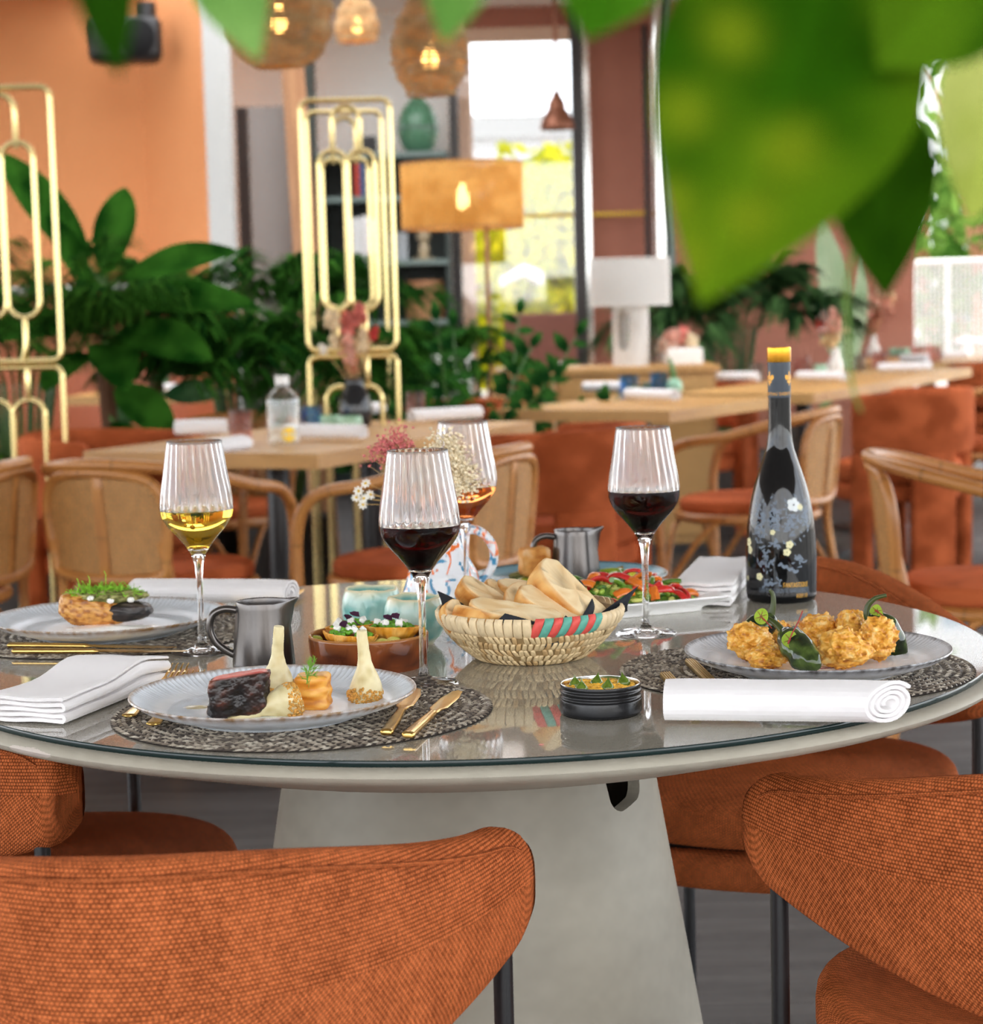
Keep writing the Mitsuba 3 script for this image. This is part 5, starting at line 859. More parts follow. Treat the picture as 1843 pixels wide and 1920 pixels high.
for lst, ds, nm, ct, lb, gp in ((SP_R, RP, 'red_pepper_strip', 'pepper', 'glossy red pepper strip in the salad on the white platter', 'red pepper strips in the salad'), (SP_C, [CS], 'carrot_slice', 'carrot', 'orange carrot slice in the salad on the white platter', 'carrot slices in the salad'), (SP_G, [GB], 'green_bean', 'bean', 'green bean in the salad on the white platter', 'green beans in the salad')):
    for k, (u, v) in enumerate(lst): o = on_heap(u * 0.115, v * 0.056); solo(nm, lb.replace(' in the salad on the white platter', ', ' + ('at the left end' if u < -0.35 else 'left of the middle' if u < 0.08 else 'in the middle' if u < 0.4 else 'right of the middle' if u < 0.72 else 'at the right end') + ' of the salad, ' + ('near the front edge' if v < -0.35 else 'near the back edge' if v > 0.3 else 'on top')), ct, ds[k % len(ds)], to=T().translate([float(x) for x in o + A([0, 0, 0.004])]).rotate([0, 0, 1], float(gs.random() * 360)).rotate([1, 0, 0], float(gs.normal() * 30)).rotate([0, 1, 0], float(gs.normal() * 22)), group=gp)
# turquoise plate
zb = ZT + 0.009; q = at(1003, 1084, 2.80); V = trimesh.creation.box((0.040, 0.036, 0.040)).subdivide_to_size(0.0025); W = A(V.vertices); k = ((np.abs(W) / A([0.02, 0.018, 0.02])) ** 7).sum(1) ** (1 / 7); W = W / np.maximum(k, 0.6)[:, None] + (meshkit.fbm(W * 90, 3)[:, None] - 0.5) * 0.003
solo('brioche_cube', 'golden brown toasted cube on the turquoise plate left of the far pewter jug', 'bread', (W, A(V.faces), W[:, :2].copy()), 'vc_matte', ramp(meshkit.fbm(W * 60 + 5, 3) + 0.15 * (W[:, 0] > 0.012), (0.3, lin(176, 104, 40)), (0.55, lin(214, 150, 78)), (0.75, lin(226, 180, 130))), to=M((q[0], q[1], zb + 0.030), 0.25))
for px, py, rx, ry, rz_, c, lb in ((985, 1094, 0.022, 0.008, 0.1, lin(168, 176, 40), 'yellow green vegetable at the front of the turquoise plate'), (1022, 1084, 0.024, 0.009, -0.3, lin(98, 128, 36), 'green vegetable beside the toasted cube'), (975, 1078, 0.018, 0.008, 0.5, lin(140, 140, 84), 'pale green vegetable left of the toasted cube'), (1160, 1082, 0.020, 0.009, 0.15, lin(206, 200, 60), 'yellow vegetable right of the far pewter jug'), (1146, 1072, 0.018, 0.008, -0.2, lin(150, 170, 50), 'light green vegetable behind the far pewter jug'), (1173, 1068, 0.016, 0.008, 0.6, lin(150, 126, 66), 'brownish vegetable tip at the right of the turquoise plate'), (1178, 1080, 0.011, 0.010, 0, lin(224, 210, 70), 'round yellow vegetable at the right of the turquoise plate')):
    q = on(px, py, zb + 0.006); g = xf(blob((rx, ry, ry * 0.8), 3, 0.2, 1.6, int(px)), (q[0], q[1], zb + ry * 0.7), rz_); solo('cooked_vegetable', lb, 'vegetable', g, 'vc_gloss', tint(g, c * 0.75, c * 1.15, 80, 3), group='vegetables on the turquoise plate')
q = on(1003, 1084, zb); g = xf(blob((0.026, 0.022, 0.006), 3, 0.2, 1.5, 9), (q[0], 2.80, zb + 0.004)); solo('cooked_vegetable', 'flat green vegetable bed under the toasted cube', 'vegetable', g, 'vc_gloss', tint(g, lin(90, 110, 40), lin(140, 150, 60), 80, 3), group='vegetables on the turquoise plate')

# dried flowers in the splatter jug
t = thing('dried_flowers', 'bunch of dried pink and cream flowers with small white daisies in the splattered jug', 'flowers'); nk = A([JC[0], JC[1], ZT + 0.14]); gf = np.random.default_rng(23)
def cluster(name, pts, n, spread, rad, c, label, sd):
    g = np.random.default_rng(sd); S, C = [], []; ic0 = trimesh.creation.icosphere(0, 1.0)
    for k in range(n):
        s = pts[g.integers(len(pts))]; o = A(s) + g.normal(size=3) * A(spread); q = (A(ic0.vertices) * rad * (0.6 + 0.8 * g.random()) + o, A(ic0.faces)); S.append(q); C.append(np.tile(c * (0.7 + 0.5 * g.random()), (len(q[0]), 1)))
        if k % 5 == 0: w = tube([nk + (o - nk) * 0.55 + g.normal(size=3) * 0.004, o], [0.0004, 0.0003], 4); S.append(w); C.append(np.tile(lin(190, 160, 110), (len(w[0]), 1)))
    part(t, name, merge(*S), 'vc_matte', np.vstack(C), label=label, stuff=True)
f_ = lambda px, py, y=2.66: at(px, py, y)
cluster('pink_sprig', [f_(728, 835), f_(745, 815), f_(752, 830), f_(760, 845), f_(735, 848), f_(745, 850), f_(718, 842), f_(708, 850)], 520, (0.007, 0.006, 0.008), 0.0017, lin(214, 120, 120), 'pink sprig', 1)
cluster('cream_sprig', [f_(822, 838, 2.565), f_(840, 832, 2.565), f_(856, 850, 2.565), f_(865, 875, 2.565), f_(852, 890, 2.565), f_(872, 895, 2.565), f_(880, 905, 2.565), f_(860, 915, 2.565), f_(846, 862, 2.565), f_(838, 850, 2.565)], 900, (0.008, 0.007, 0.010), 0.0019, lin(236, 222, 190), 'cream sprig', 2)
def stemf(a, b, bend, r=0.0005): a, b = A(a), A(b); part(t, 'stalk', tube(smooth_path([a, (a + b) / 2 + A(bend), b], 8), r, 5), 'vc_matte', lin(186, 150, 92))
for px, py, yy in ((735, 850, 2.66), (752, 840, 2.66), (822, 845, 2.565), (846, 870, 2.565), (866, 900, 2.565)): stemf(nk + A([gf.normal() * 0.006, gf.normal() * 0.006, -0.06]), f_(px, py, yy), (gf.normal() * 0.01, 0, 0.004))
dz_ = pl(merge(*[xf(blob((0.0026, 0.0013, 0.0007), 1, 0.05, 1, 1), (0.0034 * math.cos(a), 0.0034 * math.sin(a), 0.0006), a) for a in np.arange(8) * PI / 4]), 'vc_matte', lin(236, 234, 226)); dc_ = pl(xf(blob((0.0018, 0.0018, 0.0013), 2, 0.1, 2, 2), (0, 0, 0.001)), 'vc_matte', lin(206, 170, 80))
for px, py, ax in ((686, 907, (-0.3, 1.0)), (672, 921, (0.2, 1.3)), (683, 935, (-0.5, 1.1)), (694, 928, (0.6, 1.2)), (668, 934, (0.1, 0.8)), (680, 946, (0.4, 1.5))):
    o = f_(px, py, 2.655); mm = T().translate([float(x) for x in o]).rotate([0, 0, 1], ax[0] * 57).rotate([1, 0, 0], ax[1] * 57).scale(1.2); k = part(t, 'daisy', dz_, to=mm, label='small white daisy'); scene[k + '__centre'] = {**dc_, 'to_world': mm}; stemf(nk + A([-0.01, 0, -0.03]), o, (-0.006, 0, 0.010))
# crumbs
for i, (px, py, z, r, c, lb) in enumerate(((1029, 1452, 0.738, 0.0016, lin(216, 180, 90), 'yellow crumb stuck on the front rim of the concrete tabletop'), (1015, 1397, ZT, 0.0022, lin(196, 130, 120), 'pink petal flake on the glass at the front'), (1060, 1385, ZT, 0.0007, lin(230, 226, 210), 'tiny white crumb on the glass in front of the black tin'))):
    q = on(px, py, z); solo('crumb', lb, 'crumb', xf(blob((r, r * 0.8, r * 0.35), 2, 0.3, 2, i), (q[0], q[1] + (0.001 if z < 0.75 else 0), z + r * 0.25)), 'vc_semi', c)
# ---------------------------------------------------------------- furnishings of the background
def rrect(x0, x1, z0, z1, r, n=6):
    P = []
    for cx, cz, a in ((x1 - r, z1 - r, 0), (x0 + r, z1 - r, 90), (x0 + r, z0 + r, 180), (x1 - r, z0 + r, 270)): P += [[cx + r * math.cos(math.radians(a + 90 * q / n)), 0, cz + r * math.sin(math.radians(a + 90 * q / n))] for q in range(n + 1)]
    return A(P)
def screen(x, y, rz, W, zj, H, label, lower=True):
    "a free-standing brass tube screen: a lower and an upper frame with arched tubes inside"
    t = thing('brass_screen', label, 'screen'); m = M((x, y, 0), rz); r = 0.0085; b = lambda P, closed=True, rad=r: pl(tube(P, rad, 10, closed), 'brass')
    part(t, 'upper_frame', b(rrect(-W / 2, W / 2, zj, H, 0.03)), to=m); part(t, 'lower_frame', b(rrect(-W / 2, W / 2, 0.02, zj - 0.019, 0.03)), to=m)
    def pill(cx, w, z0, z1): return rrect(cx - w / 2, cx + w / 2, z0, z1, w / 2 - 1e-4, 10)
    w = W * 0.31; h = H - zj
    for s in (-1, 1): part(t, 'arch', b(pill(s * w * 0.515, w, zj + 0.16 * h, zj + 0.80 * h)), to=m)
    part(t, 'top_arch', b([[w / 2, 0, zj + 0.78 * h]] + list(pill(0, w, zj + 0.70 * h, zj + 0.975 * h)[0:22]) + [[-w / 2, 0, zj + 0.78 * h]], False), to=m)
    for s in (-1, 1): part(t, 'stem', b([[s * w * 0.515, 0, zj + 0.16 * h], [s * w * 0.515, 0, zj + 0.05 * h], [s * w * 0.40, 0, zj]], False), to=m)
    for s in (-1, 1): part(t, 'lower_arch', b(pill(s * w * 0.515, w, 0.16 * zj, zj * 0.88)), to=m)
    part(t, 'lower_stem', b([[0.515 * w, 0, zj * 0.88], [0.515 * w, 0, zj - 0.02]], False), to=m); part(t, 'foot', pl(box(-W / 2 - 0.02, W / 2 + 0.02, -0.05, 0.05, 0, 0.02, 0.006), 'brass'), to=m)
screen(-0.446, 6.80, 0.04, 0.292, 1.0, 1.815, 'front brass tube screen with arches behind the left oak table')
screen(-0.515, 7.75, 0.04, 0.28, 1.0, 1.865, 'rear brass tube screen standing right behind the middle brass screen')
screen(-1.475, 6.35, 0.04, 0.315, 1.0, 1.835, 'brass tube screen cut off by the left edge, among the palms')

# lamps
def pendant(x, y, z0, prof, label, seed, power):
    t = thing('wicker_pendant', label, 'pendant lamp'); m = M((x, y, z0)); zz = [p[1] for p in prof]; rr_ = [p[0] for p in prof]; n = int((max(zz) - min(zz)) / 0.0105); th = np.arange(36) * 2 * PI / 36; G = []; g = np.random.default_rng(seed)
    for k in range(n + 1):
        z = min(zz) + k * 0.0105; r = float(np.interp(z, zz, rr_)) * (1 + 0.03 * math.sin(k * 0.8 + seed)) ; r += 0.003 * g.normal(); G.append(tube(np.c_[r * np.cos(th), r * np.sin(th), z + 0.002 * np.sin(2 * th + k)], 0.0048, 6, True))
    part(t, 'shade', pl(merge(*G), 'wicker'), to=m)
    for a in np.arange(8) * PI / 4: part(t, 'rib', pl(tube([[(q[0] - 0.004) * math.cos(a), (q[0] - 0.004) * math.sin(a), q[1]] for q in prof], 0.004, 6), 'wicker'), to=m)
    zb = min(zz) + 0.35 * (max(zz) - min(zz)); bulb = pl(lathe([(0, -0.04), (0.018, -0.034), (0.026, -0.014), (0.024, 0.008), (0.013, 0.03), (0.012, 0.045), (0, 0.045)], 20), 'vc_matte', lin(250, 200, 120))
    k = part(t, 'bulb', bulb, to=M((x, y, z0 + zb))); scene[k]['emitter'] = {'type': 'area', 'radiance': rgb(A([1.0, 0.50, 0.13]) * power)}
    part(t, 'cord', pl(tube([[0, 0, zb + 0.04], [0, 0, 2.95 - z0]], 0.004, 6), 'black_metal'), to=m); part(t, 'ceiling_cap', pl(lathe([(0, 2.915 - z0), (0.045, 2.925 - z0), (0.05, 2.95 - z0), (0, 2.95 - z0)], 24), 'black_metal'), to=m)
PW = 0.5
def hang(px, pyb, y): q = at(px, pyb, y); return q
q = hang(525, 122, 6.2); pendant(q[0], 6.2, q[2], [(0.075, 0), (0.125, 0.03), (0.15, 0.09), (0.158, 0.16), (0.15, 0.25), (0.12, 0.34), (0.09, 0.38)], 'large wicker pendant lamp at the top, left of the centre brass screen', 1, PW)
q = hang(670, 76, 11.0); pendant(q[0], 11.0, q[2], [(0.10, 0), (0.115, 0.03), (0.112, 0.09), (0.095, 0.15), (0.07, 0.20), (0.05, 0.22)], 'smallest wicker pendant lamp, high up in the middle against the white wall', 2, PW * 1.4)
q = hang(808, 176, 6.4); pendant(q[0], 6.4, q[2], [(0.068, 0), (0.075, 0.01), (0.10, 0.05), (0.117, 0.12), (0.115, 0.17), (0.09, 0.23), (0.062, 0.28), (0.05, 0.31)], 'round wicker pendant lamp above the green glass ornament', 3, PW)
q = at(868, 428, 8.9); t = thing('drum_lamp', 'floor lamp with a wide woven cane drum shade in front of the window', 'floor lamp'); x, z0, R_, h = q[0], q[2], 0.262, 0.275; m = M((x, 8.9, z0)); G = []
for k in range(130): a = k * 2 * PI / 130; G.append(loft([[[R_ * math.cos(a - 0.017), R_ * math.sin(a - 0.017), zz], [R_ * math.cos(a + 0.017), R_ * math.sin(a + 0.017), zz]] for zz in (0.004, h - 0.004)], False, False))
for k in range(32): zz = 0.006 + (h - 0.012) * k / 31; th = np.arange(65) * 2 * PI / 64; G.append(loft([np.c_[(R_ + 0.001) * np.cos(th), (R_ + 0.001) * np.sin(th), th * 0 + zz - 0.0032], np.c_[(R_ + 0.001) * np.cos(th), (R_ + 0.001) * np.sin(th), th * 0 + zz + 0.0032]], False, False))
g = merge(*G); part(t, 'shade', pl(g, 'petal', tint(g, lin(196, 140, 72), lin(226, 176, 104), 14, 1)), to=m)
th = np.arange(48) * 2 * PI / 48
for zz in (0.0, h): part(t, 'shade_ring', pl(tube(np.c_[R_ * np.cos(th), R_ * np.sin(th), th * 0 + zz], 0.004, 6, True), prin('cane_brown', lin(150, 100, 56), 0.6)), to=m)
k = part(t, 'bulb', pl(lathe([(0, 0.08), (0.02, 0.085), (0.028, 0.11), (0.027, 0.14), (0.014, 0.175), (0.013, 0.19), (0, 0.19)], 24), 'vc_matte', lin(255, 220, 150)), to=m); scene[k]['emitter'] = {'type': 'area', 'radiance': rgb(A([1.0, 0.66, 0.25]) * PW * 2.6)}
part(t, 'pole', pl(tube([[0, 0, 0.22 ], [0, 0, 0.19]], 0.013, 10), 'copper'), to=m); part(t, 'stand', pl(tube(smooth_path([[0, 0, 0.2], [0.05, 0.02, 0.23], [0.098, 0.04, 0.16], [0.10, 0.04, -0.2], [0.10, 0.04, 0.02 - z0]], 6), 0.010, 8), 'copper'), to=m); part(t, 'foot', pl(xf(lathe([(0, 0), (0.15, 0), (0.15, 0.015), (0.02, 0.03), (0, 0.03)], 32), (0.10, 0.04, -z0)), 'copper'), to=m)
q = at(1185, 686, 9.35); t = thing('table_lamp', 'white table lamp with a wide drum shade and a thick looped base on the sideboard', 'table lamp'); SBZ = q[2]; m = M((q[0], 9.4, SBZ)); prin('lamp_white', lin(216, 214, 210), 0.7)
mat('shade_white', {'type': 'principledthin', 'base_color': rgb(lin(212, 210, 206)), 'roughness': 0.9, 'diff_trans': 0.35}, False)
part(t, 'shade', pl(merge(lathe([(0.183, 0.275), (0.183, 0.485)], 64, cap=False)), 'shade_white'), to=m)
for zz in (0.275, 0.485): part(t, 'shade_rim', pl(tube(np.c_[0.183 * np.cos(th), 0.183 * np.sin(th), th * 0 + zz], 0.0035, 6, True), 'lamp_white'), to=m)
part(t, 'shade_spider', pl(merge(*[tube([[0, 0, 0.44], [0.18 * math.cos(a), 0.18 * math.sin(a), 0.47]], 0.003, 5) for a in (0.4, 2.5, 4.6)]), 'lamp_white'), to=m)
c1 = m3.Manifold.cylinder(0.30, 0.083, 0.083, 64) - m3.Manifold.batch_hull([m3.Manifold.cylinder(0.4, 0.028, 0.028, 32).rotate([90, 0, 0]).translate([0, 0.2, zz]) for zz in (0.10, 0.225)]).translate([-0.012, 0, 0]).rotate([0, 0, -22])
part(t, 'base', pl(meshkit.arrays(c1)[:2], 'lamp_white', smooth=35), to=m); part(t, 'stem', pl(tube([[0, 0, 0.29], [0, 0, 0.45]], 0.01, 10), 'lamp_white'), to=m)
t = thing('oak_sideboard', 'oak sideboard carrying the white table lamp', 'sideboard'); part(t, 'body', box(0.30, 1.02, 9.18, 9.62, 0.04, SBZ - 0.03, 0.004), 'oak', smooth=False); part(t, 'top', box(0.28, 1.04, 9.16, 9.64, SBZ - 0.03, SBZ, 0.004), 'oak', smooth=False); part(t, 'plinth', box(0.33, 0.99, 9.22, 9.6, 0, 0.04), 'dark_frame', smooth=False)
for k in range(2): part(t, 'door', box(0.315 + 0.35 * k, 0.65 + 0.35 * k, 9.168, 9.18, 0.08, SBZ - 0.05, 0.003), 'oak', smooth=False)
q = at(1045, 243, 12.3); t = thing('metal_pendant', 'copper brown dome pendant lamp hanging in front of the bright window', 'pendant lamp'); m = M((q[0], 12.3, q[2])); part(t, 'shade', pl(lathe([(0.098, 0), (0.104, 0.004), (0.094, 0.055), (0.066, 0.105), (0.05, 0.125), (0.055, 0.135), (0.046, 0.165), (0.028, 0.195), (0.02, 0.22), (0, 0.22)], 40, cap=False), 'copper'), to=m); part(t, 'cord', pl(tube([[0, 0, 0.2], [0, 0, 2.95 - q[2]]], 0.012, 8), 'copper'), to=m)
q = at(1000, 92, 12.5)
# speaker
q = at(228, 70, 11.4); t = thing('wall_speaker', 'black loudspeaker in the upper left corner behind a leaf', 'speaker'); m = M((q[0], 11.5, q[2]), 0.2); part(t, 'cabinet', pl(box(-0.20, 0.20, -0.12, 0.12, -0.13, 0.12, 0.05), 'black_metal'), to=m); part(t, 'grille', pl(xf(lathe([(0, 0), (0.1, 0), (0.1, 0.01), (0, 0.014)], 32), (0.06, -0.12, 0), rx=PI / 2), 'vc_matte', lin(16, 16, 18)), to=m); part(t, 'bracket', pl(merge(tube([[0.02, 0.1, 0], [0.02, 0.3, 0.03], [0.02, 0.56, 0.03]], 0.02, 8), tube([[0.12, 0, 0.1], [0.12, 0, 0.2]], 0.06, 10)), 'black_metal'), to=m)

# shelf unit on the back wall
t = thing('shelf_unit', 'dark green shelf unit with grey-green boards against the white back wall', 'shelf'); ST = at(760, 284, 12.45)[2]
part(t, 'back', box(-1.0, -0.22, 12.88, 12.94, 0, ST), 'dark_green', smooth=False)
for x in (-1.0, -0.62, -0.24): part(t, 'side', box(x, x + 0.03, 12.46, 12.9, 0, ST, 0.003), 'dark_green')
for py in (284, 366, 487, 600): z = at(760, py, 12.45)[2]; part(t, 'board', box(-1.0, -0.22, 12.44, 12.9, z - 0.035, z, 0.003), 'green_grey')
def zsh(py): return at(760, py, 12.45)[2]
t = thing('green_ornament', 'round green glass ornament on top of the shelf unit', 'ornament'); q = at(783, 226, 12.6); part(t, 'body', pl(xf(lathe([(0, 0), (0.06, 0), (0.10, 0.04), (0.125, 0.12), (0.12, 0.20), (0.09, 0.27), (0.05, 0.315), (0.03, 0.335), (0, 0.335)], 40), (q[0], 12.62, ST)), prin('green_gloss', lin(86, 132, 104), 0.15))); part(t, 'band', pl(xf(tube(np.c_[0.126 * np.cos(th), 0.126 * np.sin(th), 0 * th + 0.15], 0.006, 6, True), (q[0], 12.62, ST)), 'green_grey'))
solo('dark_box', 'small dark box on the shelf unit beside the green ornament', 'box', box(-0.74, -0.64, 12.5, 12.62, ST, ST + 0.10, 0.004), 'black_metal')
bk = [(-0.775, 0.03, 0.20, lin(188, 58, 40), 'red book standing on the shelf'), (-0.740, 0.03, 0.21, lin(62, 84, 130), 'blue book standing next to the red book'), (-0.705, 0.022, 0.18, lin(214, 210, 200), 'white book standing right of the blue book'), (-0.680, 0.03, 0.16, lin(190, 92, 54), 'orange brown book at the end of the row of books')]
for x, w, h, c, lb in bk: solo('shelf_book', lb, 'book', box(x, x + w, 12.47, 12.62, zsh(366), zsh(366) + h, 0.003), 'vc_semi', c)
for x, w, h, c, lb in ((-0.80, 0.055, 0.26, lin(228, 230, 230), 'tall white book on the middle shelf behind the brass screen'), (-0.742, 0.05, 0.27, lin(236, 236, 236), 'white book in the middle of the middle shelf'), (-0.688, 0.04, 0.25, lin(206, 214, 220), 'pale grey book at the right of the white books')): solo('shelf_book', lb, 'book', box(x, x + w, 12.47, 12.66, zsh(487), zsh(487) + h, 0.003), 'vc_semi', c)
solo('picture_frame', 'small grey framed picture leaning on the middle shelf', 'picture', box(-0.585, -0.47, 12.6, 12.62, zsh(487), zsh(487) + 0.17, 0.003), 'vc_semi', lin(176, 182, 188))
q = at(795, 470, 12.5); solo('shelf_vase', 'beige vase on a small dish on the middle shelf right of the brass screen', 'vase', xf(lathe([(0, 0), (0.07, 0), (0.075, 0.012), (0.025, 0.016), (0.035, 0.05), (0.03, 0.085), (0.018, 0.10), (0.045, 0.13), (0.04, 0.165), (0.0, 0.17)], 32), (q[0], 12.55, zsh(487))), 'vc_semi', lin(186, 170, 140))
t = thing('wooden_barrel', 'round orange wooden container on the lower shelf behind the plants', 'container'); q = at(795, 560, 12.3); part(t, 'body', pl(xf(lathe([(0, 0), (0.115, 0), (0.12, 0.02), (0.12, 0.20), (0.115, 0.21), (0, 0.21)], 40), (q[0], 12.6, zsh(600))), 'post_wood')); part(t, 'lid', pl(xf(lathe([(0, 0.211), (0.122, 0.211), (0.122, 0.235), (0, 0.24)], 40), (q[0], 12.6, zsh(600))), 'post_wood'))
solo('white_cabinet', 'white cupboard standing low between the plants in front of the shelf unit', 'cabinet', box(-0.32, -0.08, 11.2, 11.5, 0, 0.86, 0.01), 'white_paint')
solo('planter_chest', 'brown copper-coloured planter chest below the window behind the leafy plant', 'planter', box(0.10, 0.52, 11.9, 12.3, 0, at(1010, 588, 11.9)[2], 0.01), prin('brown_chest', lin(128, 76, 62), 0.5))
# booth
t = thing('booth', 'curved orange leather booth with a pale cap behind the left plants', 'booth'); bz = 1.30
path = smooth_path([[-6.5, 11.6, 0], [-3.0, 11.6, 0], [-2.1, 11.55, 0], [-1.6, 11.2, 0], [-1.37, 10.75, 0]], 6)
def wallof(P, w, z0, z1): t_, a_, b_ = frames(P); n = np.c_[t_[:, 1], -t_[:, 0], 0 * t_[:, 0]]; return loft([[p - n_ * w / 2 + A([0, 0, z0]), p + n_ * w / 2 + A([0, 0, z0]), p + n_ * w / 2 + A([0, 0, z1]), p - n_ * w / 2 + A([0, 0, z1])] for p, n_ in zip(P, n)])
prin('booth_leather', lin(160, 84, 48), 0.5); part(t, 'backrest', pl(wallof(path, 0.12, 0, bz - 0.05), 'booth_leather')); part(t, 'cap', pl(wallof(path, 0.16, bz - 0.05, bz), 'white_paint')); part(t, 'seat', pl(wallof(path[:-8] + A([0.1, -0.32, 0]), 0.45, 0.1, 0.46), 'orange_velvet'))

# ---------------------------------------------------------------- laid tables of the background
def napkin_bg(c, L, rz, label, w=0.032, h=0.026, z=0.7505):
    g = cloth(spiral(w, h, 1.6, 0), 0.005, L, 8, lambda V: rough(V, 0.003, 12, c[0] * 9)); solo('linen_napkin', label, 'napkin', g, 'linen', to=M((c[0], c[1], z + 0.002), rz))
def put_napkin(pa, pb, label, **k):
    a, b = on(*pa, 0.752), on(*pb, 0.752); L = float(np.linalg.norm((b - a)[:2])); f = min(1, 0.26 / L); napkin_bg(a, L * f, lay(a[:2], b[:2]), label, **k)
def tumbler(px, py, r, h, m_, label, fill=None):
    q = on(px, py, 0.7505); t = thing('tumbler', label, 'glass'); g = lathe([(0, 0.002), (r * 0.9, 0.0), (r * 0.97, 0.004), (r, h)], 48, lambda r_, z, th: r_ * (1 + 0.012 * np.cos(16 * th)), cap=False); part(t, 'glass', pl(g, m_), to=M((q[0], q[1] + r, 0.7505)))
    part(t, 'bottom', pl(lathe([(0, 0.003), (r * 0.86, 0.003), (r * 0.86, 0.008), (0, 0.008)], 24), 'glass'), to=M((q[0], q[1] + r, 0.7505)))
def potcup(px, py, r, h, c, label):
    q = on(px, py, 0.7505); solo('celadon_cup', label, 'cup', lathe([(0, 0), (r * 0.75, 0), (r * 0.98, 0.012), (r, h * 0.6), (r * 0.96, h), (r * 0.88, h), (r * 0.9, h * 0.5), (0, 0.012)], 32), 'vc_gloss', c, to=M((q[0], q[1] + r, 0.7505)))
CEL = lin(150, 188, 160)
# left oak table
q = on(530, 838, 0.7505); t = thing('water_bottle', 'clear glass water bottle with a white cap and a round yellow sticker', 'bottle'); m = M((q[0], q[1] + 0.046, 0.7505)); part(t, 'glass', pl(lathe([(0, 0.003), (0.040, 0.0), (0.047, 0.006), (0.048, 0.02), (0.048, 0.13), (0.044, 0.145), (0.030, 0.158), (0.020, 0.165), (0.018, 0.172), (0.018, 0.19)], 40, cap=False), 'clear_thin'), to=m)
part(t, 'water', pl(lathe([(0, 0.012), (0.040, 0.012), (0.044, 0.018), (0.044, 0.120), (0, 0.120)], 40), 'clear_thin'), to=m); part(t, 'cap', pl(lathe([(0, 0.178), (0.0195, 0.178), (0.020, 0.198), (0.018, 0.201), (0, 0.201)], 32), 'white_paint'), to=m, label='white screw cap')
a = np.linspace(0, 2 * PI, 25)[:-1]; sa = -PI / 2 + 0.42; part(t, 'sticker', pl(disc(np.c_[0.021 * np.cos(a), 0.021 * np.sin(a)], lambda P: np.c_[0.0486 * np.cos(sa + P[:, 0] / 0.0486), 0.0486 * np.sin(sa + P[:, 0] / 0.0486), 0.035 + P[:, 1]]), prin('sticker_yellow', lin(246, 206, 24), 0.5)), to=m, label='round yellow sticker')
tumbler(450, 832, 0.034, 0.098, 'pink_glass', 'pink ribbed tumbler on the left oak table, left of the water bottle'); tumbler(582, 806, 0.034, 0.075, 'blue_glass', 'blue tumbler behind the water bottle on the left oak table'); tumbler(780, 787, 0.034, 0.095, 'pink_glass', 'pink ribbed tumbler on the left oak table, right of the dark vase')
potcup(618, 806, 0.034, 0.045, CEL, 'pale green cup touching the blue tumbler on the left oak table'); potcup(657, 808, 0.036, 0.045, CEL, 'pale green cup in front of the dark vase on the left oak table')
q = on(665, 800, 0.7505); t = thing('dark_vase', 'dark grey bottle-shaped vase holding pink dried flowers on the left oak table', 'vase'); VQ = A([q[0], q[1] + 0.05]); part(t, 'body', pl(lathe([(0, 0.002), (0.046, 0.0), (0.053, 0.008), (0.057, 0.04), (0.055, 0.075), (0.045, 0.108), (0.034, 0.128), (0.030, 0.145), (0.032, 0.156), (0.029, 0.157), (0.026, 0.14), (0, 0.12)], 48), 'vc_gloss', lin(34, 35, 38)), to=M((*VQ, 0.7505)))
def bouquet(name_label, base, y, blooms, seed, stem_c=lin(176, 140, 96), big=1.0):
    g = np.random.default_rng(seed); t = thing('dried_flowers', name_label, 'flowers')
    for (px, py, w, h, c) in blooms:
        tip = at(px, py, y + g.normal() * 0.02); part(t, 'stalk', pl(tube(smooth_path([base, (A(base) + tip) / 2 + g.normal(size=3) * 0.006, tip], 6), 0.0022, 6), 'vc_matte', stem_c))
        d = tip - A(base); d /= np.linalg.norm(d); u = np.cross(d, [0, 1, 0]); u /= np.linalg.norm(u); S, C = [], []; ic0 = trimesh.creation.icosphere(0, 1.0)
        for k in range(90): s = g.random(); e = tip - d * h * 0.6 + d * h * 1.2 * s + (u * g.normal() + A([0, 1, 0]) * g.normal()) * w * 0.42 * math.sin(PI * (0.15 + 0.8 * s)); S.append((A(ic0.vertices) * A([0.005, 0.005, 0.008]) * big * (0.7 + 0.6 * g.random()) + e, A(ic0.faces))); C.append(np.tile(c * (0.7 + 0.5 * g.random()), (len(ic0.vertices), 1)))
        part(t, 'bloom', pl(merge(*S), 'vc_matte', np.vstack(C)), stuff=True)
PK, CRM, RED, PCH = lin(222, 130, 120), lin(226, 206, 170), lin(176, 52, 48), lin(226, 168, 150)
bouquet('pink, cream and red dried flowers in the dark vase on the left oak table', [VQ[0], VQ[1], 0.87], VQ[1], [(650, 610, 0.030, 0.07, PK), (672, 590, 0.034, 0.06, lin(200, 108, 98)), (622, 600, 0.026, 0.05, CRM), (655, 655, 0.032, 0.08, PCH), (678, 640, 0.026, 0.06, CRM), (628, 640, 0.02, 0.04, CRM), (702, 625, 0.012, 0.03, RED), (606, 655, 0.012, 0.02, lin(230, 226, 216)), (660, 680, 0.028, 0.06, lin(212, 120, 104))], 3, big=1.3)
put_napkin((540, 826), (712, 828), 'white linen napkin rolled on the left oak table in front of the pale green cups'); put_napkin((772, 796), (908, 788), 'white linen napkin rolled at the right end of the left oak table'); put_napkin((330, 822), (425, 820), 'white linen napkin at the far left of the left oak table, under the pink tumbler', h=0.03); put_napkin((398, 858), (456, 850), 'crumpled white napkin behind the white wine glass on the left oak table', w=0.045); put_napkin((692, 782), (716, 780), 'white napkin end visible right of the dark vase')
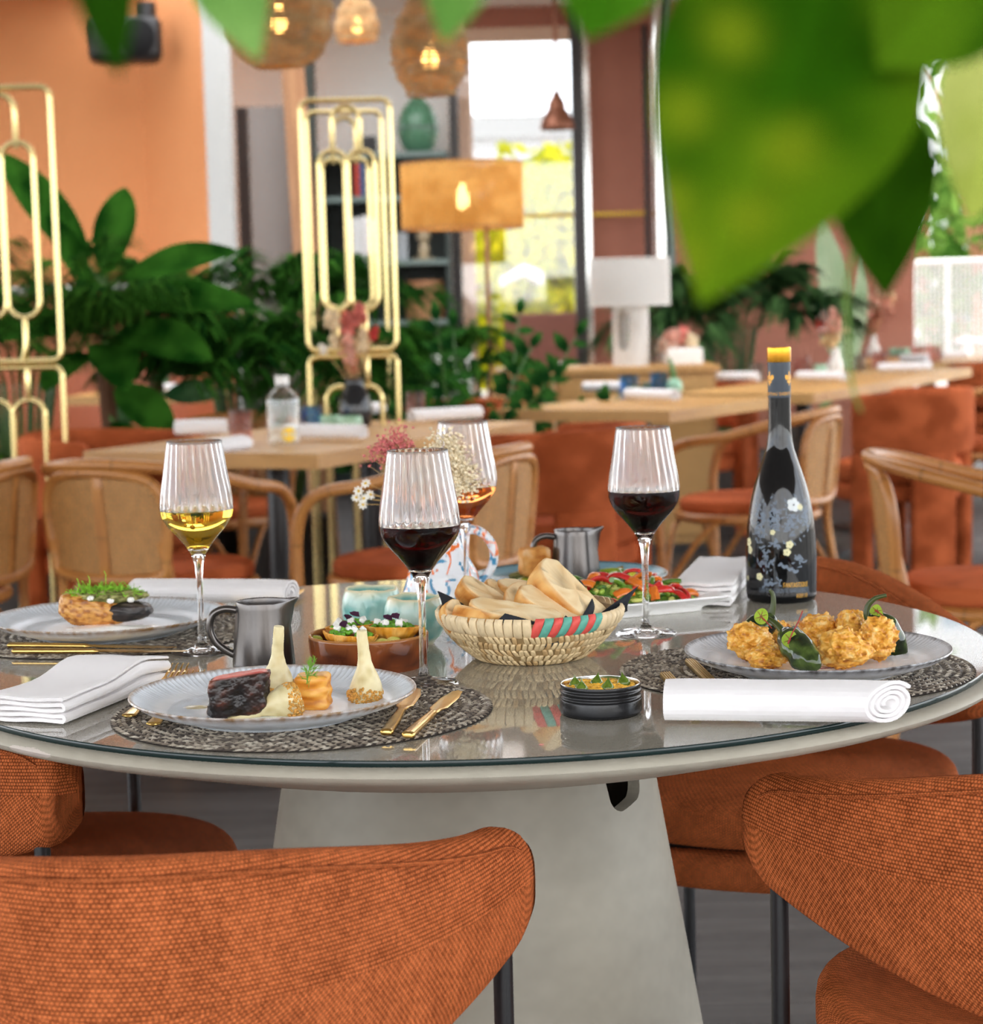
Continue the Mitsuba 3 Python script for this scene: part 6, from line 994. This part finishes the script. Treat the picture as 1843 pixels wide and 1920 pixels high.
# table with blue tumblers
tumbler(1181, 748, 0.038, 0.092, 'blue_glass', 'blue tumbler left of the pair on the small oak table'); tumbler(1238, 738, 0.038, 0.088, 'blue_glass', 'blue tumbler right of the pair on the small oak table, by the green bud vase')
put_napkin((1178, 752), (1302, 756), 'white linen napkin rolled in front of the two blue tumblers'); put_napkin((1096, 738), (1168, 738), 'white linen napkin lying left of the blue tumblers')
q = on(1266, 738, 0.7505); t = thing('bud_vase', 'pale green bud vase with a green stem next to the blue tumblers', 'vase'); part(t, 'body', pl(lathe([(0, 0), (0.026, 0), (0.034, 0.02), (0.030, 0.045), (0.018, 0.06), (0.016, 0.062), (0, 0.05)], 28), 'vc_gloss', lin(150, 196, 168)), to=M((q[0], q[1] + 0.03, 0.7505))); part(t, 'stem', pl(tube([[q[0], q[1] + 0.03, 0.80], [q[0] - 0.01, q[1] + 0.03, 0.86], [q[0] - 0.02, q[1] + 0.03, 0.90]], [0.012, 0.010, 0.004], 8), 'vc_semi', lin(70, 130, 60)))
q = on(1214, 738, 0.7505); solo('green_pot', 'small dark green pot between the two blue tumblers', 'pot', lathe([(0, 0), (0.02, 0), (0.024, 0.04), (0.02, 0.045), (0, 0.04)], 24), 'vc_gloss', lin(50, 80, 60), to=M((q[0], q[1] + 0.02, 0.7505)))
# long table
put_napkin((1342, 718), (1420, 718), 'white linen napkin on the long oak table left of the bottle neck'); put_napkin((1498, 716), (1616, 718), 'white linen napkin on the long oak table right of the bottle neck'); put_napkin((1646, 700), (1758, 698), 'white linen napkin farther along the long oak table, right of the white vases')
tumbler(1422, 714, 0.034, 0.085, 'smoke_glass', 'clear smoky tumbler just left of the bottle neck'); tumbler(1506, 704, 0.040, 0.090, 'pink_glass', 'pink tumbler just right of the bottle neck'); tumbler(1652, 690, 0.040, 0.085, 'pink_glass', 'pink tumbler on the long oak table in front of the second white vase'); tumbler(1612, 695, 0.034, 0.08, 'smoke_glass', 'smoky tumbler between the two white vases')
tumbler(1724, 675, 0.044, 0.08, 'pink_glass', 'pink tumbler at the far end of the long oak table, left of its neighbour'); tumbler(1754, 678, 0.044, 0.09, 'pink_glass', 'pink tumbler at the far end of the long oak table, right of its neighbour')
potcup(1540, 703, 0.034, 0.05, CEL, 'pale green cup beside the first white vase on the long oak table'); potcup(1680, 668, 0.038, 0.05, CEL, 'pale green cup farther along the long oak table'); potcup(1700, 668, 0.038, 0.05, CEL, 'pale green cup last in the row on the long oak table')
put_napkin((1690, 681), (1738, 681), 'white linen napkin far along the long oak table behind the cups'); put_napkin((1765, 674), (1812, 672), 'white linen napkin at the right end of the long oak table')
def whitevase(px, py, h, label):
    q = on(px, py, 0.7505); t = thing('white_vase', label, 'vase'); part(t, 'body', pl(lathe([(0, 0), (0.035, 0), (0.042, 0.012), (0.040, 0.06), (0.03, 0.5 * h), (0.02, 0.8 * h), (0.021, h), (0.017, h), (0, 0.8 * h)], 32), 'vc_semi', lin(232, 226, 218)), to=M((q[0], q[1] + 0.04, 0.7505))); return A([q[0], q[1] + 0.04, 0.7505 + h * 0.9])
v = whitevase(1570, 700, 0.125, 'white tapered vase with pink dried flowers right of the bottle neck'); bouquet('pale pink dried flowers with a red leaf in the first white vase', v, v[1], [(1545, 605, 0.05, 0.08, lin(236, 206, 196)), (1562, 600, 0.05, 0.09, PCH), (1540, 612, 0.02, 0.05, RED), (1572, 618, 0.04, 0.07, CRM), (1555, 635, 0.04, 0.07, lin(214, 180, 130))], 6, big=2.0)
v = whitevase(1640, 668, 0.13, 'second white vase with brownish pink flowers, farther back by the railing'); bouquet('brownish pink dried flowers in the second white vase near the railing', v, v[1], [(1625, 570, 0.05, 0.12, PCH), (1645, 560, 0.05, 0.12, lin(220, 176, 150)), (1660, 575, 0.05, 0.10, lin(206, 140, 118)), (1640, 600, 0.04, 0.10, lin(190, 120, 96)), (1610, 600, 0.03, 0.06, lin(236, 200, 180)), (1668, 560, 0.04, 0.07, lin(232, 190, 150))], 8, big=2.2)
# far tables
put_napkin((288, 738), (370, 738), 'white linen napkin on the far left table behind the palms'); q = on(300, 730, 0.7505); t = thing('tumbler', 'green tinted tumbler on the far left table behind the palms', 'glass'); part(t, 'glass', pl(lathe([(0.04, 0), (0.045, 0.09)], 24, cap=False), mat('green_glass', {'type': 'thindielectric', 'specular_transmittance': rgb(lin(130, 190, 150))}, False)), to=M((q[0], q[1] + 0.05, 0.7505)))
put_napkin((1048, 691), (1078, 691), 'white napkin on the dark far table left of the white lamp'); put_napkin((1790, 650), (1843, 648), 'white napkin on the far right table by the railing')
t = thing('white_tray', 'white rectangular tray beside the table lamp on the sideboard', 'tray'); q = at(1290, 684, 9.4); part(t, 'tray', pl(box(q[0] - 0.10, q[0] + 0.06, 9.3, 9.5, SBZ, SBZ + 0.075, 0.008), 'white_paint'))
bouquet('pinkish dried flowers on the sideboard between the lamp and the tray', [at(1250, 680, 9.45)[0], 9.42, SBZ + 0.02], 9.42, [(1262, 632, 0.05, 0.05, PCH), (1280, 628, 0.04, 0.05, lin(220, 120, 110)), (1298, 640, 0.05, 0.04, CRM), (1250, 645, 0.05, 0.05, lin(214, 180, 160))], 9, big=1.8)
# ---------------------------------------------------------------- plants
def blade(L, W, droop=0.3, fold=0.25, n=14, k=7, tip=1.6, wave=0.0, seed=0, blunt=0.8):
    "a leaf along +y from the origin, its face up (+z)"
    s = np.linspace(0, 1, n); w = W / 2 * np.sin(PI * np.clip(s, 0, 1) ** (0.85 if blunt > 0.7 else 1.15)) ** blunt * (1 - s ** (tip * 3) * 0.3) ; w = np.maximum(w, W * 0.004); q = np.linspace(-1, 1, k)
    y = L * s; zc = -droop * L * s ** 2; R = []
    for i in range(n): R.append(np.c_[q * w[i], np.full(k, y[i]), zc[i] + np.abs(q) * w[i] * fold + wave * W * math.sin(7 * s[i] + seed) * q ** 2 * np.sign(q)])
    return loft(R, False, False)
def leafcol(g, c0, c1, seed=0, vein=None, W=1.0):
    col = tint(g, c0, c1, 9 / max(np.ptp(g[0][:, 1]), 1e-3) * 1.0, seed)
    return col
def place(o, d, up=(0, 0, 1), s=1.0):
    "matrix that puts +y along d and +z near up, at o"
    y = A(d, float); y /= np.linalg.norm(y); z = A(up, float) - y * (A(up, float) @ y); z /= np.linalg.norm(z) + 1e-9; x = np.cross(y, z)
    m = np.eye(4); m[:3, 0], m[:3, 1], m[:3, 2], m[:3, 3] = x * s, y * s, z * s, A(o, float); return T(m)
def pot(t, x, y, r, h, c): part(t, 'pot', pl(xf(lathe([(0, 0), (r * 0.75, 0), (r * 0.95, h * 0.6), (r, h), (r * 0.93, h), (r * 0.9, h * 0.85), (0, h * 0.85)], 36), (x, y, 0)), 'vc_matte', c)); part(t, 'soil', pl(xf(lathe([(0, h * 0.84), (r * 0.9, h * 0.84), (r * 0.9, h * 0.88), (0, h * 0.9)], 24), (x, y, 0)), 'vc_matte', lin(40, 30, 24)))
PG0, PG1 = lin(24, 62, 22), lin(74, 124, 44)
def frond(base, d, L, droop, nl, lw, ll, seed, c0=PG0, c1=PG1):
    g = np.random.default_rng(seed); d = A(d, float); d /= np.linalg.norm(d); s = np.linspace(0, 1, 16); P = A(base) + d * (L * s)[:, None] + A([0, 0, -1]) * (droop * L * s ** 2.2)[:, None]; t_ = np.gradient(P, axis=0); t_ /= np.linalg.norm(t_, axis=1, keepdims=True)
    G = [tube(P, np.linspace(0.005, 0.0015, 16), 5)]; C = [np.tile((c0 + c1) * 0.55, (len(G[0][0]), 1))]
    for k in range(nl):
        q = 0.22 + 0.78 * (k + 0.5) / nl; i = min(int(q * 15), 14); o = P[i] + (P[i + 1] - P[i]) * (q * 15 - i); side = np.cross(t_[i], [0, 0, 1.0]); side /= np.linalg.norm(side) + 1e-9
        for sg in (-1, 1):
            e = side * sg * (1.0 + 0.15 * g.normal()) + t_[i] * 0.75 + A([0, 0, 0.10 + 0.12 * g.normal()]); e /= np.linalg.norm(e); l = ll * (0.55 + 0.6 * math.sin(PI * (0.15 + 0.8 * q))) * (0.85 + 0.3 * g.random()); a = o + e * l * 0.5 + A([0, 0, 0.02 * l]); b = o + e * l - A([0, 0, 0.35 * l]); w = np.cross(e, [0, 0, 1.0]); w /= np.linalg.norm(w) + 1e-9; w *= lw / 2
            V = A([o, a - w, a + w, b]); V = np.vstack([V]); G.append((V, A([[0, 1, 2], [1, 3, 2]]), V[:, :2].copy())); C.append(np.tile(c0 + (c1 - c0) * np.clip(0.45 + 0.35 * g.normal(), 0, 1.2), (4, 1)))
    return merge(*G), np.vstack(C)
def palm(x, y, n, L, zc, label, seed, az=(0, 2 * PI), ll=0.26, lw=0.022, nl=24, potc=lin(70, 64, 60), c0=PG0, c1=PG1, el=(0.35, 1.25)):
    g = np.random.default_rng(seed); t = thing('palm_plant', label, 'plant'); pot(t, x, y, 0.19, 0.34, potc)
    for k in range(n):
        a = az[0] + (az[1] - az[0]) * (k + 0.5 * g.random()) / n; e = el[0] + (el[1] - el[0]) * g.random(); d = A([math.cos(a) * math.cos(e), math.sin(a) * math.cos(e), math.sin(e)]); l = L * (0.75 + 0.4 * g.random()); b = A([x + 0.04 * math.cos(a), y + 0.04 * math.sin(a), 0.3]); top = b + A([0.10 * math.cos(a), 0.10 * math.sin(a), zc - 0.3])
        part(t, 'stem', pl(tube(smooth_path([b, (b + top) / 2, top], 4), np.linspace(0.009, 0.005, 9), 6), 'vc_semi', lin(70, 100, 46)))
        gm, col = frond(top, d, l, 0.32 + 0.25 * g.random(), nl, lw, ll, seed * 100 + k, c0, c1); part(t, 'frond', pl(gm, 'leaf', col, smooth=False))
palm(-1.70, 7.4, 30, 0.80, 0.90, 'feathery palm at the left edge around the cut-off brass screen', 1, ll=0.24, lw=0.017, nl=32, el=(0.6, 1.4))
palm(-1.00, 8.3, 28, 0.72, 1.0, 'dark feathery palm between the broad-leaved plant and the timber post', 2, ll=0.30, lw=0.022, nl=30, c0=lin(18, 52, 18), c1=lin(60, 108, 38))
palm(-0.80, 7.9, 24, 0.58, 0.80, 'feathery palm filling the space left of the middle brass screen', 3, ll=0.26, lw=0.020, nl=28, c0=lin(20, 58, 20), c1=lin(64, 118, 40))
palm(-1.60, 6.98, 14, 0.42, 0.48, 'low bright green palm in front of the broad-leaved plant', 4, ll=0.24, lw=0.022, c0=lin(50, 100, 26), c1=lin(120, 170, 60), el=(0.1, 0.9))
palm(1.27, 10.75, 26, 0.55, 0.98, 'dark green drooping palm behind the bottle neck on the right', 5, ll=0.32, lw=0.034, c0=lin(26, 50, 28), c1=lin(84, 122, 70), el=(0.2, 1.35))
palm(-0.30, 8.7, 14, 0.46, 0.80, 'small palm behind the two middle brass screens', 6, ll=0.24, lw=0.024, c0=lin(22, 58, 22))
# broad-leaved plant
def broad(x, y, leaves, label, c0, c1, trunk=0.03, big=1.1):
    t = thing('broadleaf_plant', label, 'plant'); pot(t, x, y, 0.2, 0.36, lin(66, 62, 58)); part(t, 'trunk', pl(tube(smooth_path([[x + 0.05, y, 0.3], [x + 0.02, y, 0.6], [x, y, 0.95]], 6), trunk, 10), 'vc_matte', lin(96, 64, 44)))
    for i, (d, L, W, zb, dr, up) in enumerate(leaves):
        L, W = L * big, W * big
        g = blade(L, W, dr, 0.22, 16, 9, wave=0.02, seed=i, blunt=0.55); o = A([x, y, zb]); d = A(d, float); d /= np.linalg.norm(d); e = o + d * 0.07
        part(t, 'petiole', pl(tube([o, e], 0.007, 6), 'vc_semi', lin(80, 120, 50))); part(t, 'leaf', pl(g, 'leaf', tint(g, c0, c1, 14, i)), to=place(e, d, up))
bx, by = at(190, 560, 7.35)[0], 7.35
broad(bx, by, [((-0.55, -0.1, 0.85), 0.46, 0.155, 1.25, 0.10, (0.6, -0.8, 0.3)), ((0.85, -0.1, 0.30), 0.40, 0.16, 1.23, 0.16, (-0.2, -0.6, 0.8)), ((0.9, -0.15, 0.16), 0.44, 0.17, 1.15, 0.26, (0, -0.6, 0.8)), ((-0.35, -0.3, 0.75), 0.28, 0.10, 1.17, 0.05, (0.6, -0.7, 0.2)), ((0.15, 0.4, 0.9), 0.34, 0.14, 1.21, 0.1, (0, -1, 0.4)), ((0.75, -0.5, 0.0), 0.34, 0.18, 1.07, 0.35, (0.2, -0.7, 0.6)), ((-0.8, -0.3, 0.1), 0.36, 0.16, 1.09, 0.3, (-0.2, -0.7, 0.7)), ((0.3, -0.9, -0.1), 0.30, 0.16, 1.04, 0.4, (0.1, -0.5, 0.8)), ((-0.3, -0.9, 0.05), 0.30, 0.15, 0.99, 0.4, (-0.1, -0.5, 0.8)), ((0.7, -0.6, -0.4), 0.28, 0.15, 0.91, 0.3, (0.4, -0.8, 0.4)), ((0.5, -0.7, -0.5), 0.26, 0.14, 0.79, 0.3, (0.4, -0.8, 0.4))], 'broad-leaved plant with large glossy paddle leaves against the orange wall', lin(22, 66, 18), lin(64, 122, 40))
broad(-1.30, 8.0, [((0.6, -0.6, 0.1), 0.22, 0.12, 0.82, 0.3, (0.1, -0.8, 0.6)), ((-0.3, -0.8, 0.0), 0.22, 0.11, 0.78, 0.4, (0, -0.8, 0.5)), ((0.2, -0.9, 0.3), 0.20, 0.11, 0.86, 0.3, (0, -0.8, 0.5)), ((0.9, -0.2, 0.3), 0.20, 0.10, 0.88, 0.2, (0, -0.8, 0.5)), ((-0.7, -0.4, 0.4), 0.20, 0.10, 0.86, 0.2, (0, -0.8, 0.5)), ((0.1, -0.5, 0.85), 0.2, 0.1, 0.9, 0.1, (0, -0.9, 0.4))], 'low broad-leaved plant with grey-green leaves behind the left oak table', lin(60, 112, 66), lin(120, 164, 112))
# plants with leaflets along arching stems
def zz(x, y, stems, label, seed, c0=lin(20, 58, 24), c1=lin(54, 104, 44)):
    g = np.random.default_rng(seed); t = thing('zz_plant', label, 'plant'); pot(t, x, y, 0.17, 0.45, lin(74, 72, 70)); lf = [pl(b_l, 'leaf', tint(b_l, c0, c1, 30, k)) for k, b_l in enumerate([blade(0.085, 0.042, 0.12, 0.3, 8, 5, seed=1), blade(0.075, 0.036, 0.2, 0.25, 8, 5, seed=2)])]
    for a, e, L in stems:
        d = A([math.cos(a) * math.cos(e), math.sin(a) * math.cos(e), math.sin(e)]); s = np.linspace(0, 1, 10); P = A([x + 0.05 * math.cos(a), y + 0.05 * math.sin(a), 0.40]) + d * (L * s)[:, None] - A([0, 0, 1]) * (0.16 * L * s ** 2.4)[:, None]; k0 = part(t, 'stem', pl(tube(P, np.linspace(0.008, 0.003, 10), 6), 'vc_semi', lin(66, 104, 50))); n = int(L / 0.055); tg = np.gradient(P, axis=0)
        for j in range(2, n):
            q = j / n * 9; i = min(int(q), 8); o = P[i] + (P[i + 1] - P[i]) * (q - i); dd = tg[i] / np.linalg.norm(tg[i]); sd = np.cross(dd, [0.2, -1.0, 0.3]); sd /= np.linalg.norm(sd); sg = 1 if j % 2 else -1
            k1 = numbered(k0 + '__leaflet'); scene[k1] = {**lf[j % 2], 'to_world': place(o, sd * sg + dd * 0.6 + g.normal(size=3) * 0.12, (0.1 * sg, -0.8, 0.5), 0.85 + 0.4 * g.random())}
        k1 = numbered(k0 + '__leaflet'); scene[k1] = {**lf[0], 'to_world': place(P[-1], tg[-1], (0, -0.8, 0.5))}
zz(at(850, 640, 7.5)[0], 7.75, [(2.6, 1.2, 0.78), (0.6, 1.15, 0.75), (4.5, 1.3, 0.85), (1.6, 1.35, 0.80), (3.6, 1.0, 0.72), (5.6, 0.95, 0.72), (5.0, 0.75, 0.60), (2.9, 0.75, 0.58)], 'dark green plant with small glossy leaflets on arching stems, right of the middle brass screen', 5)
zz(at(930, 640, 7.5)[0], 8.15, [(0.2, 1.2, 0.78), (1.2, 1.3, 0.86), (5.2, 1.0, 0.70), (4.2, 0.9, 0.62), (2.2, 1.25, 0.74), (6.0, 0.8, 0.66)], 'second leaflet plant under the drum lamp, left of the window post', 6)
zz(at(760, 700, 7.5)[0], 7.45, [(3.2, 0.9, 0.50), (4.6, 1.1, 0.48), (0.2, 0.9, 0.50), (5.5, 0.8, 0.45), (1.5, 1.2, 0.55)], 'low leaflet plant at the foot of the middle brass screen', 7)
zz(at(1000, 740, 8)[0], 8.6, [(0.3, 0.9, 0.55), (5.6, 0.8, 0.52), (4.8, 1.0, 0.48), (2.0, 1.2, 0.5), (3.6, 0.9, 0.45)], 'low leaflet plant in front of the oak sideboard', 8)

t = thing('pale_leaf_plant', 'plant with tall pale green leaves behind the first white vase on the right', 'plant'); x0, y0 = 1.74, 11.5; pot(t, x0, y0, 0.16, 0.4, lin(80, 76, 72))
for a, b, W in (((1592, 700), (1540, 395), 0.20), ((1600, 705), (1622, 470), 0.10), ((1585, 705), (1512, 520), 0.12)):
    o, e = at(*a, 11.45), at(*b, 11.45); part(t, 'petiole', pl(tube([[x0, y0, 0.36], o], 0.012, 6), 'vc_semi', lin(130, 170, 110))); L_ = float(np.linalg.norm(e - o)); g = blade(L_, W, 0.04, 0.2, 16, 9, blunt=0.7); part(t, 'leaf', pl(g, 'leaf', tint(g, lin(160, 196, 150), lin(200, 220, 184), 8, 2)), to=place(o, e - o, (0.35, -1, 0.1)))
# leaves hanging close to the camera
def hangleaf(t, name, base, tip, W, c0, c1, seed, bend=0.05, up=(0, -1, 0.15), fold=0.18, patch=None):
    base, tip = A(base), A(tip); L = float(np.linalg.norm(tip - base)); g = blade(L, W, bend, fold, 36, 15, wave=0.012, seed=seed); V = g[0]; n = meshkit.fbm(np.c_[V[:, 0] * 26, V[:, 1] * 20, 0 * V[:, 0] + seed], 3); col = c0 + (c1 - c0) * np.clip((n - 0.36) / 0.3, 0, 1)[:, None]
    q = np.abs(V[:, 0]) / W; rib = np.exp(-(q / 0.03) ** 2) * 0.25 + 0.12 * np.exp(-(((V[:, 1] / L * 9 + q * 5) % 1 - 0.5) / 0.12) ** 2); col = col * (1 + rib[:, None] * 0.6)
    if patch is not None:
        for pu, pv, pr in patch: w = np.exp(-(((V[:, 0] / W - pu) / (pr * 1.1)) ** 2 + ((V[:, 1] / L - pv) / (pr * 0.7)) ** 2))[:, None]; col = col * (1 - w) + lin(112, 134, 22) * w
    part(t, name, pl(g, 'leaf', col), to=place(base, tip - base, up))
h = lambda px, py, y: at(px, py, y)
t = thing('overhanging_plant', 'large blurred green leaves hanging close to the camera at the top right', 'plant')
DG, MG = lin(40, 84, 8), lin(82, 118, 16)
hangleaf(t, 'leaf', h(1590, -150, 0.66), h(1318, 556, 0.60), 0.083, DG, MG, 1, 0.04, patch=[(0.30, 0.62, 0.09), (-0.10, 0.60, 0.10), (0.22, 0.82, 0.08), (-0.05, 0.78, 0.09), (0.1, 0.92, 0.09), (0.25, 0.40, 0.1)])
hangleaf(t, 'leaf', h(1640, 140, 0.74), h(1664, 562, 0.76), 0.040, lin(26, 60, 6), lin(48, 90, 10), 2, 0.03)
hangleaf(t, 'leaf', h(1880, -120, 0.60), h(1640, 130, 0.62), 0.042, DG, lin(84, 124, 20), 3, 0.1)
hangleaf(t, 'leaf', h(1900, -30, 0.72), h(1830, 420, 0.74), 0.050, lin(184, 200, 90), lin(216, 222, 130), 4, 0.05, up=(0.3, -1, 0.5))
hangleaf(t, 'leaf', h(1170, -160, 0.62), h(1102, 72, 0.62), 0.036, lin(44, 96, 10), lin(70, 124, 24), 6, 0.05)
part(t, 'stem', pl(tube(smooth_path([h(1880, -120, 0.60), h(1760, -220, 0.66), h(1590, -150, 0.66) + A([0.01, 0, 0.02]), h(1560, -700, 0.72), [0.10, 0.8, 2.0], [0.10, 0.9, 2.95]], 8), 0.004, 8), 'vc_semi', lin(70, 96, 30)))
part(t, 'stem', pl(tube(smooth_path([h(1640, 140, 0.74), h(1690, -20, 0.70), h(1760, -220, 0.66)], 8), 0.002, 6), 'vc_semi', lin(70, 96, 30))); part(t, 'stem', pl(tube(smooth_path([h(1900, -30, 0.72), h(1900, -120, 0.65), h(1880, -120, 0.60)], 6), 0.002, 6), 'vc_semi', lin(70, 96, 30)))
part(t, 'tendril', pl(tube(smooth_path([h(1690, -20, 0.70), h(1640, 300, 0.8), h(1590, 520, 0.84), h(1590, 640, 0.86), h(1597, 720, 0.87), h(1614, 772, 0.88)], 8), np.linspace(0.0016, 0.0006, 41), 6), 'vc_semi', lin(120, 150, 70)))
t = thing('overhanging_plant', 'pale and dark blurred leaf tips hanging close to the camera at the top left', 'plant')
hangleaf(t, 'leaf', h(372, -170, 0.68), h(486, 112, 0.68), 0.026, lin(96, 150, 66), lin(130, 176, 92), 7, 0.05)
hangleaf(t, 'leaf', h(880, -150, 0.66), h(832, 80, 0.66), 0.022, lin(100, 150, 66), lin(126, 168, 84), 8, 0.05)
hangleaf(t, 'leaf', h(170, -190, 0.56), h(222, 150, 0.58), 0.017, lin(28, 66, 8), lin(48, 92, 16), 9, 0.05)
part(t, 'stem', pl(tube(smooth_path([h(170, -190, 0.56), h(372, -170, 0.68) + A([0, 0, 0.01]), h(640, -240, 0.68), h(880, -150, 0.66)], 8), 0.003, 8), 'vc_semi', lin(70, 96, 30))); part(t, 'stem', pl(tube(smooth_path([h(640, -240, 0.68), h(640, -900, 0.72), [-0.05, 0.8, 2.0], [-0.05, 0.9, 2.95]], 8), 0.003, 8), 'vc_semi', lin(70, 96, 30)))
